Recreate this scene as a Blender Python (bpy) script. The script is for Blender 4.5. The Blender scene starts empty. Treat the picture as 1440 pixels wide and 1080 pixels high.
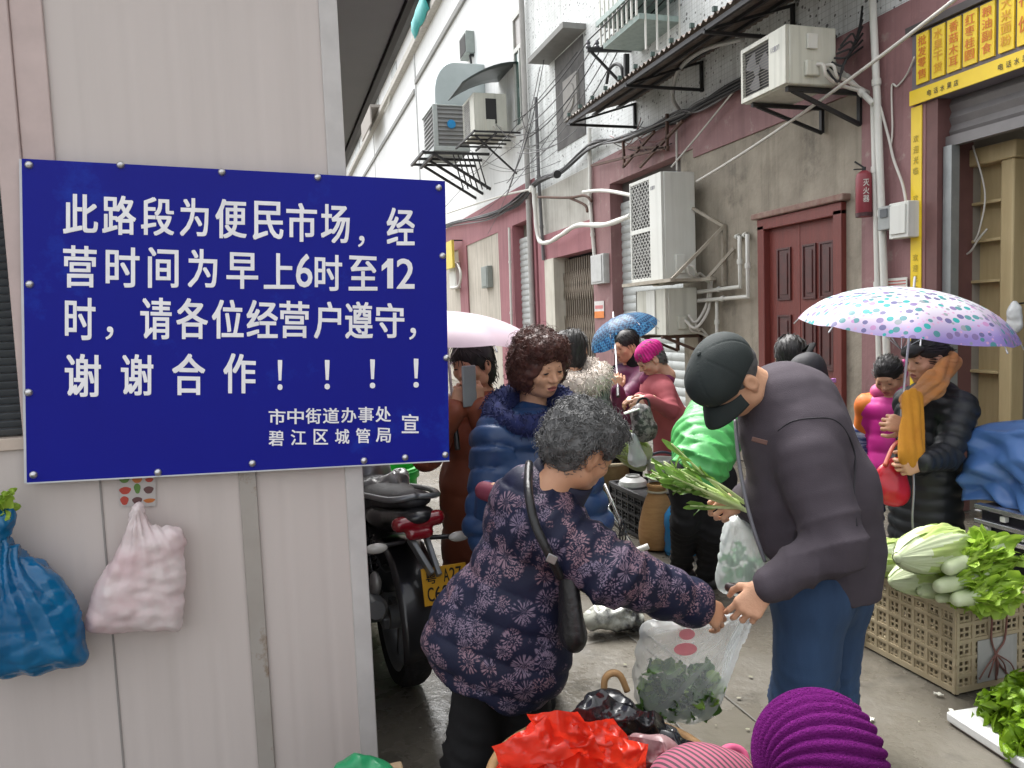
import bpy, math, random
import numpy as np
from mathutils import Vector, Matrix
random.seed(7); RNG=np.random.default_rng(7)
S=bpy.context.scene; COL=S.collection
# ---------------------------------------------------------------- camera
YAW,PIT,ROL=math.radians(17.0),math.radians(4.75),math.radians(-2.2); FPX=1087.0
CAM=np.array([0,0,1.52])
cd=bpy.data.cameras.new('camera'); co=bpy.data.objects.new('camera',cd); COL.objects.link(co)
MW=Matrix.Rotation(-YAW,4,'Z')@Matrix.Rotation(math.pi/2-PIT,4,'X')@Matrix.Rotation(ROL,4,'Z')
co.matrix_world=Matrix.Translation((0,0,1.52))@MW
cd.sensor_width=36; cd.lens=36*FPX/1440; cd.clip_start=.05; cd.clip_end=500
cd.dof.use_dof=False
S.camera=co
MR=np.array(MW.to_3x3())
# ---------------------------------------------------------------- light: overcast sky + weak broad sun
w=bpy.data.worlds.new('World'); S.world=w; w.use_nodes=True
nt=w.node_tree; bg=nt.nodes['Background']
sk=nt.nodes.new('ShaderNodeTexSky'); sk.sky_type='NISHITA'; sk.sun_disc=False
SUN_EL,SUN_AZ=math.radians(60),math.radians(358)
sk.sun_elevation=SUN_EL; sk.sun_rotation=SUN_AZ; sk.air_density=1.0; sk.dust_density=6.0; sk.ozone_density=1.0
hs=nt.nodes.new('ShaderNodeHueSaturation'); hs.inputs['Saturation'].default_value=.12
nt.links.new(sk.outputs[0],hs.inputs['Color']); nt.links.new(hs.outputs[0],bg.inputs['Color'])
bg.inputs['Strength'].default_value=.15
sl=bpy.data.lights.new('sun','SUN'); sl.energy=.85; sl.angle=math.radians(40); sl.color=(1,.97,.92)
so=bpy.data.objects.new('sun',sl); COL.objects.link(so)
sd=Vector((math.sin(SUN_AZ)*math.cos(SUN_EL),math.cos(SUN_AZ)*math.cos(SUN_EL),math.sin(SUN_EL)))
so.rotation_euler=sd.to_track_quat('Z','Y').to_euler(); so.location=(0,0,20)
S.view_settings.view_transform='Standard'; S.view_settings.look='None'; S.view_settings.exposure=1.86; S.view_settings.gamma=1
S.cycles.max_bounces=8; S.cycles.transparent_max_bounces=24; S.cycles.use_denoising=True
# ---------------------------------------------------------------- pixel -> point on the real surface
def ray(px,py): return MR@np.array([(px-720)/FPX,(540-py)/FPX,-1.])
def P(px,py,d): return CAM+ray(px,py)*d
def W(px,py,ax,v):
    r=ray(px,py); return CAM+r*((v-CAM[ax])/r[ax])
XW=4.5
CR=np.array([math.cos(YAW),-math.sin(YAW),0]); CF=np.array([math.sin(YAW),math.cos(YAW),0]); UZ=np.array([0,0,1.])
def unit(v): v=np.asarray(v,float); return v/np.linalg.norm(v)
# ---------------------------------------------------------------- materials
MATS={}
def nd(t,typ,**k):
    n=t.nodes.new(typ)
    for a,b in k.items():
        if a in n.inputs: n.inputs[a].default_value=b
        else: setattr(n,a,b)
    return n
def rgb(c): return (c[0],c[1],c[2],1)
def M(name,col,rough=.6,col2=None,vs=8.,var=.5,bump=0.,bs=40.,metal=0.,sheen=0.,coat=0.,spec=.5,stretch=None,streak=0.,dirt=None,ds=3.,dl=.55,
      alpha=1.,trans=0.,weave=0.,rb=None):
    if name in MATS: return MATS[name]
    m=bpy.data.materials.new(name); m.use_nodes=True; t=m.node_tree; b=t.nodes['Principled BSDF']
    b.inputs['Roughness'].default_value=rough; b.inputs['Metallic'].default_value=metal
    b.inputs['Sheen Weight'].default_value=sheen; b.inputs['Coat Weight'].default_value=coat
    b.inputs['Specular IOR Level'].default_value=spec; b.inputs['Alpha'].default_value=alpha
    L=t.links.new
    tc=nd(t,'ShaderNodeTexCoord'); mp=nd(t,'ShaderNodeMapping'); L(tc.outputs['Object'],mp.inputs['Vector'])
    if stretch: mp.inputs['Scale'].default_value=stretch
    n=nd(t,'ShaderNodeTexNoise',Scale=vs,Detail=6.,Roughness=.6); L(mp.outputs[0],n.inputs['Vector'])
    r=nd(t,'ShaderNodeValToRGB'); r.color_ramp.elements[0].position=.5-var*.5; r.color_ramp.elements[1].position=.5+var*.5
    c2=col2 if col2 else tuple(min(1,c*.78) for c in col)
    r.color_ramp.elements[0].color=rgb(c2); r.color_ramp.elements[1].color=rgb(col); L(n.outputs['Fac'],r.inputs[0])
    out=r.outputs[0]
    if dirt:
        n2=nd(t,'ShaderNodeTexNoise',Scale=ds,Detail=9.,Roughness=.7); L(mp.outputs[0],n2.inputs['Vector'])
        r2=nd(t,'ShaderNodeValToRGB'); r2.color_ramp.elements[0].position=dl; r2.color_ramp.elements[1].position=min(1,dl+.12)
        r2.color_ramp.elements[0].color=(0,0,0,1); r2.color_ramp.elements[1].color=(1,1,1,1); L(n2.outputs['Fac'],r2.inputs[0])
        mx=nd(t,'ShaderNodeMix',data_type='RGBA'); L(r2.outputs[0],mx.inputs[0]); L(out,mx.inputs[6]); mx.inputs[7].default_value=rgb(dirt); out=mx.outputs[2]
    if streak:
        mp2=nd(t,'ShaderNodeMapping'); mp2.inputs['Scale'].default_value=(5,5,.25); L(tc.outputs['Object'],mp2.inputs['Vector'])
        n3=nd(t,'ShaderNodeTexNoise',Scale=2.2,Detail=7.,Roughness=.65); L(mp2.outputs[0],n3.inputs['Vector'])
        r3=nd(t,'ShaderNodeValToRGB'); r3.color_ramp.elements[0].position=.48; r3.color_ramp.elements[1].position=.75
        r3.color_ramp.elements[0].color=(1,1,1,1); r3.color_ramp.elements[1].color=(1-streak,1-streak,1-streak*1.05,1); L(n3.outputs['Fac'],r3.inputs[0])
        mx=nd(t,'ShaderNodeMix',data_type='RGBA',blend_type='MULTIPLY'); mx.inputs[0].default_value=1; L(out,mx.inputs[6]); L(r3.outputs[0],mx.inputs[7]); out=mx.outputs[2]
    L(out,b.inputs['Base Color'])
    if rb and not (bump or weave): bump=.001
    if bump or weave:
        nb=nd(t,'ShaderNodeTexNoise',Scale=bs,Detail=5.,Roughness=.6); L(mp.outputs[0],nb.inputs['Vector'])
        bp=nd(t,'ShaderNodeBump',Strength=max(bump,.0),Distance=.02); L(nb.outputs['Fac'],bp.inputs['Height']); nrm=bp.outputs[0]
        if weave:
            wv=nd(t,'ShaderNodeTexNoise',Scale=420.,Detail=2.); L(tc.outputs['Object'],wv.inputs['Vector'])
            b2=nd(t,'ShaderNodeBump',Strength=weave,Distance=.002); L(wv.outputs['Fac'],b2.inputs['Height']); L(nrm,b2.inputs['Normal']); nrm=b2.outputs[0]
        if rb:   # sharp creases: ridged noise
            rn=nd(t,'ShaderNodeTexNoise',noise_type='RIDGED_MULTIFRACTAL',Scale=rb[0],Detail=2.,Roughness=.5,Distortion=.6); L(mp.outputs[0],rn.inputs['Vector'])
            b3=nd(t,'ShaderNodeBump',Strength=rb[1],Distance=rb[2]); L(rn.outputs['Fac'],b3.inputs['Height']); L(nrm,b3.inputs['Normal']); nrm=b3.outputs[0]
        L(nrm,b.inputs['Normal'])
    if trans:
        tr=nd(t,'ShaderNodeBsdfTranslucent'); L(out,tr.inputs['Color']); ms=nd(t,'ShaderNodeMixShader'); ms.inputs[0].default_value=trans
        L(b.outputs[0],ms.inputs[1]); L(tr.outputs[0],ms.inputs[2]); L(ms.outputs[0],t.nodes['Material Output'].inputs['Surface'])
    MATS[name]=m; return m
# ---------------------------------------------------------------- mesh builder
def rotmat(axis,ang): return np.array(Matrix.Rotation(ang,3,Vector(axis)))
def frame(d,up=(0,0,1)):
    d=unit(d); up=np.asarray(up,float)
    if abs(np.dot(d,unit(up)))>.98: up=np.array([0,1.,0]) if abs(d[1])<.9 else np.array([1.,0,0])
    x=unit(np.cross(up,d)); y=np.cross(d,x); return x,y,d
class MB:
    def __init__(s): s.v=[];s.f=[];s.m=[];s.n=0
    def add(s,v,f,mi=0):
        v=np.asarray(v,float).reshape(-1,3); s.v.append(v); o=s.n
        for q in f: s.f.append(tuple(int(i)+o for i in q)); s.m.append(mi)
        s.n+=len(v); return s
    def box(s,a,b,mi=0):
        x0,y0,z0=np.minimum(a,b); x1,y1,z1=np.maximum(a,b)
        v=[(x0,y0,z0),(x1,y0,z0),(x1,y1,z0),(x0,y1,z0),(x0,y0,z1),(x1,y0,z1),(x1,y1,z1),(x0,y1,z1)]
        return s.add(v,[(0,3,2,1),(4,5,6,7),(0,1,5,4),(1,2,6,5),(2,3,7,6),(3,0,4,7)],mi)
    def obox(s,c,ax,h,mi=0):
        c=np.asarray(c,float); A=[np.asarray(a,float)*k for a,k in zip(ax,h)]
        v=[c+i*A[0]+j*A[1]+k*A[2] for k in(-1,1) for j in(-1,1) for i in(-1,1)]
        return s.add(v,[(0,2,3,1),(4,5,7,6),(0,1,5,4),(1,3,7,5),(3,2,6,7),(2,0,4,6)],mi)
    def bar(s,a,b,w,h,up=(0,0,1),mi=0):
        a=np.asarray(a,float);b=np.asarray(b,float); x,y,d=frame(b-a,up); return s.obox((a+b)/2,(x,y,d),(w/2,h/2,np.linalg.norm(b-a)/2),mi)
    def tube(s,pts,r,n=8,cap=True,mi=0,flat=1.,up=None):
        pts=np.asarray(pts,float); k=len(pts); r=np.broadcast_to(np.asarray(r,float),(k,)) if np.ndim(r)<2 else r
        T=np.gradient(pts,axis=0) if k>1 else pts; V=[]; px=None
        for i in range(k):
            d=unit(T[i]+1e-9)
            if px is None: x,y,_=frame(d,up if up is not None else (0,0,1))
            else:
                x=px-d*np.dot(px,d); x=unit(x); y=np.cross(d,x)
            px=x
            for j in range(n):
                a=2*math.pi*j/n; V.append(pts[i]+r[i]*(math.cos(a)*x+flat*math.sin(a)*y))
        Fc=[(i*n+j,i*n+(j+1)%n,(i+1)*n+(j+1)%n,(i+1)*n+j) for i in range(k-1) for j in range(n)]
        if cap: Fc+= [tuple(range(n))[::-1],tuple((k-1)*n+j for j in range(n))]
        return s.add(V,Fc,mi)
    def lathe(s,prof,o=(0,0,0),ax=(0,0,1),n=24,mi=0,up=(0,1,0)):
        x,y,d=frame(ax,up); o=np.asarray(o,float); V=[];k=len(prof)
        for r,z in prof:
            for j in range(n):
                a=2*math.pi*j/n; V.append(o+d*z+r*(math.cos(a)*x+math.sin(a)*y))
        return s.add(V,[(i*n+j,i*n+(j+1)%n,(i+1)*n+(j+1)%n,(i+1)*n+j) for i in range(k-1) for j in range(n)],mi)
    def grid(s,G,closeu=False,mi=0,flip=False):
        G=np.asarray(G,float); a,b=G.shape[:2]; Fc=[]
        for i in range(a-1):
            for j in range(b if closeu else b-1):
                q=(i*b+j,i*b+(j+1)%b,(i+1)*b+(j+1)%b,(i+1)*b+j); Fc.append(q[::-1] if flip else q)
        return s.add(G.reshape(-1,3),Fc,mi)
    def ell(s,c,r,ax=None,n=12,mi=0):
        c=np.asarray(c,float); V=[]; A=np.eye(3) if ax is None else np.asarray(ax,float)
        for i in range(n+1):
            t=math.pi*i/n
            for j in range(2*n):
                p=2*math.pi*j/(2*n); l=np.array([math.sin(t)*math.cos(p)*r[0],math.sin(t)*math.sin(p)*r[1],math.cos(t)*r[2]]); V.append(c+l@A)
        b=2*n
        return s.add(V,[(i*b+j,(i+1)*b+j,(i+1)*b+(j+1)%b,i*b+(j+1)%b) for i in range(n) for j in range(b)],mi)
    def poly(s,pts,d,mi=0):
        pts=np.asarray(pts,float); d=np.asarray(d,float); k=len(pts)
        return s.add(np.vstack([pts,pts+d]),[tuple(range(k))[::-1],tuple(range(k,2*k))]+[(i,(i+1)%k,k+(i+1)%k,k+i) for i in range(k)],mi)
    def build(s,name,mats,parent=None,label=None,smooth=35,bevel=0.,solid=0.,sub=0,stuff=False):
        v=np.vstack(s.v) if s.v else np.zeros((0,3))
        if parent is not None: v=v-np.array(ROOTLOC[parent.name])
        me=bpy.data.meshes.new(name); me.from_pydata(v.tolist(),[],s.f)
        if not isinstance(mats,(list,tuple)): mats=[mats]
        for m in mats: me.materials.append(m)
        if len(mats)>1: me.polygons.foreach_set('material_index',np.array(s.m,dtype=np.int32))
        if smooth:
            me.polygons.foreach_set('use_smooth',np.ones(len(me.polygons),dtype=bool))
            if smooth<180: me.set_sharp_from_angle(angle=math.radians(smooth))
        me.update()
        o=bpy.data.objects.new(name,me); COL.objects.link(o)
        if parent is not None: o.parent=parent; ROOTLOC[o.name]=ROOTLOC[parent.name]
        else: ROOTLOC[o.name]=(0,0,0)
        if label: o['label']=label
        if stuff: o['kind']='stuff'
        if bevel:
            b=o.modifiers.new('bevel','BEVEL'); b.width=bevel; b.segments=2; b.limit_method='ANGLE'; b.angle_limit=math.radians(40)
        if solid:
            b=o.modifiers.new('solid','SOLIDIFY'); b.thickness=solid; b.offset=0
        if sub:
            b=o.modifiers.new('sub','SUBSURF'); b.levels=sub; b.render_levels=sub
        return o
ROOTLOC={}
def thing(name,label,cat,loc=(0,0,0),group=None):
    o=bpy.data.objects.new(name,None); COL.objects.link(o); o.location=tuple(float(x) for x in loc); o['label']=label; o['category']=cat
    o.empty_display_size=.1
    if group: o['group']=group
    ROOTLOC[o.name]=tuple(float(x) for x in loc); return o
def tag(o,label,cat,group=None):
    o['label']=label; o['category']=cat
    if group: o['group']=group
    return o
def struct(o): o['kind']='structure'; return o
def curve_pts(pts,n=24):
    pts=np.asarray(pts,float); k=len(pts)
    if k==2: return np.linspace(pts[0],pts[1],n)
    t=np.linspace(0,k-1,n); out=[]
    for u in t:
        i=min(int(u),k-2); f=u-i; p0=pts[max(i-1,0)];p1=pts[i];p2=pts[i+1];p3=pts[min(i+2,k-1)]
        out.append(.5*((2*p1)+(-p0+p2)*f+(2*p0-5*p1+4*p2-p3)*f*f+(-p0+3*p1-3*p2+p3)*f**3))
    return np.array(out)
def sag(a,b,s,n=24):
    t=np.linspace(0,1,n)[:,None]; p=np.asarray(a)*(1-t)+np.asarray(b)*t; p[:,2]-=s*4*(t*(1-t))[:,0]; return p
# ---------------------------------------------------------------- glyphs (built-in font)
_gc={}
def glyph(ch,bold=.02):
    if (ch,bold) in _gc: return _gc[ch,bold]
    c=bpy.data.curves.new('t','FONT'); c.body=ch; c.offset=bold; c.fill_mode='FRONT'; c.resolution_u=3
    o=bpy.data.objects.new('t',c); COL.objects.link(o); bpy.context.view_layer.update()
    me=bpy.data.meshes.new_from_object(o.evaluated_get(bpy.context.evaluated_depsgraph_get()))
    v=np.array([x.co[:] for x in me.vertices]); f=[tuple(p.vertices) for p in me.polygons]
    bpy.data.objects.remove(o); bpy.data.meshes.remove(me); bpy.data.curves.remove(c)
    if len(v)==0: v=np.zeros((1,3)); f=[]
    _gc[ch,bold]=(v,f); return v,f
def put_glyph(mb,ch,q,bold=.012,mi=0):
    """q: 4 corners (tl,tr,br,bl) in space the glyph box is stretched to"""
    v,f=glyph(ch,0); lo=v.min(0);hi=v.max(0); u=(v[:,:1]-lo[0])/max(hi[0]-lo[0],1e-6); w=(v[:,1:2]-lo[1])/max(hi[1]-lo[1],1e-6)
    tl,tr,br,bl=[np.asarray(x,float) for x in q]
    nrm=unit(np.cross(tr-tl,tl-bl)); base=(tl*(1-u)+tr*u)*w+(bl*(1-u)+br*u)*(1-w); du=(tr-tl)*bold; dw=(tl-bl)*bold*.6
    sh=[(0,0)] if bold<=0 else [(-1,-1),(1,-1),(1,1),(-1,1),(0,0)]
    for k,(a,b) in enumerate(sh): mb.add(base+du*a+dw*b+nrm*(.00012*k),f,mi)
def text_line(mb,s,org,ux,uz,h,ratio=1.,adv=1.08,bold=.015,mi=0):
    ux=unit(ux);uz=unit(uz);x=0
    for ch in s:
        v,f=glyph(ch,0); hh=v[:,1].max()-v[:,1].min(); cjk=ord(ch)>255
        ww=h*ratio*(1. if cjk else .55); tl=org+ux*x+uz*h
        if ch!=' ':
            put_glyph(mb,ch,(tl,tl+ux*ww*.92,tl+ux*ww*.92-uz*h,tl-uz*h),bold,mi)
        x+=ww*adv
    return x
# ---------------------------------------------------------------- implicit surfaces
def cap(a,b,ra,rb=None,k=.03,fl=None,op='+'): return dict(t='c',a=np.asarray(a,float),b=np.asarray(b,float),ra=ra,rb=ra if rb is None else rb,k=k,fl=fl,op=op)
def ell(c,r,ax=None,k=.03,op='+'): return dict(t='e',c=np.asarray(c,float),r=np.asarray(r,float),A=None if ax is None else np.asarray(ax,float),k=k,op=op)
def _sd(q,p):
    if q['t']=='c':
        a,b=q['a'],q['b']
        pa=p-a; ba=b-a
        if q['fl'] is not None:
            f,s=q['fl']; f=unit(f); pa=pa+(s-1)*(pa@f)[...,None]*f; ba=ba+(s-1)*(ba@f)*f
        h=np.clip((pa@ba)/max(ba@ba,1e-9),0,1); d=np.linalg.norm(pa-h[...,None]*ba,axis=-1)-(q['ra']+(q['rb']-q['ra'])*h)
        return d/(max(1,q['fl'][1]) if q['fl'] is not None else 1)
    x=p-q['c']
    if q['A'] is not None: x=x@q['A'].T
    k0=np.linalg.norm(x/q['r'],axis=-1); k1=np.linalg.norm(x/q['r']**2,axis=-1)+1e-9
    return k0*(k0-1)/k1
def _bb(q):
    if q['t']=='c':
        r=max(q['ra'],q['rb'])
        if q['fl'] is not None: r=r*max(1,1/q['fl'][1])
        return np.minimum(q['a'],q['b'])-r,np.maximum(q['a'],q['b'])+r
    r=q['r'].max() if q['A'] is not None else q['r']; return q['c']-r,q['c']+r
def sdf_mesh(prims,h,extra=None):
    lo=np.min([_bb(q)[0] for q in prims if q['op']=='+'],0)-3*h; hi=np.max([_bb(q)[1] for q in prims if q['op']=='+'],0)+3*h
    n=np.ceil((hi-lo)/h).astype(int)+1
    D=np.full(tuple(n),.5,dtype=np.float32)
    for q in prims:
        a,b=_bb(q); mgn=q['k']+4*h
        i0=np.clip(np.floor((a-mgn-lo)/h).astype(int),0,n-1); i1=np.clip(np.ceil((b+mgn-lo)/h).astype(int)+1,1,n)
        if np.any(i1<=i0): continue
        ax=[lo[j]+h*np.arange(i0[j],i1[j]) for j in range(3)]
        p=np.stack(np.meshgrid(*ax,indexing='ij'),-1); d=_sd(q,p).astype(np.float32)
        sl=tuple(slice(i0[j],i1[j]) for j in range(3)); e=D[sl]; k=q['k']
        if q['op']=='+':
            t=np.clip(.5+.5*(e-d)/k,0,1); D[sl]=e*(1-t)+d*t-k*t*(1-t)
        else:
            e=D[sl]; dd=-_sd(q,p).astype(np.float32); t=np.clip(.5-.5*(e-dd)/k,0,1); D[sl]=e*(1-t)+dd*t+k*t*(1-t)
    if extra is not None:
        ax=[lo[j]+h*np.arange(n[j]) for j in range(3)]; D=extra(np.stack(np.meshgrid(*ax,indexing='ij'),-1),D)
    return surf_nets(D,lo,h)
def surf_nets(D,lo,h):
    s=D<0; nx,ny,nz=D.shape
    cnt=np.zeros((nx-1,ny-1,nz-1),np.int8)
    for i in(0,1):
        for j in(0,1):
            for k in(0,1): cnt+=s[i:nx-1+i,j:ny-1+j,k:nz-1+k]
    act=(cnt>0)&(cnt<8); idx=np.full(act.shape,-1,np.int64); C=np.argwhere(act); idx[act]=np.arange(len(C))
    acc=np.zeros((len(C),3)); num=np.zeros(len(C))
    offs=[(i,j,k) for i in(0,1) for j in(0,1) for k in(0,1)]
    for a in offs:
        for ax in range(3):
            if a[ax]==1: continue
            b=list(a); b[ax]=1
            da=D[C[:,0]+a[0],C[:,1]+a[1],C[:,2]+a[2]]; db=D[C[:,0]+b[0],C[:,1]+b[1],C[:,2]+b[2]]
            cr=(da<0)!=(db<0); t=np.where(cr,da/np.where(cr,da-db,1),0)
            pos=np.array(a,float)[None]+t[:,None]*np.eye(3)[ax]
            acc+=np.where(cr[:,None],pos,0); num+=cr
    V=(C+acc/num[:,None])*h+lo
    F=[]
    for ax in range(3):
        u,v=[(1,2),(2,0),(0,1)][ax]
        sa=[slice(None)]*3; sb=[slice(None)]*3; sa[ax]=slice(0,-1); sb[ax]=slice(1,None)
        E=s[tuple(sa)]!=s[tuple(sb)]; I=np.argwhere(E)
        I=I[(I[:,u]>0)&(I[:,v]>0)&(I[:,u]<D.shape[u]-1)&(I[:,v]<D.shape[v]-1)]
        ins=s[tuple(I.T)]
        q=[]
        for du,dv in((1,1),(0,1),(0,0),(1,0)):
            J=I.copy(); J[:,u]-=du; J[:,v]-=dv; q.append(idx[tuple(J.T)])
        Q=np.stack(q,1); Q[~ins]=Q[~ins][:,::-1]; F.append(Q)
    return V,np.vstack(F)
def vnormals(V,F):
    F=np.asarray(F); n=np.cross(V[F[:,2]]-V[F[:,0]],V[F[:,3]]-V[F[:,1]]); N=np.zeros_like(V)
    for j in range(4): np.add.at(N,F[:,j],n)
    return N/(np.linalg.norm(N,axis=1,keepdims=True)+1e-9)
def snoise(p,sc,seed=0,oct=3):
    """smooth sum-of-sines noise, -1..1"""
    r=np.random.default_rng(seed); o=np.zeros(len(p)); a=1.;tot=0
    for k in range(oct):
        for j in range(4):
            d=unit(r.normal(size=3)); ph=r.uniform(0,6.28); o+=a*np.sin(p@d*sc*(1.6**k)*r.uniform(.7,1.4)+ph+1.3*np.sin(p@unit(r.normal(size=3))*sc*.7*(1.6**k)+r.uniform(0,6)))/4
        tot+=a; a*=.55
    return o/tot*1.6
def on_surf(V,px,py,rad=9.,off=.0):
    '''point of a garment's own surface that shows at a photo position'''
    q=(V-CAM)@MR; d=-q[:,2]; u=720+FPX*q[:,0]/d; v=540-FPX*q[:,1]/d; m=(np.hypot(u-px,v-py)<rad)&(d>.2)
    if not m.any(): i=np.argmin(np.hypot(u-px,v-py)); return V[i]
    dd=np.where(m,d,9e9); i=np.argmin(dd); n=m&(d<d[i]+.03); p=V[n].mean(0); return p-unit(p-CAM)*off
def sm(mb,prims,h,disp=None,mi=0,extra=None):
    V,F=sdf_mesh(prims,h,extra)
    if disp is not None:
        N=vnormals(V,F); V=V+N*disp(V,N)[:,None]
    mb.add(V,F,mi); return V,F
# ================================================================ materials of the setting
m_ground=M('wet_concrete',(.158,.143,.117),.34,col2=(.086,.078,.063),vs=1.3,var=.7,bump=.25,bs=22,dirt=(.060,.055,.045),ds=2.2,dl=.55)
m_plaster=M('stained_plaster',(.40,.355,.285),.85,col2=(.22,.195,.155),vs=2.6,var=.5,bump=.4,bs=18,streak=.30,dirt=(.17,.15,.122),ds=1.8,dl=.55)
m_plaster2=M('far_plaster',(.56,.52,.45),.85,col2=(.40,.36,.30),vs=1.2,var=.6,bump=.3,bs=14,streak=.5)
m_maroon=M('maroon_paint',(.31,.165,.165),.65,col2=(.21,.105,.108),vs=2.5,var=.6,bump=.2,bs=25,dirt=(.34,.265,.24),ds=5,dl=.58,streak=.3)
m_maroon2=M('faded_maroon',(.36,.15,.165),.7,col2=(.27,.1,.12),vs=2,var=.7,bump=.2,bs=25,streak=.3)
m_white_wall=M('white_render',(.82,.84,.84),.8,col2=(.74,.76,.76),vs=.8,var=.8,streak=.16)
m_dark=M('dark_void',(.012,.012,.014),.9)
m_iron=M('black_iron',(.03,.03,.032),.55,metal=.3)
m_rust=M('rusty_iron',(.14,.07,.045),.8,col2=(.07,.05,.045),vs=20)
m_galv=M('galvanised',(.34,.36,.36),.45,col2=(.24,.26,.26),vs=6,metal=.5)
m_shut=M('shutter_slat',(.50,.53,.52),.5,col2=(.42,.44,.43),vs=3,streak=.25,metal=.1)
m_pvc=M('white_pvc',(.70,.70,.66),.45,col2=(.55,.55,.5),vs=5,var=.8)
m_acw=M('ac_white',(.72,.73,.69),.45,col2=(.62,.63,.58),vs=3,var=.8,streak=.18)
m_aco=M('ac_cream',(.62,.62,.55),.5,col2=(.50,.50,.43),vs=4,var=.8,streak=.3)
m_cable=M('black_cable',(.022,.022,.024),.6)
m_cableg=M('grey_cable',(.16,.16,.165),.6)
m_cablew=M('white_cable',(.62,.60,.55),.5)
def tile_mat():
    m=bpy.data.materials.new('speckled_tile'); m.use_nodes=True; t=m.node_tree; b=t.nodes['Principled BSDF']; L=t.links.new
    tc=nd(t,'ShaderNodeTexCoord')
    n=nd(t,'ShaderNodeTexNoise',Scale=.9,Detail=8.,Roughness=.65); L(tc.outputs['Object'],n.inputs['Vector'])
    r=nd(t,'ShaderNodeValToRGB'); r.color_ramp.elements[0].position=.34;r.color_ramp.elements[1].position=.62
    r.color_ramp.elements[0].color=(.52,.54,.53,1); r.color_ramp.elements[1].color=(.82,.85,.85,1); L(n.outputs['Fac'],r.inputs[0])
    v=nd(t,'ShaderNodeTexVoronoi',Scale=17.,Randomness=1.); L(tc.outputs['Object'],v.inputs['Vector'])
    n2=nd(t,'ShaderNodeTexNoise',Scale=9.,Detail=3.); L(tc.outputs['Object'],n2.inputs['Vector'])
    mr=nd(t,'ShaderNodeMapRange'); mr.inputs[1].default_value=.4; mr.inputs[2].default_value=.75; mr.inputs[3].default_value=.06; mr.inputs[4].default_value=.42; L(n2.outputs['Fac'],mr.inputs[0])
    lt=nd(t,'ShaderNodeMath',operation='LESS_THAN'); L(v.outputs['Distance'],lt.inputs[0]); L(mr.outputs[0],lt.inputs[1])
    mx=nd(t,'ShaderNodeMix',data_type='RGBA'); L(lt.outputs[0],mx.inputs[0]); L(r.outputs[0],mx.inputs[6]); mx.inputs[7].default_value=(.17,.18,.18,1)
    br=nd(t,'ShaderNodeTexBrick',Scale=9.); br.offset=0; br.inputs['Color1'].default_value=(1,1,1,1); br.inputs['Color2'].default_value=(.94,.95,.95,1); br.inputs['Mortar'].default_value=(.72,.73,.72,1)
    br.inputs['Mortar Size'].default_value=.025; br.inputs['Brick Width'].default_value=.45; br.inputs['Row Height'].default_value=.45
    mp=nd(t,'ShaderNodeMapping'); mp.inputs['Rotation'].default_value=(math.pi/2,0,math.pi/2)
    sp=nd(t,'ShaderNodeSeparateXYZ'); cb=nd(t,'ShaderNodeCombineXYZ'); L(tc.outputs['Object'],sp.inputs[0]); L(sp.outputs[1],cb.inputs[0]); L(sp.outputs[2],cb.inputs[1]); L(cb.outputs[0],br.inputs['Vector'])
    m2=nd(t,'ShaderNodeMix',data_type='RGBA',blend_type='MULTIPLY'); m2.inputs[0].default_value=1; L(mx.outputs[2],m2.inputs[6]); L(br.outputs[0],m2.inputs[7])
    mp2=nd(t,'ShaderNodeMapping'); mp2.inputs['Scale'].default_value=(5,5,.3); L(tc.outputs['Object'],mp2.inputs['Vector'])
    n3=nd(t,'ShaderNodeTexNoise',Scale=1.8,Detail=7.,Roughness=.65); L(mp2.outputs[0],n3.inputs['Vector'])
    r3=nd(t,'ShaderNodeValToRGB'); r3.color_ramp.elements[0].position=.48;r3.color_ramp.elements[1].position=.78; r3.color_ramp.elements[0].color=(1,1,1,1); r3.color_ramp.elements[1].color=(.6,.6,.58,1); L(n3.outputs['Fac'],r3.inputs[0])
    m3=nd(t,'ShaderNodeMix',data_type='RGBA',blend_type='MULTIPLY'); m3.inputs[0].default_value=1; L(m2.outputs[2],m3.inputs[6]); L(r3.outputs[0],m3.inputs[7])
    L(m3.outputs[2],b.inputs['Base Color']); b.inputs['Roughness'].default_value=.5; return m
m_tile=tile_mat()
# ================================================================ ground
def ground():
    m=m_ground; t=m.node_tree; b=t.nodes['Principled BSDF']; L=t.links.new
    tc=[n for n in t.nodes if n.bl_idname=='ShaderNodeTexCoord'][0]
    # slab joints and wet patches (roughness)
    n=nd(t,'ShaderNodeTexNoise',Scale=1.7,Detail=7.,Roughness=.65); L(tc.outputs['Object'],n.inputs['Vector'])
    r=nd(t,'ShaderNodeMapRange'); r.inputs[1].default_value=.38;r.inputs[2].default_value=.62;r.inputs[3].default_value=.07;r.inputs[4].default_value=.45; L(n.outputs['Fac'],r.inputs[0]); L(r.outputs[0],b.inputs['Roughness'])
    g=[]
    xs=np.concatenate([[-60,-20,-6],np.linspace(-2,6,161),[12,30,80]]); ys=np.concatenate([[-40,-10],np.linspace(-1,10,221),np.linspace(10.5,40,60),[60,90,140]])
    X,Y=np.meshgrid(xs,ys,indexing='ij'); p=np.stack([X,Y,0*X],-1).reshape(-1,3)
    z=.004*snoise(p,2.2,3,4); jw=np.zeros(len(p))
    Z=(z).reshape(X.shape)
    mb=MB(); mb.grid(np.stack([X,Y,Z-.006],-1)); o=struct(mb.build('ground',m,smooth=180))
ground()
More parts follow.
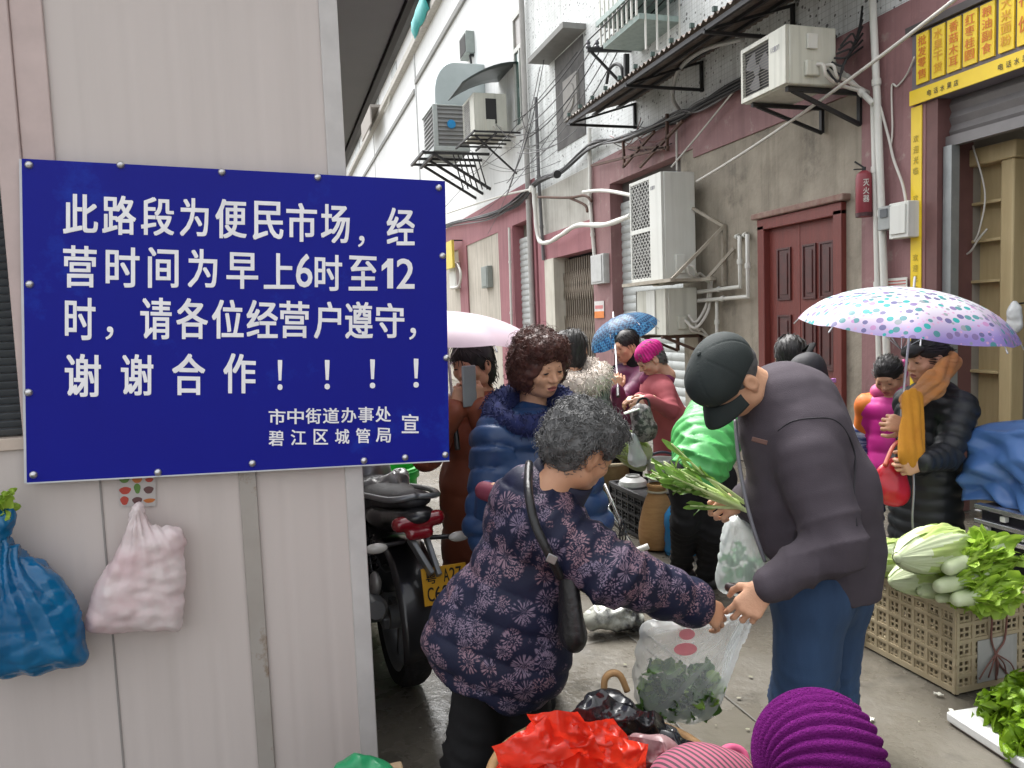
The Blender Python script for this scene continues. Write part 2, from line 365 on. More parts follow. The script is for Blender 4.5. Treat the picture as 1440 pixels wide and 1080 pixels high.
def slab_joints():
    mb=MB()
    for x in (1.62,):
        pts=[(x+.006*math.sin(y*3),y,.0) for y in np.linspace(1.5,14,60)]
        G=[[ (p[0]-.003,p[1],.003),(p[0]+.003,p[1],.003)] for p in pts]; mb.grid(G,flip=True)
    for y in (3.25,5.5,8.):
        G=[[(x,y-.003+.01*math.sin(x*2.7+y),.0035),(x,y+.003+.01*math.sin(x*2.7+y),.0035)] for x in np.linspace(.3,4.45,40)]; mb.grid(G)
    # a long wandering crack
    G=[[(1.5+.12*math.sin(y*2.1)+.05*math.sin(y*7)-.003,y,.0045),(1.5+.12*math.sin(y*2.1)+.05*math.sin(y*7)+.003,y,.0045)] for y in np.linspace(2,4.6,60)]; mb.grid(G,flip=True)
    struct(mb.build('pavement_joints',M('joint_dirt',(.10,.095,.082),.6),smooth=0))
slab_joints()
# ================================================================ near building on the right
def near_building():
    R=thing('alley_building','grey plaster and maroon alley building with speckled white tiles above the shop',"building",(XW,6,0))
    Z1=3.68; Y0,Y1=-3.5,13.15
    # tiled upper storey
    mb=MB(); mb.box((XW,Y0,Z1),(XW+.3,13.1,9.2)); mb.build('tiled_wall',m_tile,R)
    # maroon band, lintel parts, pillars
    mb=MB()
    mb.box((XW-.02,4.45,3.2),(XW+.3,7.6,Z1)); mb.box((XW-.02,7.6,3.3),(XW+.3,10.4,Z1))
    mb.box((XW-.025,4.45,0),(XW+.3,5.07,3.2))            # pillar by the shop
    mb.box((XW-.02,Y0,3.42),(XW+.3,4.45,Z1))             # over the shop
    mb.box((XW-.03,9.76,0),(XW+.3,10.40,3.3))            # pillar left of the shutter
    mb.build('maroon_band',m_maroon,R)
    # plaster with the wooden door opening
    mb=MB()
    mb.box((XW,5.07,0),(XW+.3,5.33,3.2)); mb.box((XW,5.33,2.31),(XW+.3,6.36,3.2)); mb.box((XW,6.36,0),(XW+.3,7.6,3.2)); mb.box((XW,7.6,0),(XW+.3,7.9,3.3))
    mb.build('plaster_wall',m_plaster,R)
    mb=MB(); mb.box((XW+.24,5.33,0),(XW+.3,6.36,2.31)); mb.build('door_back',m_dark,R)
    # shutter recess (header dark), slats
    mb=MB(); mb.box((XW+.16,7.9,3.0),(XW+.3,9.76,3.3)); mb.build('shutter_box',M('shutter_box',(.10,.09,.085),.7),R)
    def shutter(y0,y1,z0,z1,x,name='roller_shutter'):
        prof=[]; z=z0
        while z<z1: 
            prof+=[(0,z),(.012,z+.02),(.016,z+.055),(.006,z+.1)]; z+=.105
        G=[[(x-d,yy,zz) for d,zz in prof] for yy in np.linspace(y0,y1,6)]
        mb=MB(); mb.grid(G); return mb.build(name,m_shut,R,smooth=50)
    shutter(7.9,9.76,.0,3.02,XW+.14)
    # gate bay 10.4 - 12.05 (recess with folding gate), sagging maroon lintel, white pebbledash above
    mb=MB(); mb.box((XW,10.40,2.92),(XW+.3,13.1,Z1)); mb.build('pebbledash_panel',M('pebbledash',(.62,.62,.57),.9,col2=(.42,.40,.36),vs=3,var=.6,bump=.9,bs=90,streak=.3),R)
    mb=MB(); mb.box((XW-.03,10.40,2.5),(XW+.3,12.78,2.92)); mb.box((XW-.03,12.42,0),(XW+.3,12.78,2.5)); mb.build('maroon_lintel',m_maroon2,R)
    mb=MB(); mb.box((XW-.05,11.98,0),(XW+.3,12.42,2.5)); mb.build('cream_pier',M('cream_paint',(.62,.60,.52),.8,col2=(.5,.47,.4),vs=3,streak=.3),R)
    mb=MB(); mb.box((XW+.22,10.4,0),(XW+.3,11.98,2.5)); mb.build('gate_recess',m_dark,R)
    mb=MB()
    for i in range(34):
        y=10.44+i*.0455; mb.box((XW+.12+(.02 if i%2 else 0),y,.03),(XW+.14+(.02 if i%2 else 0),y+.02,2.45))
    for i in range(17):
        for zz in (.4,1.1,1.8):
            y=10.44+i*.091; mb.bar((XW+.115,y,zz),(XW+.115,y+.091,zz+.45),.008,.018); mb.bar((XW+.112,y+.091,zz),(XW+.112,y,zz+.45),.008,.018)
    mb.build('folding_gate',M('gate_steel',(.30,.26,.21),.6,col2=(.2,.16,.12),vs=6,metal=.4),R)
    # wooden door
    d=m_door=M('red_wood',(.215,.045,.033),.5,col2=(.12,.026,.022),vs=7,var=.8,stretch=(6,6,.6),bump=.3,bs=30,dirt=(.34,.24,.2),ds=9,dl=.74)
    mb=MB(); x=XW-.03
    mb.box((x-.02,5.27,0),(XW+.1,5.37,2.31)); mb.box((x-.02,6.31,0),(XW+.1,6.41,2.31)); mb.box((x-.02,5.27,2.27),(XW+.1,6.41,2.37))
    mb.build('door_frame',d,R,bevel=.006)
    mb=MB(); mb.box((x-.05,5.22,2.375),(XW+.05,6.47,2.43)); mb.build('door_cornice',M('worn_cornice',(.30,.22,.18),.8,col2=(.2,.1,.08),vs=14),R,bevel=.01)
    for (a,b,cols) in ((5.37,5.86,2),(5.865,6.31,1)):
        mb=MB(); mb.box((XW+.01,a,.0),(XW+.05,b,2.27)); mb.build('door_leaf',d,R,bevel=.004)
        lf=bpy.context.scene.objects[-1] if False else None
    door_leafs=[o for o in COL.objects if o.name.startswith('door_leaf')]
    def panel(y0,y1,z0,z1):
        mb=MB(); 
        G=[]; ins=[(0,0.),(.012,-.022),(.03,-.022),(.05,-.004)]
        for k,(i,dx) in enumerate(ins): G.append([(XW+.006+0-dx*-1 if False else XW+.008-(-dx if False else (.012 if k==0 else dx+.022)),yy,zz) for yy,zz in ((y0+i,z0+i),(y1-i,z0+i),(y1-i,z1-i),(y0+i,z1-i))])
        mb.grid(G,closeu=True); mb.add(G[-1],[(0,1,2,3)]); mb.build('door_panel',d,R,smooth=20)
    def rim(y0,y1,z0,z1):
        mb=MB(); t=.018
        mb.box((XW-.006,y0-t,z0-t),(XW+.012,y0,z1+t));mb.box((XW-.006,y1,z0-t),(XW+.012,y1+t,z1+t));mb.box((XW-.006,y0,z1),(XW+.012,y1,z1+t));mb.box((XW-.006,y0,z0-t),(XW+.012,y1,z0))
        mb.box((XW+.004,y0+.001,z0+.001),(XW+.0085,y1-.001,z1-.001)); mb.box((XW-.004,y0+.03,z0+.035),(XW+.006,y1-.03,z1-.035)); mb.build('door_panel',M('dark_red_wood',(.10,.022,.02),.4,col2=(.045,.014,.013),vs=9),R,bevel=.004)
    for (a,b) in ((5.44,5.58),(5.66,5.80),(6.0,6.16)):
        for z0,z1 in ((1.62,2.06),(1.0,1.45),(.62,.86),(.15,.5)): rim(a,b,z0,z1)
    # shop opening: jambs, shutter box, roller shutter, interior
    mb=MB(); mb.box((XW-.02,4.35,0),(XW+.3,4.45,2.93)); mb.build('shop_jamb',M('brown_jamb',(.16,.075,.07),.6),R)
    mb=MB(); mb.box((XW-.045,Y0,2.93),(XW+.295,4.44,3.415)); mb.box((XW-.045,4.44,2.93),(XW-.026,4.55,3.415)); mb.build('sign_backing',M('sign_grey',(.17,.15,.17),.6),R)
    mb=MB(); mb.box((XW-.08,Y0,3.42),(XW+.02,4.58,3.47)); mb.build('sign_ledge',M('ledge_dark',(.08,.07,.07),.7),R)
    prof=[(0,2.93)]; 
    G=[[(XW+.10-.02*abs(math.sin(k*math.pi/2)),yy,2.928-k*.045) for k in range(7)] for yy in (Y0,4.35)]
    mb=MB(); mb.grid(G,flip=True); mb.box((XW+.05,Y0,2.60),(XW+.11,4.35,2.67)); mb.build('rolled_shutter',M('shutter_grey',(.21,.20,.20),.5,metal=.3),R,smooth=0)
    # interior room
    mb=MB(); x1=XW+3
    mb.add([(XW+.3,4.35,0),(x1,4.35,0),(x1,4.35,2.93),(XW+.3,4.35,2.93)],[(0,1,2,3)])
    mb.add([(x1,Y0,0),(x1,4.35,0),(x1,4.35,2.93),(x1,Y0,2.93)],[(3,2,1,0)])
    mb.add([(XW+.3,Y0,2.93),(x1,Y0,2.93),(x1,4.35,2.93),(XW+.3,4.35,2.93)],[(0,1,2,3)])
    mb.add([(XW+.3,Y0,0),(x1,Y0,0),(x1,Y0,2.93),(XW+.3,Y0,2.93)],[(0,1,2,3)])
    mb.build('shop_interior',M('shop_wall',(.30,.28,.24),.9,col2=(.2,.18,.15),vs=2),R,smooth=0)
    mb=MB(); mb.box((XW+.02,4.27,0),(XW+.09,4.34,2.6)); mb.build('shutter_track',m_galv,R)
    # yellow sign strips and border with their lettering
    ylw=M('sign_yellow',(.85,.62,.02),.4,col2=(.75,.52,.02),vs=4); red=M('sign_red',(.72,.20,.03),.5); blk=M('sign_ink',(.05,.04,.03),.5)
    mb=MB(); mb.box((XW-.06,Y0,2.93),(XW-.046,4.56,3.03)); mb.build('yellow_border',ylw,R)
    mb=MB(); mb.box((XW-.034,4.475,0),(XW-.027,4.57,2.92)); mb.build('yellow_post_strip',ylw,R)
    k=0; y=4.50; words=['批发零售','水果干货','香菇木耳','红枣桂圆','粮油副食','大米面粉','特价','调料','花椒八角','腊肉','土产','日杂','鸡蛋']
    while y>2.2:
        mb=MB(); mb.box((XW-.06,y-.105,3.06),(XW-.046,y,3.40)); sgn=mb.build('yellow_strip',ylw,R)
        mb=MB(); wd=words[k%len(words)]; n=len(wd); hh=.30/n
        sz=min(hh*.85,.075)
        for i,ch in enumerate(wd):
            tl=np.array([XW-.0635,y-.0525+sz*.55,3.385-i*hh-.005]); tr=tl+np.array([0,-sz*1.1,0]); dz=np.array([0,0,-sz*(1. if n>2 else 1.3)])
            put_glyph(mb,ch,(tl,tr,tr+dz,tl+dz),.01)
        mb.build('lettering',red if k%2==0 or k%5==3 else M('sign_orange',(.75,.36,.03),.5),sgn,smooth=0)
        y-=.126 if k%4 else .135; k+=1
    mb=MB()
    for yy in np.arange(4.4,2.3,-.55):
        for i in range(5):
            o=np.array([XW-.0635,yy-i*.055,2.995]); put_glyph(mb,'电话水果店'[i],(o,o+[0,-.035,0],o+[0,-.035,-.04],o+[0,0,-.04]),.01)
    mb.build('border_lettering',blk,R,smooth=0)
    mb=MB()
    for g in range(5):
        for i in range(4):
            o=np.array([XW-.0375,4.545,2.72-g*.42-i*.075]); put_glyph(mb,'欢迎光临'[i],(o,o+[0,-.045,0],o+[0,-.045,-.05],o+[0,0,-.05]),.01)
    mb.build('strip_lettering',M('strip_ink',(.45,.34,.02),.5),R,smooth=0)
    return R
NB=near_building()
# ================================================================ white far building (same alley side)
def far_building():
    R=thing('white_building','tall white rendered building with thin grey cornices further down the alley','building',(XW,25,0))
    X=XW
    mb=MB()
    # wall with a window opening Y 13.12-13.75 , Z 4.95-6.95
    mb.box((X,13.1,3.95),(X+.4,13.15,10.4)); mb.box((X,13.15,3.95),(X+.4,13.78,4.95)); mb.box((X,13.15,6.95),(X+.4,13.78,10.4)); mb.box((X,13.78,3.95),(X+.4,62,10.4))
    mb.build('wall',m_white_wall,R)
    mb=MB(); mb.box((X-.0,15.2,0),(X+.4,17.9,3.3)); mb.box((X,18.7,0),(X+.4,62,3.6)); mb.build('lower_wall',m_plaster2,R)
    mb=MB(); mb.box((X-.02,12.9,3.3),(X+.35,62,3.95)); mb.box((X-.03,14.22,0),(X+.35,15.2,3.3)); mb.box((X-.03,17.9,0),(X+.35,18.7,3.3)); mb.box((X-.03,12.9,0),(X+.35,13.2,3.3)); mb.build('maroon_base',m_maroon2,R)
    # second shutter
    mb=MB(); z=.75; prof=[]
    while z<2.95: prof+=[(0,z),(.015,z+.02),(.018,z+.06),(.006,z+.1)]; z+=.11
    mb.grid([[(X+.12-d,yy,zz) for d,zz in prof] for yy in (13.2,14.22)]); mb.build('roller_shutter',m_shut,R,smooth=50)
    mb=MB(); mb.box((X+.2,13.2,0),(X+.3,14.22,3.3)); mb.build('shutter_recess',M('recess_grey',(.22,.2,.17),.9),R)
    # window
    f=MB()
    for a,b in (((13.15,4.95),(13.2,6.95)),((13.73,4.95),(13.78,6.95)),((13.2,4.95),(13.73,5.02)),((13.2,6.3),(13.73,6.38)),((13.2,6.88),(13.73,6.95)),((13.43,5.02),(13.48,6.3))):
        f.box((X-.03,a[0],a[1]),(X+.06,b[0],b[1]))
    wf=f.build('window',M('window_frame',(.55,.56,.53),.5),R)
    g=MB(); g.box((X+.0,13.2,5.02),(X+.005,13.73,6.3)); g.build('pane',M('green_glass',(.06,.13,.11),.08,spec=.8),wf)
    g=MB(); g.box((X+.0,13.2,6.38),(X+.01,13.73,6.88)); g.build('pane',M('dusty_glass',(.22,.20,.18),.3),wf)
    # cornices
    cm=M('cornice_grey',(.30,.30,.29),.8); mb=MB()
    mb.box((X-.06,14.6,8.55),(X+.02,23.2,8.68)); mb.box((X-.06,23.4,8.35),(X+.02,60,8.48)); mb.build('cornice',cm,R)
    mb=MB(); mb.box((X-.18,15,9.45),(X+.1,60,9.62)); mb.build('ledge',M('ledge_beige',(.55,.53,.49),.8,streak=.3),R)
    mb=MB(); mb.box((X-.03,23.25,4),(X+.02,23.36,10.3)); mb.box((X-.02,33,4),(X+.02,33.06,9.4)); mb.build('wall_joint',M('joint_pale',(.62,.64,.64),.8),R)
    mb=MB(); mb.tube([(X-.12,15,9.72),(X-.12,27,9.72)],.03); mb.tube([(X-.12,27,9.72),(X-.1,28,9.3),(X-.1,29,9.3)],.03); mb.build('roof_pipe',m_pvc,R)
    # further windows and balcony boxes high on the wall
    for y0,y1,z0,z1 in ((26.5,27.6,9.75,10.3),(31,32.5,9.8,10.35),(38,40,9.8,10.35)):
        mb=MB(); mb.box((X-.02,y0,z0),(X+.06,y1,z1)); mb.build('roof_window',M('rw',(.35,.38,.37),.4),R)
    mb=MB(); mb.box((X-.5,30,9.7),(X,33,9.8)); mb.box((X-.5,30,9.1),(X-.45,33,9.7)); mb.build('balcony',M('balc',(.40,.37,.34),.8),R)
    mb=MB(); mb.box((X-.25,13.1,10.4),(X+.4,62,10.55)); mb.build('roof_edge',M('roof_dark',(.12,.12,.12),.8),R)
far_building()
def alley_end():
    R=thing('end_building','pale building closing the far end of the alley behind the sign','building',(0,62,0))
    mb=MB(); mb.box((-12,62,0),(14,70,11)); mb.build('wall',m_plaster2,R)
    for x in (-8,-4,0):
        for z in (2,5,8):
            mb=MB(); mb.box((x,61.95,z),(x+1.6,62.02,z+1.8)); mb.build('window',M('dark_pane',(.05,.06,.07),.2),R)
alley_end()
# ================================================================ cabin on the left
def cabin():
    R=thing('market_cabin','grey white sandwich panel cabin with rusty joint and overhanging dark roof','cabin',(-.5,2.46,0))
    yp=2.46; m=M('cabin_panel',(.55,.495,.472),.42,col2=(.50,.448,.425),vs=1.2,var=.9,streak=.07,coat=.1,dirt=(.42,.39,.37),ds=2.5,dl=.66)
    zt=2.92
    # ribbed front sheet x -0.62..0.235
    xs=[];pr=[]
    x=-.63
    G=[]
    for xx in np.arange(-.63,.2301,.0043):
        f=((xx+.02)%.115)/.115; d=.0016*(1/(1+math.exp(-(f-.1)*34)) - 1/(1+math.exp(-(f-.3)*34)))
        G.append([(xx,yp+d,0.02),(xx,yp+d,zt)])
    mb=MB(); mb.grid(G,flip=True); mb.build('wall_panel',m,R,smooth=180)
    mb=MB(); mb.box((-.125,yp-.012,.02),(-.075,yp+.0,1.32)); mb.build('joint_strip',M('joint_strip',(.40,.375,.35),.5,col2=(.33,.30,.27),vs=5,dirt=(.16,.085,.03),ds=5,dl=.56,metal=.2),R,bevel=.003)
    mb=MB(); mb.box((-.505,yp-.004,.02),(-.50,yp+.0,1.2)); mb.build('panel_seam',M('seam',(.27,.25,.24),.6),R)
    mb=MB(); mb.box((.19,yp-.010,.02),(.245,yp+.04,zt)); mb.box((.23,yp+.04,.02),(.247,yp+.09,zt)); mb.build('corner_trim',M('corner_trim',(.55,.53,.52),.4),R,bevel=.003)
    mb=MB(); mb.box((.05,yp+.09,.02),(.235,9,zt)); mb.box((-3.2,yp+.09,0.02),(.05,9,zt)); mb.build('side_wall',m,R)
    mb=MB(); mb.box((-3.2,yp-.0,.02),(-.82,yp+.06,1.30)); mb.box((-3.2,yp,2.45),(-.63,yp+.06,zt)); mb.box((-.82,yp,.02),(-.63,yp+.06,1.24)); mb.build('front_wall',m,R)
    mb=MB(); mb.box((-.682,yp-.02,1.24),(-.625,yp+.06,zt)); mb.box((-.625,yp-.012,1.24),(-.545,yp-.001,zt)); mb.build('window_trim',M('window_trim',(.55,.44,.42),.45),R,bevel=.004)
    mb=MB(); mb.box((-.82,yp-.012,1.21),(-.63,yp+.05,1.245)); mb.build('sill',M('sill_beige',(.55,.46,.39),.5),R,bevel=.003)
    mb=MB()
    for z in np.arange(1.25,2.45,.022): mb.add([(-2.2,yp+.03,z),(-.682,yp+.03,z),(-.682,yp+.012,z+.017),(-2.2,yp+.012,z+.017),(-.682,yp+.03,z+.02),(-2.2,yp+.03,z+.02)],[(0,1,2,3),(3,2,4,5)])
    mb.build('louver',M('louver_grey',(.13,.145,.16),.5,metal=.3),R,smooth=0)
    # roof with deep eave over the alley
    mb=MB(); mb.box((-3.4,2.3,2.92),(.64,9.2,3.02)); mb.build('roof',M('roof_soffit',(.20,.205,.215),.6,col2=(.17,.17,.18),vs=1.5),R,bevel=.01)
    mb=MB(); mb.box((.64,2.3,2.90),(.67,9.2,3.06)); mb.build('eave_edge',m_iron,R)
cabin()
# ================================================================ the sign
def sign():
    yp=2.418
    def Q(zx,zy): return W(zx*700/1440,180+zy*525/1080,1,yp)
    c=[Q(62,88),Q(1288,153),Q(1300,962),Q(77,1027)]
    R=thing('notice_board','big dark blue market notice board with white Chinese lettering screwed to the cabin','sign',tuple(W(330,670,1,yp)))
    mb=MB(); cc=[np.array(p) for p in c]
    V=[p+[0,.0,0] for p in cc]+[p+[0,.012,0] for p in cc]
    mb.add(V,[(0,3,2,1),(4,5,6,7),(0,1,5,4),(1,2,6,5),(2,3,7,6),(3,0,4,7)])
    mb.build('board',M('sign_blue',(.005,.013,.29),.4,col2=(.009,.008,.21),vs=1.5,var=.9,spec=.15,dirt=(.010,.040,.38),ds=2.2,dl=.55),R,smooth=0,bevel=.0015)
    mb=MB(); 
    for a,b in ((3,2),(0,3)): 
        mb.bar(cc[a]+[0,.006,-.001],cc[b]+[0,.006,-.001],.014,.004)
    mb.build('board_edge',M('sign_edge',(.6,.62,.66),.4),R)
    wm=M('sign_white',(.94,.94,.98),.5)
    def line(items,name,y,bold=.022):
        mb=MB()
        for it in items:
            ch,x0,x1,y0,y1=it
            if ch=='1':
                qq=[Q(1120,y0),Q(1137,y0),Q(1137,y1),Q(1120,y1)]; mb.add([p+np.array([0,-.0015,0]) for p in qq],[(0,1,2,3)]); qq=[Q(1120,y0+4),Q(1120,y0+24),Q(1104,y0+36),Q(1104,y0+20)]; mb.add([p+np.array([0,-.0016,0]) for p in qq],[(0,1,2,3)]); continue
            q=[Q(x0,y0),Q(x1,y0+(x1-x0)*.045),Q(x1,y1+(x1-x0)*.0),Q(x0,y1)]
            q=[p+np.array([0,-.0015,0]) for p in q]; put_glyph(mb,ch,q,bold)
        mb.build(name,wm,R,smooth=0)
    line([('此',185,282,191,304),('路',298,392,195,308),('段',410,502,200,310),('为',522,602,203,312),('便',625,712,206,318),('民',733,818,212,322),('市',830,915,217,328),('场',930,1010,221,332),('，',1036,1054,312,344),('经',1120,1198,231,338)],'lettering',1)
    line([('营',185,278,340,460),('时',308,402,344,460),('间',430,515,346,461),('为',545,627,350,460),('早',657,745,360,464),('上',765,850,362,464),('6',857,903,364,460),('时',912,988,366,470),('至',1010,1090,370,469),('1',1103,1135,378,464),('2',1148,1198,378,464)],'lettering',2)
    line([('时',190,275,490,612),('，',306,328,574,612),('请',408,495,490,610),('各',512,600,492,609),('位',615,703,496,608),('经',715,802,498,606),('营',810,893,500,606),('户',910,985,502,608),('遵',1000,1077,502,608),('守',1088,1168,506,606),('，',1184,1203,578,612)],'lettering',3)
    line([('谢',190,290,653,776),('谢',352,442,654,772),('合',500,592,652,771),('作',648,738,652,766),('！',803,817,672,757),('！',939,954,672,755),('！',1070,1085,670,752),('！',1196,1211,668,750)],'lettering',4)
    line([(c,a,b,p,q) for c,a,b,p,q in (('市',778,825,812,857),('中',832,878,811,856),('街',885,928,810,855),('道',935,980,809,854),('办',988,1030,808,852),('事',1037,1080,806,851),('处',1087,1130,805,850))],'lettering',5,.02)
    line([('碧',778,820,874,919),('江',842,885,873,917),('区',908,948,871,915),('城',970,1010,870,913),('管',1030,1070,868,911),('局',1088,1130,867,909)],'lettering',6,.02)
    line([('宣',1163,1210,827,882)],'lettering',7,.02)
    bm=M('bolt_steel',(.6,.6,.62),.3,metal=.9)
    for zx,zy in ((84,107),(349,107),(642,128),(919,143),(1269,173),(1280,370),(1291,665),(1288,945),(1172,953),(1053,962),(730,970),(457,996),(97,1003),(83,765),(86,452)):
        p=Q(zx,zy); mb=MB(); mb.lathe([(.011,.002),(.011,-.001),(.009,-.005),(.005,-.008),(0,-.009)],p,(0,1,0),12); mb.build('bolt',bm,R,smooth=60)
sign()
# ================================================================ fixtures on the walls
def wx(px,py,x=XW): return W(px,py,0,x)
m_acdark=M('ac_dark',(.03,.03,.03),.8); m_wire=M('grille_wire',(.50,.50,.47),.5)
def ac_unit(label,x0,x1,y0,y1,z0,z1,fans=1,mat=None,logo=True,grille_dark=False,group='air conditioner outdoor units on the alley walls'):
    mat=mat or m_acw
    R=thing('air_conditioner',label,'air conditioner',((x0+x1)/2,(y0+y1)/2,z0),group)
    ys=y0+(y1-y0)*.36 if fans else y1      # grille part is the far 64 %
    mb=MB(); mb.box((x0+.03,y0,z0),(x1,y1,z1)); mb.build('casing',mat,R,bevel=.012)
    mb=MB(); b=.03; H=(z1-z0)
    mb.box((x0,y0+.004,z0+.004),(x0+.03,ys,z1-.004))
    mb.box((x0,y1-b,z0+.004),(x0+.03,y1-.004,z1-.004))
    n=max(fans,1); hh=H/n
    for i in range(n+1):
        zc=z0+i*hh; a=max(z0+.004,zc-b*.8); c=min(z1-.004,zc+b*.8)
        if i in(0,): c=z0+b*1.3
        if i==n: a=z1-b*1.3
        mb.box((x0,ys,a),(x0+.03,y1-b,c))
    mb.build('front_panel',mat,R,bevel=.003)
    for i in range(fans):
        za=z0+i*hh+b*.8; zb=z0+(i+1)*hh-b*.8; yc=(ys+y1-b)/2; zc=(za+zb)/2; r=min((y1-b-ys),(zb-za))/2*.95
        mb=MB(); mb.box((x0+.027,ys,za),(x0+.0315,y1-b,zb)); mb.build('fan_recess',m_acdark,R)
        mb=MB(); mb.lathe([(0,0),(r*.25,0),(r*.25,.012),(0,.012)],(x0+.012,yc,zc),(1,0,0),16)
        for k in range(3):
            a0=k*2.094
            G=[[(x0+.014+.008*u,yc+r*rr*math.cos(a0+u*1.1+rr*.3),zc+r*rr*math.sin(a0+u*1.1+rr*.3)) for u in np.linspace(0,1,5)] for rr in np.linspace(.2,.95,5)]; mb.grid(G)
        mb.build('fan',M('fan_grey',(.16,.16,.16),.6),R)
        mb=MB(); st=.05
        wy=y1-b-ys; wz=zb-za
        if not grille_dark:
            for sgn in(1,-1):
                for t in np.arange(-wz,wy,st*1.4):
                    a=max(t,0); c=min(t+wz,wy)
                    if c-a<.01: continue
                    ya,yb=(ys+a,ys+c); z_a,z_b=(za+(a-t),za+(c-t))
                    if sgn<0: z_a,z_b=za+zb-z_a,za+zb-z_b
                    mb.bar((x0+.004,ya,z_a),(x0+.004,yb,z_b),.011,.004,up=(1,0,0))
        else:
            for z in np.arange(za+.02,zb,.022): mb.bar((x0+.004,ys,z),(x0+.004,y1-b,z),.004,.003)
        mb.build('grille',m_wire if not grille_dark else M('grille_dirty',(.25,.23,.2),.7),R)
    if logo:
        mb=MB(); text_line(mb,'Kelon',np.array([x0-.002,ys-.03,z1-.16]),(0,-1,0),(0,0,1),.04,.9,bold=.0); mb.build('badge',M('badge_grey',(.2,.2,.22),.4),R,smooth=0)
    mb=MB(); mb.box((x0+(x1-x0)*.35,y0-.035,z0+.06),(x0+(x1-x0)*.62,y0,z0+min(.26,H*.4))); mb.build('valve_cover',mat,R,bevel=.008)
    mb=MB()
    for k in range(2):
        p=np.array([x0+(x1-x0)*(.55+.2*k),y0-.03,z0+.14]); mb.tube(curve_pts([p,p+[0.02,-.05,-.02],p+[.06,-.04,-.1],[x1+.04,y0-.02,z0-.0+.05*k],[XW,y0-.03,z0-.05]],16),.013)
    mb.build('refrigerant_pipe',m_cablew,R)
    return R
def wall_bracket(R,x0,x1,y,z,drop,mat,w=.035):
    mb=MB(); mb.bar((x0,y,z-.02),(XW,y,z-.02),w,w); mb.bar((XW-.03,y,z),(XW-.03,y,z-drop),w,w); mb.bar((x0+.05,y,z-.03),(XW-.03,y,z-drop),w*.8,w*.8); mb.build('bracket',mat,R)
a=ac_unit('tall two fan air conditioner on a rack left of the red door',3.95,4.35,7.35,8.1,1.88,3.0,2)
mb=MB(); lt=M('light_steel',(.45,.42,.36),.6,col2=(.3,.26,.2),vs=8,metal=.3)
mb.box((3.9,7.1,1.845),(3.95,8.25,1.88)); mb.box((4.3,7.0,1.845),(4.35,8.25,1.88)); mb.box((3.95,7.2,1.85),(XW,7.24,1.878)); mb.box((3.95,8.1,1.85),(XW,8.14,1.878))
mb.bar(wx(1018,316,XW-.03),wx(1018,402,XW-.03),.04,.04); mb.bar(wx(1018,318,XW-.03),(3.93,7.12,1.87),.04,.03); mb.bar(wx(1018,318,XW-.03),(4.32,7.35,2.62),.035,.03)
mb.bar((XW-.02,6.85,2.15),(4.3,7.05,1.87),.03,.03); mb.build('bracket',lt,a)
b=ac_unit('smaller dingy air conditioner hung below the tall two fan unit',4.0,4.38,7.4,8.1,1.29,1.79,0,m_aco,logo=False)
mb=MB(); mb.box((3.985,7.62,1.30),(4.0,7.82,1.78)); mb.build('front_rib',m_acw,b,bevel=.006)
mb=MB(); mb.tube(curve_pts([(4.25,7.36,1.5),(4.3,7.3,1.42),(4.42,7.28,1.6),(4.44,7.25,1.85)],20),.015); mb.tube(curve_pts([(4.2,7.36,1.45),(4.28,7.27,1.36),(4.42,7.24,1.55),(4.45,7.22,1.85)],20),.015); mb.build('hose',m_cablew,b)
wall_bracket(b,4.0,4.4,7.5,1.29,.2,m_rust); wall_bracket(b,4.0,4.4,8.0,1.29,.2,m_rust)
c=ac_unit('cream air conditioner high on the wall above the red door under the awning end',3.75,4.2,5.02,5.6,3.19,3.62,1,m_aco,grille_dark=True)
wall_bracket(c,3.8,4.2,5.08,3.19,.26,m_iron,.035); wall_bracket(c,3.8,4.2,5.52,3.19,.22,m_iron,.03)
mb=MB(); mb.box((3.93,5.00,3.45),(4.02,5.02,3.56)); mb.build('label_plate',m_pvc,c,bevel=.004)
mb=MB()
for k in range(7):
    p=np.array([4.1+.02*k,5.0,3.3+.03*k]); mb.tube(curve_pts([p,p+[.06,-.05,-.1+.03*k],p+[.12,-.04,.05],[4.45,5.03,3.5+.05*k]],14),.008)
mb.build('loose_wires',m_cable,c)
# AC with canopy (Y ~ 12.6)
def wy(px,py,y): return W(px,py,1,y)
yn=13.9; q0=wy(668,188,yn); q1=wy(712,132,yn)
d=ac_unit('boxy air conditioner under a small dark canopy beside the cooler',q0[0],q1[0],yn,yn+.85,q0[2],q1[2],1,m_aco,logo=False)
mb=MB(); xx0,xx1=q0[0],q1[0]; mb.box((xx0+.22,yn-.012,q0[2]+.2),(xx0+.42,yn-.002,q1[2]-.1)); mb.build('open_vent',m_acdark,d)
mb=MB(); G=[]
for yy in np.linspace(yn-.25,yn+.95,6): G.append([(XW-(XW-xx0+.25)*u,yy,q1[2]+.50-.40*u**1.8) for u in np.linspace(0,1,8)])
mb.grid(G); mb.build('canopy',M('canopy_grey',(.10,.12,.12),.4),d,solid=.012)
mb=MB()
for k in range(5): mb.bar((xx0-.1,yn-.3+k*.3,q0[2]-.03),(XW,yn-.3+k*.3,q0[2]-.03),.03,.03)
mb.bar((xx0-.1,yn-.35,q0[2]-.03),(xx0-.1,yn+1.1,q0[2]-.03),.03,.03); mb.bar((xx0+.3,yn-.35,q0[2]-.06),(xx0+.3,yn+1.1,q0[2]-.06),.03,.03); mb.bar((xx0,yn,q0[2]-.03),(XW,yn,q0[2]-.7),.03,.03); mb.build('bracket',m_iron,d)
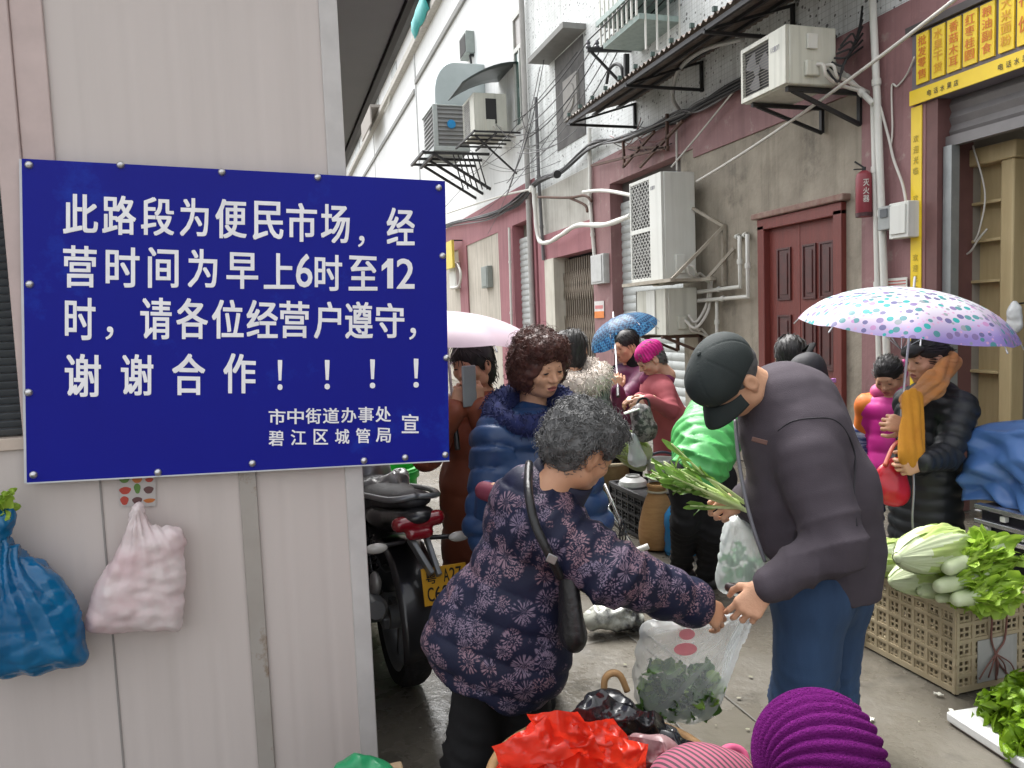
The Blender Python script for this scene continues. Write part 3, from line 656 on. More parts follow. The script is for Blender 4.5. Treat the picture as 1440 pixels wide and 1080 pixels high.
# evaporative cooler
yn=15.7; q0=wy(611,205,yn); q1=wy(655,150,yn)
R=thing('evaporative_cooler','large grey louvred evaporative cooler with blue badge and rounded duct','cooler',(q0[0]+.4,yn+.5,q0[2]))
m_cool=M('cooler_grey',(.24,.245,.24),.5,col2=(.19,.19,.19),vs=3); ml=M('cooler_lt',(.42,.46,.45),.5)
x0,x1,z0,z1=q0[0],q1[0]+.05,q0[2],q1[2]
mb=MB(); mb.box((x0+.03,yn+.03,z0),(x1,yn+1.2,z1)); mb.build('casing',m_cool,R)
mb=MB()
for z in np.arange(z0+.06,z1,.085):
    mb.add([(x0+.08,yn,z),(x1,yn,z),(x1,yn+.03,z+.06),(x0+.08,yn+.03,z+.06)],[(0,1,2,3)]); mb.add([(x0,yn+.1,z),(x0,yn+1.15,z),(x0+.03,yn+1.15,z+.06),(x0+.03,yn+.1,z+.06)],[(3,2,1,0)])
mb.build('louvre',m_cool,R,smooth=0)
mb=MB(); mb.box((x0-.005,yn-.005,z0),(x0+.09,yn+.03,z1+.02)); mb.box((x0-.005,yn-.01,z1),(x1,yn+1.2,z1+.03)); mb.box((x0-.02,yn-.02,z0-.1),(x1,yn+1.22,z0)); mb.build('frame',ml,R,bevel=.01)
mb=MB(); mb.lathe([(.0,-.012),(.085,-.010),(.09,0)],((x0+x1)/2,yn-.01,z0+.4*(z1-z0)+.12),(0,1,0),20); o=mb.build('badge',M('badge_blue',(.02,.25,.55),.3),R)
mb=MB(); prof=[]
for t in np.linspace(0,math.pi/2,9): prof.append((x0+.55-.47*math.sin(t)**.8 if False else x0+.5-.42*math.cos(t) ,z1+.03+.25+.62*math.sin(t)))
prof=[(x0+.08,z1+.03)]+prof+[(XW,z1+.9)]; prof.append((XW,z1+.03))
mb.poly([(x,yn+.1,z) for x,z in prof],(0,.9,0)); mb.build('duct',M('duct_galv',(.42,.47,.47),.4,col2=(.33,.38,.38),vs=2,metal=.4),R,bevel=.015)
mb=MB()
for yy in (yn,yn+.6,yn+1.2): mb.bar((x0-.25,yy,z0-.14),(XW,yy,z0-.14),.05,.05); mb.bar((x0-.05,yy,z0-.14),(XW,yy,z0-.85),.05,.05)
mb.bar((x0-.25,yn-.1,z0-.14),(x0-.25,yn+1.3,z0-.14),.05,.05); mb.bar((x0-.05,yn-.1,z0-.19),(x0-.05,yn+1.3,z0-.19),.05,.05)
for k in range(6): mb.bar((x0+.3+.1*k,yn-.3,z0-.2),(x0+.5+.1*k,yn-.25,z0-.9),.02,.02)
mb.build('bracket',m_iron,R)
# vent hood on white wall
R=thing('vent_hood','small grey box vent hood high on the white wall','vent',wx(672,60,4.3))
yn=16.5; q0=wy(656,73,yn); q1=wy(680,44,yn); mb=MB(); mb.box((q0[0],yn,q0[2]),(XW,yn+.6,q1[2])); mb.build('hood',M('hood_grey',(.30,.34,.32),.5),R,bevel=.01)
mb=MB(); mb.box((q0[0]-.01,yn+.05,q0[2]+.03),(q0[0]-.002,yn+.55,q1[2]-.05)); mb.build('opening',m_acdark,R)
mb=MB(); mb.bar((q0[0]+.1,yn+.1,q0[2]-.03),(XW,yn+.1,q0[2]-.75),.04,.04); mb.bar((q0[0]+.1,yn+.1,q0[2]-.03),(XW,yn+.1,q0[2]-.03),.04,.04); mb.build('bracket',m_iron,R)
# caged unit at the top
y0,y1=7.85,8.8; q=wx(903,40,4.0)
R=thing('window_cage','pale green caged window unit at the top of the tiled wall','window cage',(4.2,8.3,4.75))
mb=MB(); mb.box((4.0,y0,4.72),(XW,y1,4.78)); mb.box((3.95,y0-.05,5.0),(XW,y1+.1,5.06)); mb.build('tray',M('tray_green',(.33,.42,.39),.5,streak=.3),R)
mb=MB()
for t in np.linspace(0,1,9): mb.bar((3.97,y0+(y1-y0)*t,4.75),(3.97,y0+(y1-y0)*t,5.9),.02,.02)
for t in np.linspace(.2,1,4): mb.bar((3.97+(XW-3.97)*t*.98,y0,4.4),(3.97+(XW-3.97)*t*.98,y0,5.9),.018,.018)
mb.build('bars',m_pvc,R)
mb=MB(); mb.box((4.1,y0+.12,5.08),(4.45,y1-.1,5.7)); mb.build('casing',m_acw,R,bevel=.01)
# recessed dark window with AC between (Y 10.5-12.2 , z 4..5.4)
R=thing('upper_window','grimy recessed window with little hood behind the overhead wires','window',(XW,11.2,4.3))
mb=MB(); p0=wx(785,215);p1=wx(822,105); yb,ya=p0[1],p1[1]
mb.box((XW-.012,ya,4.15),(XW-.004,yb,5.55)); mb.build('dark_opening',M('grime',(.16,.155,.15),.85,col2=(.05,.05,.05),vs=3),R)
mb=MB(); mb.box((XW-.35,ya-.1,5.58),(XW,yb+.3,5.66)); mb.build('hood',M('hood_tile',(.22,.22,.21),.7),R)
mb=MB(); mb.box((XW-.05,ya+.2,4.5),(XW-.012,ya+.75,5.1)); mb.lathe([(.0,-.02),(.2,-.02),(.21,0)],(XW-.05,ya+.47,4.8),(1,0,0),18); mb.build('exhaust_fan',M('fan_pale',(.3,.29,.27),.7),R)
# awning
R=thing('awning','long rusty corrugated awning on black iron frame over the alley','awning',(XW,7,4.1))
mb=MB(); G=[]
for yy in np.arange(4.55,9.02,.012):
    d=.016*math.sin(yy*2*math.pi/.09); G.append([(3.58,yy,3.93+d),(4.0,yy,4.06+d),(XW,yy,4.2+d)])
mb.grid(G); mb.build('corrugated_sheet',M('rusty_sheet',(.20,.155,.125),.75,col2=(.12,.10,.09),vs=3,var=.7,dirt=(.26,.24,.22),ds=2,dl=.5),R,smooth=180)
mb=MB(); mb.bar((3.62,4.5,3.885),(3.62,9.05,3.885),.03,.04)
mb.build('rail',m_iron,R); mb=MB(); mb.bar((3.92,4.5,3.985),(3.92,9.0,3.985),.025,.03); mb.build('rail',m_iron,R); mb=MB(); mb.bar((4.25,4.5,4.085),(4.25,9.0,4.085),.025,.03); mb.build('rail',m_iron,R)
for yy in (4.7,5.9,7.4,8.98):
    mb=MB(); mb.bar((3.6,yy,3.86),(XW,yy,3.86),.028,.028); mb.bar((XW-.02,yy,3.84),(XW-.02,yy,4.14),.03,.03); mb.bar((3.6,yy,3.87),(XW,yy,4.15),.024,.024); mb.build('bracket',m_iron,R)
for yy in np.arange(4.6,9,.36): mb=MB(); mb.box((3.56,yy,3.945),(3.60,yy+.025,3.985)); mb.build('clip',M('clip_green',(.06,.10,.09),.6),R)
# insulator bracket
R=thing('wire_bracket','black iron bar with insulators carrying the overhead wires left of the awning','bracket',wx(855,72,4.1))
b0=wx(826,70,3.95); b1=np.array([XW,b0[1]-.1,b0[2]-.0]); mb=MB(); mb.bar(b0,b1,.05,.05); mb.bar(wx(881,76,4.4),wx(881,112,4.4),.06,.05); mb.bar(b0+[.05,0,-.02],b1-[0,0,.55],.03,.03); mb.build('angle_bar',m_iron,R)
for k in range(5):
    mb=MB(); p=b0+(b1-b0)*(.02+.2*k); mb.lathe([(.03,0),(.035,.02),(.022,.04),(.032,.06),(.02,.09),(0,.09)],p+[0,0,.02],n=10); mb.build('insulator',M('insulator',(.12,.12,.14),.3),R)
# ---------------------------------------------------------------- wires and pipes
def wire(name,label,cat,pts,r,mat,group=None,n=40,raw=False):
    mb=MB(); mb.tube(curve_pts(pts,n) if not raw else pts,r,6); o=mb.build(name,mat,None,smooth=180); tag(o,label,cat,group); return o
A=[wx(618,235,3.9),wx(705,165,3.9),wx(832,66,3.95),wx(962,0,3.95)]; dz=wx(1010,-6,3.95)
lab=['overhead wire on the uppermost insulator, nearest the sky','overhead wire second from the top on the black bar','overhead wire in the middle of the run on the black bar','overhead wire fourth from the top on the black bar','overhead wire nearest the wall on the black bar']
for k in range(5):
    p=b0+(b1-b0)*(.02+.2*k)+[0,0,.11]
    o=[p+[.25,3.9+.2*k,.0-.12*k],p,p+[-.05-.05*k,-5,.35]]
    pts=np.vstack([sag(o[0],o[1],.12+.05*k,16),sag(o[1],o[2],.08,16)[1:]])
    wire('overhead_wire',lab[k],'wire',pts,.0085,m_cable if k%2==0 else m_cableg,'overhead wires above the alley',raw=True)
# bundle hugging the maroon band
R=thing('cable_bundle','thick sagging bundle of black cables along the top of the maroon band','cables',(XW,8,3.6))
base=[wx(1160,58,4.40),wx(1045,118,4.40),wx(985,148,4.41),wx(950,165,4.40),wx(880,192,4.40),wx(830,207,4.40),wx(790,240,4.38),wx(757,255,4.3),wx(728,283,4.38),wx(690,303,4.38),wx(632,316,4.38),wx(600,333,4.38)]
for k in range(9):
    r=np.random.default_rng(k); off=r.normal(size=(len(base),3))*np.array([.02,.03,.035]); pts=np.array(base)+off; pts[:,0]=np.minimum(pts[:,0],XW-.03)
    mb=MB(); mb.tube(curve_pts(pts,70),r.uniform(.008,.018),6); mb.build('cable',m_cable if k%4 else m_cableg,R,smooth=180)
mb=MB(); p=wx(783,245,4.25); mb.lathe([(0,-.12),(.06,-.12),(.065,.1),(0,.12)],p,(.3,1,.2),14); mb.build('splice_box',m_cable,R)
# slack loops on the wall near the awning and the wall under it
R=thing('loose_cables','tangle of thin dark cables hanging around the pipe by the wire bracket','cables',wx(760,180,4.3))
for k in range(16):
    r=np.random.default_rng(100+k); a0=wx(r.uniform(600,735),r.uniform(150,330),4.1); a1=wx(r.uniform(740,830),r.uniform(70,260),4.35); s=sag(a0,a1,r.uniform(.02,.35),22); s[:,0]=np.minimum(s[:,0],XW-.03); mb=MB(); mb.tube(s,r.uniform(.004,.008),5); mb.build('cable',[m_cable,m_cableg,m_cableg][k%3],R,smooth=180)
mb=MB(); p=[wx(853,118,4.42),wx(857,98,4.42),wx(866,90,4.42),wx(874,95,4.42),wx(876,112,4.42)]; mb.tube(curve_pts(p,20),.022); mb.build('coil',m_cable,R)
R=thing('hanging_wires','thin dark wires hanging over the maroon fence iron above the tall air conditioner','cables',wx(900,200,4.3))
for k in range(8):
    r=np.random.default_rng(200+k); a0=wx(r.uniform(835,900),r.uniform(160,230),4.42); a1=wx(r.uniform(900,950),r.uniform(150,240),4.42); mb=MB(); mb.tube(sag(a0,a1,r.uniform(.0,.15),14),.006,5); mb.build('wire',m_cable if k%2 else M('rw2',(.25,.1,.09),.6),R,smooth=180)
mb=MB()
for a,b in (((832,233),(935,208)),((938,160),(938,212)),((876,192),(878,235)),((880,208),(940,207)),((876,235),(920,185)),((900,235),(960,170))): mb.bar(wx(*a,4.38),wx(*b,4.38),.03,.03)
mb.build('rusty_rack',m_rust,R)
wire('white_cable','white cable stretched from the tall air conditioner up to the top right','cable',sag(wx(980,255,4.2),wx(1352,-8,4.1),.05,30),.013,m_cablew,raw=True)
wire('white_cable','long pale cable running down from the cream air conditioner to the tall one','cable',[wx(1040,118,4.4),wx(990,180,4.4),wx(944,235,4.3)],.010,m_cablew)
wire('flex_conduit','grey flexible conduit looping below the awning to the cable bundle','conduit',[wx(1045,55,4.1),wx(990,70,4.1),wx(955,98,4.25),wx(946,135,4.35),wx(955,155,4.42)],.022,M('conduit_grey',(.40,.40,.38),.5))
wire('flex_conduit','pale conduit dropping from cable bundle onto the tall air conditioner','conduit',[wx(958,160,4.42),wx(952,180,4.42),wx(952,240,4.3)],.013,m_cablew)
# white hose run in the middle
R=thing('white_hose','lumpy white insulated hose crossing above the folding gate','hose',wx(800,320,4.35))
mb=MB(); mb.tube(curve_pts([wx(628,300,4.3),wx(700,277,4.3),wx(742,267,4.3),wx(750,263,4.3)],30),.02); mb.build('hose',m_pvc,R,smooth=180)
mb=MB(); mb.tube(curve_pts([wx(750,265,4.3),wx(752,290,4.3),wx(757,335,4.3),wx(770,341,4.3),wx(790,330,4.3),wx(812,317,4.3),wx(850,316,4.3),wx(888,303,4.2)],50),.035+.004*np.sin(np.arange(50)*1.3)); mb.build('hose',m_pvc,R,smooth=180)
mb=MB(); mb.tube(curve_pts([wx(820,270,4.35),wx(850,268,4.35),wx(890,275,4.2)],20),.024); mb.build('hose',m_pvc,R,smooth=180)
mb=MB(); mb.lathe([(0,0),(.06,0),(.07,.05),(.05,.1),(0,.11)],wx(749,270,4.3),n=14); mb.build('cap',m_pvc,R)
mb=MB(); mb.tube(curve_pts([wx(757,277,4.3),wx(800,278,4.35),wx(822,275,4.4),wx(832,283,4.4)],16),.02); mb.tube(curve_pts([wx(800,278,4.35),wx(822,288,4.42),wx(826,298,4.42)],10),.02); mb.build('rusty_arm',m_rust,R,smooth=180)
# pipes
def pipe(label,pts,r,mat,name='drain_pipe',cat='pipe',clips=True):
    R=thing(name,label,cat,pts[-1]); mb=MB(); mb.tube(np.array(pts),r,10); mb.build('pipe',mat,R,smooth=60)
    if clips:
        for t in (.2,.5,.8):
            k=t*(len(pts)-1); i=min(int(k),len(pts)-2); f=k-i; p=np.array(pts[i])*(1-f)+np.array(pts[i+1])*f; d=unit(np.array(pts[i+1])-np.array(pts[i])); mb=MB(); mb.lathe([(r+.006,-.025),(r+.008,0),(r+.006,.025)],p,d,12); mb.build('clip',mat,R)
    return R
pipe('tall grey drain pipe where white wall meets the tiled wall',[(4.42,13.05,9),(4.42,13.05,.0)],.05,M('pipe_grey',(.42,.41,.39),.5,streak=.3))
pipe('dirty thin pipe beside the black cables left of the tile',[(4.43,12.5,5.2),(4.43,12.5,3.9),(4.43,12.4,2.5)],.03,m_cableg)
pipe('thin white pipe running down to meter box beside the folding gate',[wx(829,180,4.44),wx(830,285,4.44),wx(836,360,4.44)],.028,m_pvc)
pipe('white pipe on maroon pillar by the shop, left one of the upright pair',[wx(1228,146,4.43),wx(1232,300,4.43),wx(1236,500,4.43),(4.43,wx(1236,500,4.43)[1],0)],.022,m_pvc)
pipe('thick white pipe on the maroon pillar by the shop rising past the eaves',[wx(1226,-20,4.42),wx(1234,150,4.42),wx(1240,300,4.42),wx(1247,500,4.42),(4.42,wx(1247,500,4.42)[1],0)],.027,m_pvc)
pipe('pale pipe slanting from the cream air conditioner to the maroon pillar',[wx(1157,76,4.4),wx(1228,146,4.4)],.022,m_pvc)
pipe('white pipe with a bend left of the red door, upper one of the two',[wx(972,412,4.4),wx(1041,403,4.44),wx(1040,333,4.44),wx(1035,333,4.49)],.022,m_pvc)
pipe('white pipe with a bend beside the red door, the longer lower one',[wx(970,424,4.4),wx(1052,417,4.44),wx(1051,330,4.44),wx(1046,331,4.49)],.022,m_pvc)
pipe('short white pipe dropping from the lower bent pipe behind the cap',[wx(1008,421,4.44),wx(1008,500,4.44),(4.44,wx(1008,500,4.44)[1],0)],.018,m_pvc)
pipe('thin whitish pipe down the far maroon pillar',[wx(716,320,4.42),wx(719,440,4.42),(4.42,wx(719,440,4.42)[1],0)],.025,m_pvc)
wire('pale_cable','thin pale cable falling from the shop sign corner down the maroon pillar','cable',[wx(1286,80,4.42),wx(1275,105,4.46),wx(1262,121,4.46),wx(1254,122,4.46),wx(1255,180,4.46),wx(1253,205,4.46)],.007,m_cablew)
wire('pale_cable','pale cable curving down the maroon pillar into the meter box','cable',[wx(1238,150,4.43),wx(1250,195,4.45),wx(1257,225,4.45),wx(1270,262,4.44),wx(1276,300,4.42)],.010,m_cablew)
# fire extinguisher
R=thing('fire_extinguisher','red fire extinguisher hanging on the edge of the maroon pillar','extinguisher',wx(1215,305,4.4))
p=wx(1215,305,4.38); 
mb=MB(); mb.lathe([(0,0),(.05,0),(.06,.015),(.06,.29),(.052,.325),(.025,.345),(0,.345)],p,n=20); mb.build('cylinder',M('ext_red',(.27,.035,.05),.45,col2=(.19,.03,.04),vs=10),R)
mb=MB(); mb.lathe([(.0605,.0),(.0615,.03)],p,n=20); mb.build('base_ring',M('ext_base',(.06,.015,.02),.5),R)
mb=MB(); mb.lathe([(.014,.34),(.014,.375),(0,.375)],p,n=10); mb.bar(p+[0,0,.37],p+[-.06,.03,.42],.016,.01); mb.bar(p+[0,0,.36],p+[-.07,.03,.36],.016,.008); mb.build('valve',m_iron,R)
mb=MB()
th=math.atan2(-(p[1]),-(p[0]))
for i,(ch,zz) in enumerate((('灭',.25),('火',.19),('器',.13))):
    c=p+[.0625*math.cos(th+.25),.0625*math.sin(th+.25),zz]; u=np.array([-math.sin(th+.25),math.cos(th+.25),0])*.022; mb2=[c-u+[0,0,.025],c+u+[0,0,.025],c+u-[0,0,.025],c-u-[0,0,.025]]; put_glyph(mb,ch,[mb2[0],mb2[1],mb2[2],mb2[3]],.01)
mb.build('lettering',m_pvc,R,smooth=0)
# meter boxes, posters
def meter(label,pa,pb,x,mat,lid=True,depth=.09):
    a=wx(*pa,x); b=wx(*pb,x); R=thing('meter_box',label,'meter box',(x,(a[1]+b[1])/2,b[2]))
    mb=MB(); mb.box((x,b[1],b[2]),(XW,a[1],a[2])); mb.build('box',mat,R,bevel=.006)
    if lid: mb=MB(); dy=(a[1]-b[1]); mb.box((x-.012,b[1]+dy*.1,b[2]+.03),(x,b[1]+dy*.9,a[2]-.02)); mb.build('lid',mat,R,bevel=.004)
    return R
R=meter('white electricity meter box with a grey counter on the maroon pillar',(1250,287),(1277,333),4.37,m_acw)
a=wx(1234,292,4.36); b=wx(1251,322,4.36); mb=MB(); mb.box((4.36,b[1],b[2]),(4.48,a[1],a[2])); cb=mb.build('counter',M('meter_grey',(.34,.36,.35),.4),R,bevel=.006)
mb=MB(); mb.box((4.352,b[1]+.02,b[2]+.09),(4.36,a[1]-.03,a[2]-.02)); mb.build('window',M('meter_glass',(.10,.11,.12),.1),cb)
meter('upright grey meter box under thin pipe beside the folding gate',(830,360),(849,398),4.38,M('meter_lt',(.55,.56,.55),.5,streak=.2))
meter('small grey green switch box on the far plaster wall',(676,376),(686,404),4.38,M('switch_grey',(.26,.29,.27),.6))
meter('pale meter box with white hose at the right edge of the sign',(631,372),(642,405),4.36,m_acw)
wire('white_hose','white hose curled around the pale meter box by the sign','hose',[wx(634,368,4.32),wx(643,372,4.32),wx(648,385,4.32),wx(645,402,4.32),wx(634,405,4.32)],.03,m_pvc)
def poster(label,pa,pb,x,cols):
    a=wx(*pa,x); b=wx(*pb,x); R=thing('wall_notice',label,'notice',(x,b[1],b[2])); mb=MB(); mb.box((x-.004,b[1],b[2]),(x,a[1],a[2])); s=mb.build('sheet',cols[0],R)
    return R,a,b
R,a,b=poster('small white notice with red lines behind the dotted umbrella top',(1247,392),(1276,412),4.462,[m_acw])
mb=MB(); 
for k in range(4): mb.box((4.4555,b[1]+.01,a[2]-.02-.022*k-.008),(4.4575,a[1]-.01,a[2]-.02-.022*k))
mb.build('print',M('notice_red',(.55,.12,.1),.5),R)
R,a,b=poster('orange and white poster low on the maroon pillar beside the shutter',(836,424),(850,447),4.462,[M('poster_white',(.7,.68,.66),.6)])
mb=MB(); mb.box((4.4555,b[1],b[2]),(4.4575,a[1],b[2]+(a[2]-b[2])*.4)); mb.build('orange_band',M('poster_orange',(.75,.22,.03),.5),R)
mb=MB(); mb.box((4.4555,b[1]+.03,b[2]+(a[2]-b[2])*.55),(4.4575,a[1]-.03,b[2]+(a[2]-b[2])*.75)); mb.build('print',M('poster_pink',(.6,.2,.2),.5),R)
R=thing('shop_sign','small yellow hanging shop sign far down alley behind the notice board','sign',wx(631,370,4.2)); mb=MB(); a=wx(620,345,4.2); b=wx(637,376,4.2); mb.box((4.19,b[1],b[2]),(4.25,a[1],a[2])); mb.build('panel',M('far_yellow',(.75,.6,.1),.5),R); mb=MB(); mb.bar((4.22,b[1]+.1,a[2]),(XW,b[1]+.1,a[2]),.03,.03); mb.build('bracket',m_iron,R)
# teal tarp scrap near the eave
R=thing('teal_banner','scrap of teal sheeting caught at the roof of the white building','banner',wx(590,15,4.3)); p=wx(592,10,4.3)
G=[[p+np.array([-.1*math.sin(i*1.1),(j-3)*.35,(i-2)*.22+.05*math.sin(j*2)]) for j in range(7)] for i in range(5)]; mb=MB(); mb.grid(G); mb.build('cloth',M('teal',(.05,.45,.45),.6),R,solid=.01)
# shop interior things seen over the crowd
R=thing('wooden_cabinet','tall cream wooden shelf cabinet standing in the shop doorway','cabinet',(4.95,4.0,0))
mw=M('cream_wood',(.50,.40,.22),.6,col2=(.40,.31,.16),vs=4,stretch=(5,5,.6)); 
cx=4.78
ya=wx(1312,300,cx)[1]; yb=wx(1425,300,cx)[1]; yc=wx(1400,300,cx)[1]; ztop=wx(1350,215,cx)[2]
mb=MB(); mb.box((cx+.09,yb,0),(cx+.11,ya,ztop)); mb.build('back',mw,R)
mb=MB(); mb.box((cx,ya-.07,0),(cx+.1,ya,ztop-.12)); mb.box((cx,yb,0),(cx+.1,yb+.10,ztop-.12)); mb.box((cx-.015,yb-.02,ztop-.12),(cx+.1,ya+.02,ztop)); mb.build('frame',mw,R,bevel=.012)
for py in (292,343,398,455,520): z=wx(1340,py,cx)[2]; mb=MB(); mb.box((cx+.01,yb+.1,z-.012),(cx+.088,ya-.07,z+.008)); mb.build('shelf',mw,R,bevel=.003)
mb=MB(); mb.tube(curve_pts([wx(1318,195,cx-.05),wx(1322,250,cx-.04),wx(1345,315,cx-.03),wx(1342,345,cx-.03),wx(1360,357,cx-.03),wx(1377,335,cx-.03),wx(1388,322,cx-.03)],40),.007); mb.build('cable',m_cablew,R,smooth=180)
mb=MB(); mb.tube(curve_pts([wx(1368,205,cx-.05),wx(1385,270,cx-.03),wx(1378,320,cx-.03),wx(1370,340,cx-.03)],30),.006); mb.build('cable',m_cablew,R,smooth=180)
R=thing('hanging_bag','white plastic bag hanging from a nail beside the cream cabinet','bag',wx(1428,450,4.7)); mb=MB()
p=wx(1427,430,4.66); prims=[cap(p-[0,0,.03],p-[0,0,.13],.045,.055,.03,fl=((1,0,0),1.8)),cap(p+[0,0,.02],p-[0,0,.05],.012,.035)]
sm(mb,prims,.008,lambda V,N:.006*snoise(V,60,5)); mb.build('bag',M('bag_white_far',(.6,.62,.62),.4),R,smooth=180)
mb=MB(); mb.bar(p+[.0,0,.01],p+[.12,0,.02],.01,.01); mb.build('nail',m_iron,R)
# ================================================================ people: library
m_skin=M('skin',(.64,.375,.245),.48,col2=(.55,.29,.175),vs=28,var=.9,spec=.35,bump=.15,bs=160); m_skin2=M('skin_tan',(.54,.30,.18),.48,col2=(.45,.22,.125),vs=30,var=.9)
m_skin3=M('skin_pale',(.55,.33,.24),.5,col2=(.47,.26,.18),vs=30)
m_hairk=M('hair_black',(.010,.009,.009),.55,col2=(.022,.02,.02),vs=60); m_hairb=M('hair_brown',(.115,.040,.029),.5,col2=(.040,.014,.011),vs=40); m_hairg=M('hair_grey',(.17,.17,.17),.6,col2=(.035,.035,.035),vs=20,var=.45)
m_lip=M('lip',(.36,.12,.10),.45); m_lash=M('lash',(.02,.014,.012),.5); m_brow=M('brow',(.035,.022,.018),.7); m_eyew=M('eye_white',(.5,.47,.44),.3)
def head_axes(f,u):
    f=unit(f); u=np.asarray(u,float); u=unit(u-f*np.dot(u,f)); return np.stack([np.cross(f,u),f,u])
def head_mesh(mb,c,A,s=1.,h=.0033,old=0.,mouth=.004,mi_lip=None,fem=True,ears=True):
    pr=[ell((0,-.012,.03),(.073,.093,.088)), ell((0,.02,-.03),(.0585,.066,.08),k=.03), ell((0,.052,-.085),(.026,.026,.022),k=.035),
        cap((-.045,.01,-.068),(.045,.01,-.068),.026,k=.04)]
    for sx in(-1,1):
        pr+=[ell((sx*.037,.058,-.026),(.026,.022,.022),k=.025), ell((sx*.032,.086,.004),(.017,.014,.0095),k=.012,op='-'),
             ell((sx*.031,.0725,.001),(.0185,.013,.0125),k=.006), ]
        if ears: pr+=[ell((sx*.078,-.008,-.010),(.0105,.021,.033),k=.008), ell((sx*.088,-.004,-.006),(.006,.010,.018),k=.006,op='-'), ell((sx*.073,.0,-.038),(.008,.010,.012),k=.006)]
    pr+=[cap((-.030,.077,.022),(.030,.077,.022),.0095,k=.02), cap((0,.082,.010),(0,.1005,-.026),.0075,.0115,k=.014), ell((.0115,.0905,-.031),(.009,.010,.0075),k=.008), ell((-.0115,.0905,-.031),(.009,.010,.0075),k=.008),
         ell((.006,.098,-.039),(.0035,.006,.003),k=.003,op='-'),ell((-.006,.098,-.039),(.0035,.006,.003),k=.003,op='-'),
         ell((0,.078,-.056),(.025,.016,.010),k=.012), ell((0,.0765,-.069),(.022,.016,.0095),k=.010), cap((-.019,.091,-.0625),(.019,.091,-.0625),mouth,mouth,k=.003,op='-')]
    if old:
        for sx in(-1,1): pr+=[cap((sx*.020,.094,-.036),(sx*.033,.078,-.066),.0022,.0022,k=.008,op='-'),cap((sx*.022,.086,-.0145),(sx*.040,.078,-.016),.002,k=.006,op='-')]
    pr+=[cap((0,-.022,-.05),(0,-.04,-.17),.050,.055,k=.03)]
    V,F=sdf_mesh(pr,h)
    lipm=(np.abs(V[:,0])<.0225)&(V[:,1]>.078)&(np.abs(V[:,2]+.0625)<.0125*(1-(np.abs(V[:,0])/.0225)**2*.75))
    F=np.asarray(F); fl=lipm[F].all(1)
    n0=mb.n; mb.v.append(c+s*V@A); o=mb.n; mb.f+= [tuple(q) for q in (F+o).tolist()]; mb.m+=[1 if x else 0 for x in fl]; mb.n+=len(V)
def face_bits(root,c,A,s=1.,open_=.0022,brow=m_brow,look=0.,browz=.024):
    T=lambda p: c+s*np.asarray(p)@A
    for sx in(-1,1):
        mb=MB(); mb.tube([T((sx*.018,.0825,-.0005)),T((sx*.025,.0855,.0012)),T((sx*.032,.0858,.0016)),T((sx*.040,.0825,.001)),T((sx*.046,.0765,-.001))],np.array([.0012,.0024,.0029,.0026,.0012])*s,6); 
        mb.ell(T((sx*.032,.0852,-.0012)),(.0085*s,.0016*s,open_*s),A,8); mb.build('eye',m_lash,root,smooth=180)
        mb=MB(); mb.tube([T((sx*.013,.0872,browz-.003)),T((sx*.024,.0868,browz)),T((sx*.038,.0785,browz+.001)),T((sx*.048,.068,browz-.004))],np.array([.0020,.0034,.0030,.0012])*s,6,flat=.6); mb.build('eyebrow',brow,root,smooth=180)
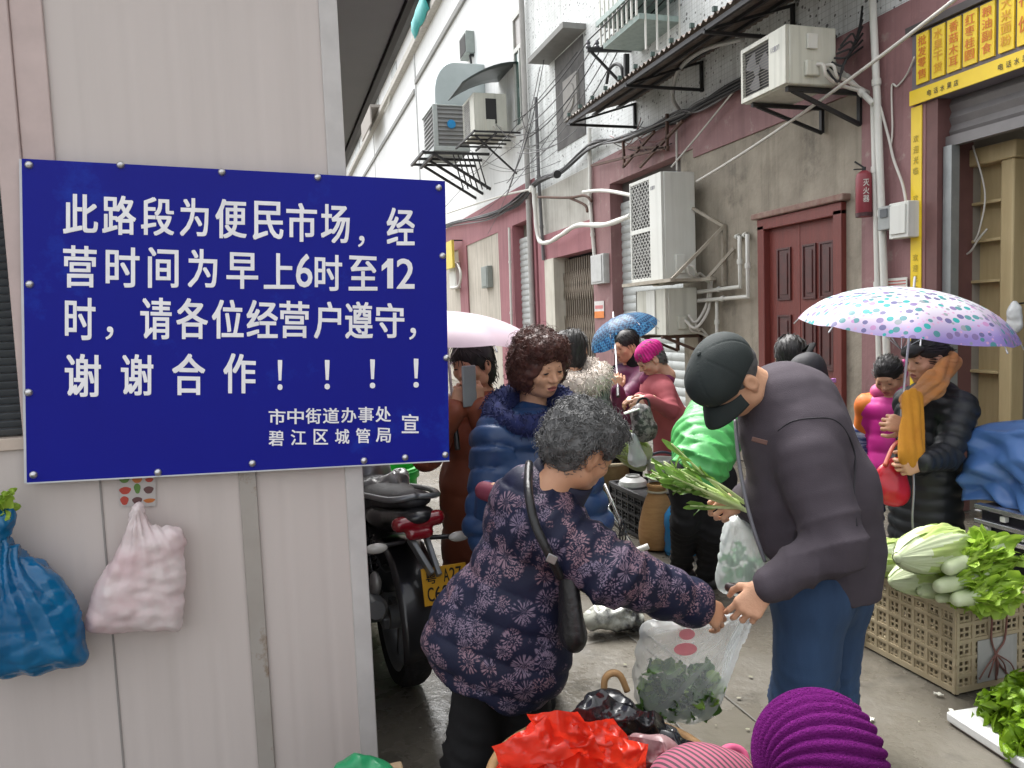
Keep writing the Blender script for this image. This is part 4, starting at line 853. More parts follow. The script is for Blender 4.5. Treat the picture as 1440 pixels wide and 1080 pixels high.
def hair_mesh(c,A,s,style,mat,root,seed=0,h=.0055):
    mb=MB(); r=np.random.default_rng(seed)
    def tr(V): return c+s*V@A
    if style=='curly':   # permed mop
        pr=[ell((0,-.022,.045),(.098,.112,.098)),ell((0,-.055,-.03),(.098,.072,.085),k=.05),ell((0,.045,.088),(.075,.05,.04),k=.04),ell((.075,.0,-.01),(.034,.058,.075),k=.04),ell((-.075,.0,-.01),(.034,.058,.075),k=.04),
            ell((0,.105,-.045),(.058,.075,.095),k=.02,op='-')]
        amp=.012; fr=75
    elif style=='curly_short':
        pr=[ell((0,-.02,.045),(.099,.112,.098)),ell((0,-.06,-.015),(.09,.06,.065),k=.05),ell((0,.045,.08),(.074,.045,.04),k=.04),ell((.074,-.02,.005),(.026,.05,.045),k=.03),ell((-.074,-.02,.005),(.026,.05,.045),k=.03),
            ell((0,.11,-.045),(.060,.075,.098),k=.02,op='-'),ell((.095,.005,-.022),(.055,.046,.050),k=.012,op='-'),ell((-.095,.005,-.022),(.055,.046,.050),k=.012,op='-')]
        amp=.011; fr=80
    elif style=='short':
        pr=[ell((0,-.016,.036),(.081,.101,.097)),ell((0,-.05,-.03),(.072,.05,.06),k=.03),ell((0,.10,-.045),(.062,.066,.10),k=.015,op='-'),ell((.085,.02,-.035),(.03,.05,.06),k=.015,op='-'),ell((-.085,.02,-.035),(.03,.05,.06),k=.015,op='-')]
        amp=.003; fr=90
    elif style=='bob':
        pr=[ell((0,-.016,.036),(.086,.105,.100)),ell((0,-.045,-.05),(.084,.06,.085),k=.04),ell((0,.105,-.05),(.058,.068,.09),k=.015,op='-')]
        amp=.004; fr=70
    else:               # bun / pulled back
        pr=[ell((0,-.014,.034),(.079,.099,.094)),ell((0,-.105,.02),(.038,.034,.038),k=.015),ell((0,.10,-.05),(.066,.066,.10),k=.015,op='-'),ell((.085,.025,-.045),(.03,.055,.06),k=.015,op='-'),ell((-.085,.025,-.045),(.03,.055,.06),k=.015,op='-')]
        amp=.0022; fr=110
    V,F=sdf_mesh(pr,h); N=vnormals(V,F); V2=V+N*(amp*snoise(V,fr,seed,3))[:,None]; mb.add(tr(V2),F)
    if 'curly' in style:   # loose curls over the mop
        sel=r.choice(len(V2),size=1500,replace=False)
        for i in sel:
            p=V2[i]; n=N[i]
            if p[1]>.05 and p[2]<.03: continue
            t=unit(np.cross(n,r.normal(size=3))); b=np.cross(n,t); R0=r.uniform(.006,.012); k=np.linspace(0,r.uniform(2.5,5.5),8)
            pts=[p+n*(-.003+.006*math.sin(a*.6)+.003)+t*(R0*math.cos(a)-R0)+b*(R0*math.sin(a)+.0025*a) for a in k]; mb.tube(tr(np.array(pts)),np.linspace(.0019,.0008,8)*s,3,cap=False)
        for i in r.choice(len(V2),size=420,replace=False):   # flyaways
            p=V2[i]; n=N[i]
            if p[1]>.05 and p[2]<.03: continue
            t=unit(np.cross(n,r.normal(size=3))); k=np.linspace(0,1,6); L_=r.uniform(.012,.03); pts=[p+n*(L_*.8*math.sin(2.2*a))+t*(L_*a*a)+r.normal(size=3)*.0008 for a in k]; mb.tube(tr(np.array(pts)),np.linspace(.0009,.0004,6)*s,3,cap=False)
    else:
        sel=r.choice(len(V2),size=260,replace=False)
        for i in sel:
            p=V2[i];n=N[i]
            if p[1]>.055 and p[2]<.04: continue
            d=np.array([0,-.5,-.7]) if style!='bun' else np.array([0,-1,-.1]); d=d-n*(d@n)
            if np.linalg.norm(d)<.05: continue
            d=unit(d); pts=[p+n*(.0012+.002*math.sin(math.pi*q))+d*.05*q+r.normal(size=3)*.0012 for q in np.linspace(0,1,5)]; mb.tube(tr(np.array(pts)),np.array([.0012,.0022,.0022,.0018,.0006])*s,4,cap=False)
    return mb.build('hair',mat,root,smooth=180)
def hand_mesh(mb,wr,d,back,side,curl=(.5,.6,.7,.75),s=1.,thumb=.5,h=.0027,spread=1.,arm=None):
    """wr wrist point, d direction of the hand, back = back-of-hand normal, side=+1 thumb on +x (x = d x back)"""
    d=unit(d); back=unit(back-d*np.dot(back,d)); x=np.cross(d,back)*side
    pr=[cap((-.002,-.03,0),(0,.015,0),.024,.025,k=.02,fl=((0,0,1),1.35))]
    roots=[(.031,.086),(.0105,.093),(-.010,.089),(-.029,.079)]; Ls=[.070,.079,.073,.057]; sp=[.10,.03,-.05,-.14]
    for (rx,ry),L,c,a in zip(roots,Ls,curl,sp):
        pr.append(cap((rx*.6,.015,0),(rx,ry-.01,0.001),.0150,.0125,k=.014,fl=((0,0,1),1.15)))
        p=np.array([rx,ry-.004,0.]); ang=0.; rad=.0088
        for q,fr in enumerate((.46,.30,.24)):
            ang+=c*(.75,1.0,.75)[q]; dd=np.array([math.sin(a*spread)*math.cos(ang),math.cos(ang),-math.sin(ang)]); n=p+dd*L*fr
            pr.append(cap(p,n,rad,rad*.9,k=.004 if q else .008)); p=n; rad*=.9
    p=np.array([.024,.022,-.004]); dd=unit([.72,.62,-.30-thumb*.5])
    for q,(L,rad) in enumerate(((.042,.0135),(.032,.0105),(.026,.0092))):
        n=p+dd*L; pr.append(cap(p,n,rad,rad*.9,k=.012 if q==0 else .004)); p=n; dd=unit(dd+np.array([-.35,.25,-.25*thumb]))
    V,F=sdf_mesh(pr,h); B=np.stack([x,d,back]); 
    if side<0: F=np.asarray(F)[:,::-1]
    mb.add(wr+s*V@B,F)
def segpuff(segs,sp,amp,sharp=.55,ph=0.,w=None):
    S_=[(np.asarray(a,float),np.asarray(b,float)) for a,b in segs]
    def f(V,N):
        best=np.full(len(V),1e9); t=np.zeros(len(V)); off=0
        for i,(a,b) in enumerate(S_):
            ba=b-a; L=np.linalg.norm(ba); h=((V-a)@ba)/(L*L); hc=np.clip(h,0,1); d=np.linalg.norm(V-a-hc[:,None]*ba,axis=1)
            if w is not None: d=d/w[i]
            m=d<best; best=np.where(m,d,best); t=np.where(m,h*L+off,t); off+=.317
        return amp*(np.abs(np.sin(math.pi*(t+.008*snoise(V,14,3,2))/sp+ph))**sharp-.5)
    return f
def folds(amp,sc=22,seed=1,stretch=(1,1,.45)):
    st=np.array(stretch)
    return lambda V,N: amp*snoise(V*st,sc,seed,3)
def crease(pts,amp,fr=130,rad=.14):
    """sharp compression folds around given points (elbows, waist): ridges across the given axis"""
    def f(V,N):
        o=np.zeros(len(V))
        for p,ax in pts:
            d=np.linalg.norm(V-p,axis=1); wv=np.exp(-(d/rad)**2); ph=(V-p)@unit(ax)+.012*snoise(V,16,5,2); o+=amp*wv*(1-2*np.abs(np.sin(ph*fr*.5))**.7)
        return o
    return f
def wrinkle(amp,sc=18,seed=1,st=(1,1,1),d=None,sq=.8):
    def f(V,N):
        q=V*np.array(st)
        if d is not None: dd=unit(d); q=V-sq*(V@dd)[:,None]*dd
        n=snoise(q,sc,seed,2); return amp*(1-2*np.abs(n)**.8)
    return f
def crumple(amp,fr=5.,seed=1,n=7,warp=.25,st=(1,1,1)):
    '''facets with sharp creases: triangle waves along random directions'''
    r=np.random.default_rng(seed); D=[(unit(r.normal(size=3)),r.uniform(.6,1.8),r.uniform(0,9),r.uniform(.5,1)) for _ in range(n)]
    def f(V,N):
        q=V*np.array(st); o=np.zeros(len(V)); w_=snoise(q,fr*2.2,seed+3,2)*warp
        for d,f_,p,a in D:
            x=q@d*fr*f_+p+w_; o+=a*(np.abs(2*(x-np.floor(x+.5)))*2-1)/f_
        return amp*o/math.sqrt(n)
    return f
def worley(amp,n=60,seed=1,st=(1,1,1)):
    '''crushed film: sharp ridges between random hollows'''
    def f(V,N):
        r=np.random.default_rng(seed); q=V*np.array(st); c=q[r.choice(len(q),n,replace=False)]+r.normal(size=(n,3))*.008; w_=r.uniform(.7,1.5,n); d=np.full(len(q),9.)
        for i in range(n): d=np.minimum(d,np.linalg.norm(q-c[i],axis=1)*w_[i])
        return amp*(d/d.mean()-1)
    return f
def fan(o,nrm,k,amp,fall=.35,seed=0):
    '''pleats radiating from the point a bag hangs from'''
    o=np.asarray(o,float); ny=unit(nrm); x=unit(np.cross(UZ,ny)); z=np.cross(ny,x)
    def f(V,N):
        d=V-o; a=np.arctan2(d@x,-(d@z)); R_=np.linalg.norm(d,axis=1); u=a*k+.5*snoise(V,9,seed,2); t=np.abs(2*(u-np.floor(u+.5)))*2-1
        return amp*t*np.clip(R_/.06,0,1)*np.exp(-R_/fall)
    return f
def addf(*fs): return lambda V,N: sum(f(V,N) for f in fs)
class Fig:
    """one person: root at the feet; joints in world space"""
    def __init__(s,label,foot,group='people in the market alley'):
        s.R=thing('person',label,'person',foot,group); s.body=MB(); s.L=[]; s.nb=None; s.hipc=None; s.k=1.
    def head(s,c,f,u=(0,0,1),sc=1.,skin=m_skin,old=0,mouth=.003,bits=True,open_=.0022,brow=m_brow,neck=None,h=.0033,ears=True):
        s.hc=np.asarray(c,float); s.A=head_axes(f,u); s.sc=sc; s.skin=skin; head_mesh(s.body,s.hc,s.A,sc,old=old,mouth=mouth,h=h,ears=ears)
        if neck is not None:
            s.nb=np.asarray(neck,float)
        if bits: face_bits(s.R,s.hc,s.A,sc,open_,brow)
    def hair(s,style,mat,seed=0,h=.0055): return hair_mesh(s.hc,s.A,s.sc,style,mat,s.R,seed,h)
    def limb(s,pts,rs): s.L.append(([np.asarray(p,float) for p in pts],list(rs)))
    def hand(me,*a,**k): hand_mesh(me.body,*a,**k)
    def done(s):
        # trunk and limbs as one surface under the clothes, joined to head and hands
        A=s.A; hc=s.hc; nb=s.nb; hp=s.hipc if s.hipc is not None else nb-UZ*.3
        pr=[cap(hc-A[2]*.05*s.sc-A[1]*.03*s.sc,nb,.049*s.sc,.054*s.sc,k=.02),cap(nb,(nb+hp)/2,.05,.08*s.k,k=.03),cap((nb+hp)/2,hp,.08*s.k,.07*s.k,k=.03)]
        for pts,rs in s.L:
            src=hp if pts[0][2]<hp[2]-.05 and len(pts)>2 else (nb*.75+hp*.25)
            pr.append(cap(src,pts[0],.04,rs[0],k=.03)); pr+=[cap(pts[i],pts[i+1],rs[i],rs[i+1],k=.03) for i in range(len(pts)-1)]
        isl=[(0,0)]; mb=s.body; base=mb.v[:]; o=mb.n; V,F=sdf_mesh(pr,.014); mb.add(V,F)
        st=0
        for v in base:
            i=np.argmin(((v[:,None,:]-np.asarray(nb if st==0 else V.mean(0)))**2).sum(-1)[:,0]) if False else None
            c=v.mean(0); dv=((V-c)**2).sum(1); j=np.argsort(dv)[:2]; i=int(np.argmin(((v-V[j[0]])**2).sum(1))); mb.f.append((st+i,o+int(j[0]),o+int(j[1]))); mb.m.append(0); st+=len(v)
        return s.body.build('body',[s.skin,m_lip],s.R,smooth=180)
    def cloth(s,name,mat,prims,h=.011,disp=None,extra=None,label=None):
        mb=MB(); s.V,_=sm(mb,prims,h,disp,extra=extra); return mb.build(name,mat,s.R,smooth=180,label=label)
def shoe(fg,ank,d,mat,name='shoe',L=.24,boot=0.):
    d=unit(np.array([d[0],d[1],0.])); a=np.array([ank[0],ank[1],0.]); 
    pr=[cap(a-d*.045+[0,0,.042],a+d*(L-.10)+[0,0,.032],.040,.034,k=.03,fl=((0,0,1),1.1)),cap(a+[0,0,.05],a+[0,0,.10+boot],.042,.046,k=.03)]
    mb=MB(); V,F=sdf_mesh(pr,.009); V[:,2]=np.maximum(V[:,2],.004); mb.add(V,F); return mb.build(name,mat,fg.R,smooth=60)
def legs(fg,mat,hips,knees,ankles,r=(.095,.07,.055),seed=0,shoes=None,sd=None,h=.012):
    pr=[]; 
    for a,b,c in zip(hips,knees,ankles): pr+=[cap(a,b,r[0],r[1],k=.05),cap(b,c,r[1],r[2],k=.03)]
    pr.append(cap(hips[0],hips[1],r[0]*1.05,k=.05))
    fg.cloth('trousers',mat,pr,h,addf(folds(.005,26,seed),wrinkle(.004,20,seed+2,(1,1,.35)),crease([(k,np.asarray(a)-np.asarray(k)) for k,a in zip(knees,ankles)]+[(np.asarray(a)+np.array([0,0,.05]),(0,0,1)) for a in ankles],.006)))
    fg.hipc=(np.asarray(hips[0])+np.asarray(hips[1]))/2
    for h0,a,b in zip(hips,knees,ankles): fg.limb([h0,np.asarray(a),np.asarray(b)],[.06,.035,.03])
    if shoes:
        for c in ankles: shoe(fg,c,sd,shoes)
# ================================================================ people
def fpt(p,z=0.): return np.array([p[0],p[1],z])
# ---------------------------------------------------------------- patterned coat woman
def flower_mat():
    m=bpy.data.materials.new('flower_coat'); m.use_nodes=True; t=m.node_tree; b=t.nodes['Principled BSDF']; L=t.links.new
    tc=nd(t,'ShaderNodeTexCoord')
    def layer(scale,off,rot):
        mp=nd(t,'ShaderNodeMapping'); mp.inputs['Location'].default_value=off; L(tc.outputs['Object'],mp.inputs['Vector'])
        v=nd(t,'ShaderNodeTexVoronoi',Scale=scale,Randomness=.55); L(mp.outputs[0],v.inputs['Vector'])
        sub=nd(t,'ShaderNodeVectorMath',operation='SUBTRACT'); sc=nd(t,'ShaderNodeVectorMath',operation='SCALE'); sc.inputs['Scale'].default_value=scale; L(mp.outputs[0],sc.inputs[0])
        s2=nd(t,'ShaderNodeVectorMath',operation='SCALE'); s2.inputs['Scale'].default_value=scale; L(v.outputs['Position'],s2.inputs[0]); L(sc.outputs[0],sub.inputs[0]); L(s2.outputs[0],sub.inputs[1])
        nm=nd(t,'ShaderNodeVectorMath',operation='NORMALIZE'); L(sub.outputs[0],nm.inputs[0])
        add=nd(t,'ShaderNodeVectorMath',operation='ADD'); cs=nd(t,'ShaderNodeVectorMath',operation='SCALE'); cs.inputs['Scale'].default_value=9.; L(v.outputs['Color'],cs.inputs[0]); L(nm.outputs[0],add.inputs[0]); L(cs.outputs[0],add.inputs[1])
        n=nd(t,'ShaderNodeTexVoronoi',Scale=5.2); n.inputs['Randomness'].default_value=1.; L(add.outputs[0],n.inputs['Vector'])
        sp=nd(t,'ShaderNodeMapRange'); sp.inputs[1].default_value=.54;sp.inputs[2].default_value=.34; L(n.outputs['Distance'],sp.inputs[0])
        rad=nd(t,'ShaderNodeValToRGB'); e=rad.color_ramp.elements; e[0].position=.0; e[0].color=(.75,.75,.75,1); e[1].position=.10; e[1].color=(.28,.28,.28,1)
        for p,cval in ((.16,.95),(.42,.9),(.50,.0)): q=e.new(p); q.color=(cval,)*3+(1,)
        L(v.outputs['Distance'],rad.inputs[0])
        mu=nd(t,'ShaderNodeMath',operation='MULTIPLY'); L(sp.outputs[0],mu.inputs[0]); L(rad.outputs[0],mu.inputs[1])
        wn=nd(t,'ShaderNodeSeparateColor'); L(v.outputs['Color'],wn.inputs[0])
        return mu,wn
    a,ca=layer(13.,(.13,.2,.31),0); c,cc=layer(17.,(1.3,.4,.77),0)
    g=nd(t,'ShaderNodeMath',operation='GREATER_THAN'); L(cc.outputs[0],g.inputs[0]); g.inputs[1].default_value=.22
    c2=nd(t,'ShaderNodeMath',operation='MULTIPLY'); L(c.outputs[0],c2.inputs[0]); L(g.outputs[0],c2.inputs[1])
    mx=nd(t,'ShaderNodeMath',operation='MAXIMUM'); L(a.outputs[0],mx.inputs[0]); L(c2.outputs[0],mx.inputs[1])
    fl=nd(t,'ShaderNodeMix',data_type='RGBA'); L(ca.outputs[1],fl.inputs[0]); fl.inputs[6].default_value=(.27,.155,.18,1); fl.inputs[7].default_value=(.19,.155,.23,1)
    n=nd(t,'ShaderNodeTexNoise',Scale=5.); L(tc.outputs['Object'],n.inputs['Vector'])
    bs=nd(t,'ShaderNodeMix',data_type='RGBA'); L(n.outputs['Fac'],bs.inputs[0]); bs.inputs[6].default_value=(.006,.007,.020,1); bs.inputs[7].default_value=(.011,.015,.045,1)
    f=nd(t,'ShaderNodeMix',data_type='RGBA'); L(mx.outputs[0],f.inputs[0]); L(bs.outputs[2],f.inputs[6]); L(fl.outputs[2],f.inputs[7]); L(f.outputs[2],b.inputs['Base Color'])
    b.inputs['Roughness'].default_value=.6; b.inputs['Specular IOR Level'].default_value=.25
    wv=nd(t,'ShaderNodeTexNoise',Scale=160.,Detail=4.); L(tc.outputs['Object'],wv.inputs['Vector']); bp=nd(t,'ShaderNodeBump',Strength=.25,Distance=.003); L(wv.outputs['Fac'],bp.inputs['Height']); L(bp.outputs[0],b.inputs['Normal'])
    return m
m_black=M('black_cloth',(.007,.007,.008),.8,col2=(.012,.012,.013),vs=10,weave=.15,spec=.2)
def woman_flowers():
    d=2.35; q=lambda x,y,dd=d: P(x,y,dd)
    hipc=q(705,905,2.4); foot=fpt(q(690,1000,2.35))
    g=Fig('old woman with grey curly hair and dark blue flower coat bending over bag',foot)
    f=.74*CR+.42*CF-.50*UZ; hc=q(818,632,2.28)
    g.head(hc,f,.40*CR+.10*CF+.9*UZ,1.02,skin=m_skin2,old=1,neck=q(765,700,2.33))
    g.hair('curly_short',m_hairg,3)
    # sleeve bones
    sR=q(772,742,2.22); eR=q(862,806,2.16); wR=q(985,851,2.28)
    sL=q(770,715,2.52); eL=q(835,800,2.55); wL=q(930,835,2.55)
    chest=q(758,745,2.36); belly=q(725,850,2.37)
    pr=[cap(q(748,708,2.3),q(742,722,2.46),.115,.115,k=.06),cap(chest,belly,.150,.172,k=.09,fl=((*(CF*1.0),),.98)),cap(belly,q(702,905,2.38),.172,.188,k=.06),
        cap(q(668,865,2.38),q(652,893,2.38),.125,.125,k=.05),cap(q(735,880,2.35),q(745,925,2.33),.115,.115,k=.06),cap(q(690,905,2.4),q(700,940,2.38),.15,.16,k=.05),
        cap(sR,eR,.098,.085,k=.05),cap(eR,wR-unit(wR-eR)*.03,.088,.066,k=.03),cap(sL,eL,.09,.075,k=.05),cap(eL,wL,.075,.055,k=.03)]
    # open hem: cut the coat flat below
    hem=q(700,962,2.38); hn=unit(np.array([0,0,1])+.40*CR*1.0)
    def cut(p,D):
        s=((hem-p)@hn+.012*np.sin(p[...,0]*40)).astype(np.float32)
        far=(np.linalg.norm(p-hipc,axis=-1)<.42); return np.where(far,np.maximum(D,s),D)
    ax=[(chest+[0,0,.1],hipc),(sR,eR),(eR,wR)]
    dis=addf(segpuff([(q(775,690,2.36),q(690,960,2.38)),(sR,eR),(eR,wR)],.098,.011,.5,w=[1.6,1,1]),folds(.006,20,4,(1,1,.7)),crumple(.004,9,3,7,.4),crease([(eR,eR-sR),(sR,eR-sR)],.009,120,.12))
    g.cloth('coat',flower_mat(),pr,.0085,dis,extra=cut)
    # collar
    nb=q(778,688,2.32); nd_=unit(hc-nb); mb=MB(); x,y,z=frame(nd_); G=[]
    for i,t in enumerate(np.linspace(-.03,.07,7)): G.append([nb+z*(t+.008*math.cos(a))+(.094-.14*abs(t))*(math.cos(a)*x+math.sin(a)*y)*(1+.03*math.sin(3*a)) for a in np.linspace(0,2*math.pi,36,endpoint=False)])
    mb.grid(G,closeu=True); mb.build('collar',M('collar_navy',(.014,.016,.04),.7,weave=.3),g.R,smooth=180,solid=.016)
    legs(g,m_black,[q(685,925,2.42),q(730,935,2.46)],[q(660,1070,2.36),q(745,1075,2.46)],[fpt(q(645,1150,2.38),.09),fpt(q(752,1100,2.5),.09)],(.095,.08,.065),3,m_black,CR*.7+CF*.3)
    g.hand(wR-unit(wR-eR)*.005,unit(wR-eR)+.05*CR-.22*UZ,-CF*.75+UZ*.65,-1,curl=(.5,.6,.65,.7),thumb=.6,s=1.0); g.limb([sR,eR,wR],[.05,.04,.03])
    g.hand(wL,unit(q(1010,862,2.45)-wL),-CF*.4+UZ*.8,1,curl=(.7,.75,.8,.85),thumb=.7); g.limb([sL,eL,wL],[.05,.04,.03])
    g.done()
    return g
woman_flowers()
# her black shoulder bag
def shoulder_bag():
    q=lambda x,y,dd: P(x,y,dd)
    R=thing('shoulder_bag','black shoulder bag hanging in front of the woman in the flower coat','bag',q(800,900,2.22),None)
    m=M('black_leather',(.012,.012,.013),.35,bump=.2,bs=60)
    mb=MB(); sm(mb,[cap(q(800,815,2.16),q(806,890,2.16),.035,.055,k=.04,fl=(tuple(CR*.9+CF*.3),1.5))],.008,folds(.006,40,5)); mb.build('pouch',m,R,smooth=180)
    mb=MB(); pts=curve_pts([q(744,652,2.28),q(743,690,2.145),q(752,735,2.10),q(770,775,2.085),q(788,812,2.12)],30)
    for i in range(1): mb.tube(pts,.0125,8)
    mb.build('strap',m,R,smooth=180)
    mb=MB(); p=q(776,786,2.075); mb.obox(p,(unit(CR-.5*UZ),unit(.5*CR+UZ),CF),(.014,.012,.004)); mb.build('buckle',M('buckle',(.3,.3,.3),.3,metal=.9),R,bevel=.002)
shoulder_bag()
# ---------------------------------------------------------------- man with black cap
def man_cap():
    q=lambda x,y,dd=2.5: P(x,y,dd)
    foot=fpt(q(1150,1000,2.55))
    g=Fig('man in a black cap and dark grey jacket stooping with celery in hand',foot)
    hc=q(1026,533,2.43); f=unit(-.50*CR-.12*CF-.86*UZ); u=-.80*CR-.42*CF+.42*UZ
    g.head(hc,f,u,1.06,skin=m_skin2,old=1,bits=True,neck=q(1088,556,2.52))
    A=g.A; T=lambda V: hc+1.06*np.asarray(V)@A
    # hair at the nape
    mb=MB(); V,F=sdf_mesh([ell((0,-.02,.015),(.0775,.095,.075)),ell((0,.09,-.03),(.10,.08,.12),k=.01,op='-'),ell((0,-.03,-.10),(.09,.09,.06),k=.02,op='-')],.005); mb.add(T(V+vnormals(V,F)*(.002*snoise(V,120,2))[:,None]),F); mb.build('hair',M('hair_salt',(.10,.10,.10),.6,col2=(.04,.04,.04),vs=70),g.R,smooth=180)
    # cap: crown + brim
    mc=M('cap_black',(.011,.017,.017),.8,col2=(.016,.024,.024),vs=10,weave=.35)
    mb=MB(); V,F=sdf_mesh([ell((0,-.012,.052),(.089,.111,.092)),ell((0,.045,.06),(.076,.065,.062),k=.03),cap((-.2,-.02,-.04),(.2,-.02,-.04),.062,k=.012,op='-'),cap((-.2,.10,-.055),(.2,.10,-.055),.075,k=.012,op='-'),cap((-.2,-.12,-.05),(.2,-.12,-.05),.062,k=.012,op='-')],.0045)
    N=vnormals(V,F); an=np.arctan2(V[:,1],V[:,0]); V=V+N*(-.0022*np.exp(-(np.abs(np.sin(an*3))/.06)**2)*(V[:,2]>.03)+.002*snoise(V,30,4))[:,None]; mb.add(T(V),F); hat=mb.build('cap',mc,g.R,smooth=180)
    mb=MB(); G=[]
    for i,r in enumerate(np.linspace(0,1,9)):
        row=[]
        for a in np.linspace(-1.18,1.18,22):
            rx=.082+.008*r; ry=.100+.060*r*math.cos(a)**.6*1.0
            row.append((rx*math.sin(a),.0+ry*math.cos(a)-.002, .020-.020*r-.020*math.sin(a)**2*(1-.2*r)-.022*r*r))
        G.append(row)
    mb.grid(T(np.array(G).reshape(-1,3)).reshape(9,22,3)); mb.build('brim',mc,hat,smooth=180,solid=.006)
    mb=MB(); mb.lathe([(.008,-.002),(.007,.004),(0,.006)],T((0,-.012,.143)),A[2],12); mb.build('button',mc,hat)
    mb=MB(); 
    for k,(x0,z0,x1,z1) in enumerate(((-.03,.05,-.018,.082),(-.018,.082,-.006,.05),(.004,.05,.004,.082),(.004,.082,.022,.074),(.022,.074,.006,.066))):
        yy=lambda x,z: .108-.35*max(z-.05,0)-3*x*x+.004
        mb.tube([T((x0,yy(x0,z0),z0)),T((x1,yy(x1,z1),z1))],.0026,5)
    mb.build('emblem',M('emblem',(.10,.075,.05),.6),hat,smooth=180)
    # jacket
    mj=M('jacket_grey',(.076,.064,.076),.9,col2=(.052,.044,.054),vs=4,weave=.5,spec=.2,rb=(6,.15,.03))
    sL=q(1135,640,2.36); eL=q(1178,765,2.27); wL=q(1082,822,2.26)
    sR=q(1100,625,2.68); eR=q(1085,730,2.70); wR=q(1050,704,2.55)
    ub=q(1108,575,2.52); mid=q(1150,690,2.5); hip=q(1168,775,2.52)
    pr=[cap(q(1092,562,2.50),ub,.085,.115,k=.05),cap(q(1128,612,2.42),q(1120,600,2.62),.125,.12,k=.07),cap(ub,mid,.15,.172,k=.08),cap(mid,hip,.172,.158,k=.06),cap(hip,q(1165,815,2.52),.158,.165,k=.05),
        cap(sL,eL,.105,.090,k=.018),cap(eL,wL+unit(eL-wL)*.0,.088,.060,k=.02),cap(sR,eR,.095,.08,k=.06),cap(eR,wR,.08,.058,k=.03),cap(q(1070,620,2.48),q(1100,760,2.47),.05,.07,k=.08)]
    hem=q(1160,834,2.5); hn=unit(UZ+.05*CR)
    def cut(p,D):
        s=((hem-p)@hn).astype(np.float32); near=np.linalg.norm(p-hip,axis=-1)<.3; far2=np.linalg.norm(p-wL,axis=-1)>.17
        return np.where(near&far2,np.maximum(D,s),D)
    dis=addf(folds(.007,13,9,(1,1,.6)),crumple(.0045,4.2,12,7,.3),crumple(.002,10,3,6,.3),crease([(eL,unit(eL-sL)),(q(1130,800,2.3),CR)],.010,85,.12))
    g.cloth('jacket',mj,pr,.0085,dis,extra=cut); JV=g.V
    sm_=M('seam_dark',(.018,.016,.021),.9)
    for pp in [[(1093,606),(1112,594),(1140,588),(1170,590),(1192,606),(1203,640),(1207,690),(1204,740)]]:
        mb=MB(); mb.tube(curve_pts([on_surf(JV,*p,off=.0005) for p in pp],40),.0028,5); mb.build('seam',sm_,g.R,smooth=180)
    # waistband, collar, zip, chest badge
    mb=MB(); nb=q(1092,556,2.51); z=unit(hc-nb+.25*UZ); x,y,_=frame(z); G=[]
    for t in np.linspace(-.05,.06,6): G.append([nb+z*(t+.012*math.cos(a))+(.088+.02*abs(t-.0))*(math.cos(a)*x+math.sin(a)*y) for a in np.linspace(0,2*math.pi,36,endpoint=False)])
    mb.grid(G,closeu=True); mb.build('collar',mj,g.R,smooth=180,solid=.014)
    mb=MB(); zp=curve_pts([q(1034,590,2.50),q(1038,640,2.42),q(1046,690,2.38),q(1060,745,2.36),q(1076,790,2.36)],30); mb.tube(zp,.006,6); mb.build('zip_edge',M('zip_grey',(.16,.16,.18),.5),g.R,smooth=180)
    mb=MB(); mb.obox(q(1068,620,2.335),(unit(CR*.95+.3*UZ*-1),unit(.3*CR+UZ),CF),(.024,.007,.004)); mb.build('chest_label',M('label_brown',(.14,.07,.055),.6),g.R,bevel=.002)
    # jeans
    mjn=M('dark_jeans',(.028,.068,.15),.85,col2=(.016,.04,.092),vs=6,stretch=(2,2,.5),weave=.5,rb=(6,.3,.03))
    legs(g,mjn,[q(1140,835,2.46),q(1172,835,2.66)],[q(1128,985,2.50),q(1165,980,2.70)],[fpt(q(1128,1000,2.6),.09),fpt(q(1160,1000,2.78),.09)],(.112,.098,.085),7,m_black,-CR)
    # hands
    g.skin=m_skin
    g.hand(wL+unit(wL-eL)*.015,unit(wL-eL)-.55*UZ+.0*CR,-CF*.8+UZ*.35-CR*.1,1,curl=(.55,.75,.85,.9),thumb=.9,s=1.05); g.limb([sL,eL,wL],[.05,.045,.032])
    g.hand(wR,unit(-CR-.1*UZ-.25*CF),unit(-CF*.6+UZ*.7),1,curl=(1.0,1.05,1.1,1.15),thumb=1.,s=1.05); g.limb([sR,eR,wR],[.05,.045,.032])
    g.done(); return g
man_cap()
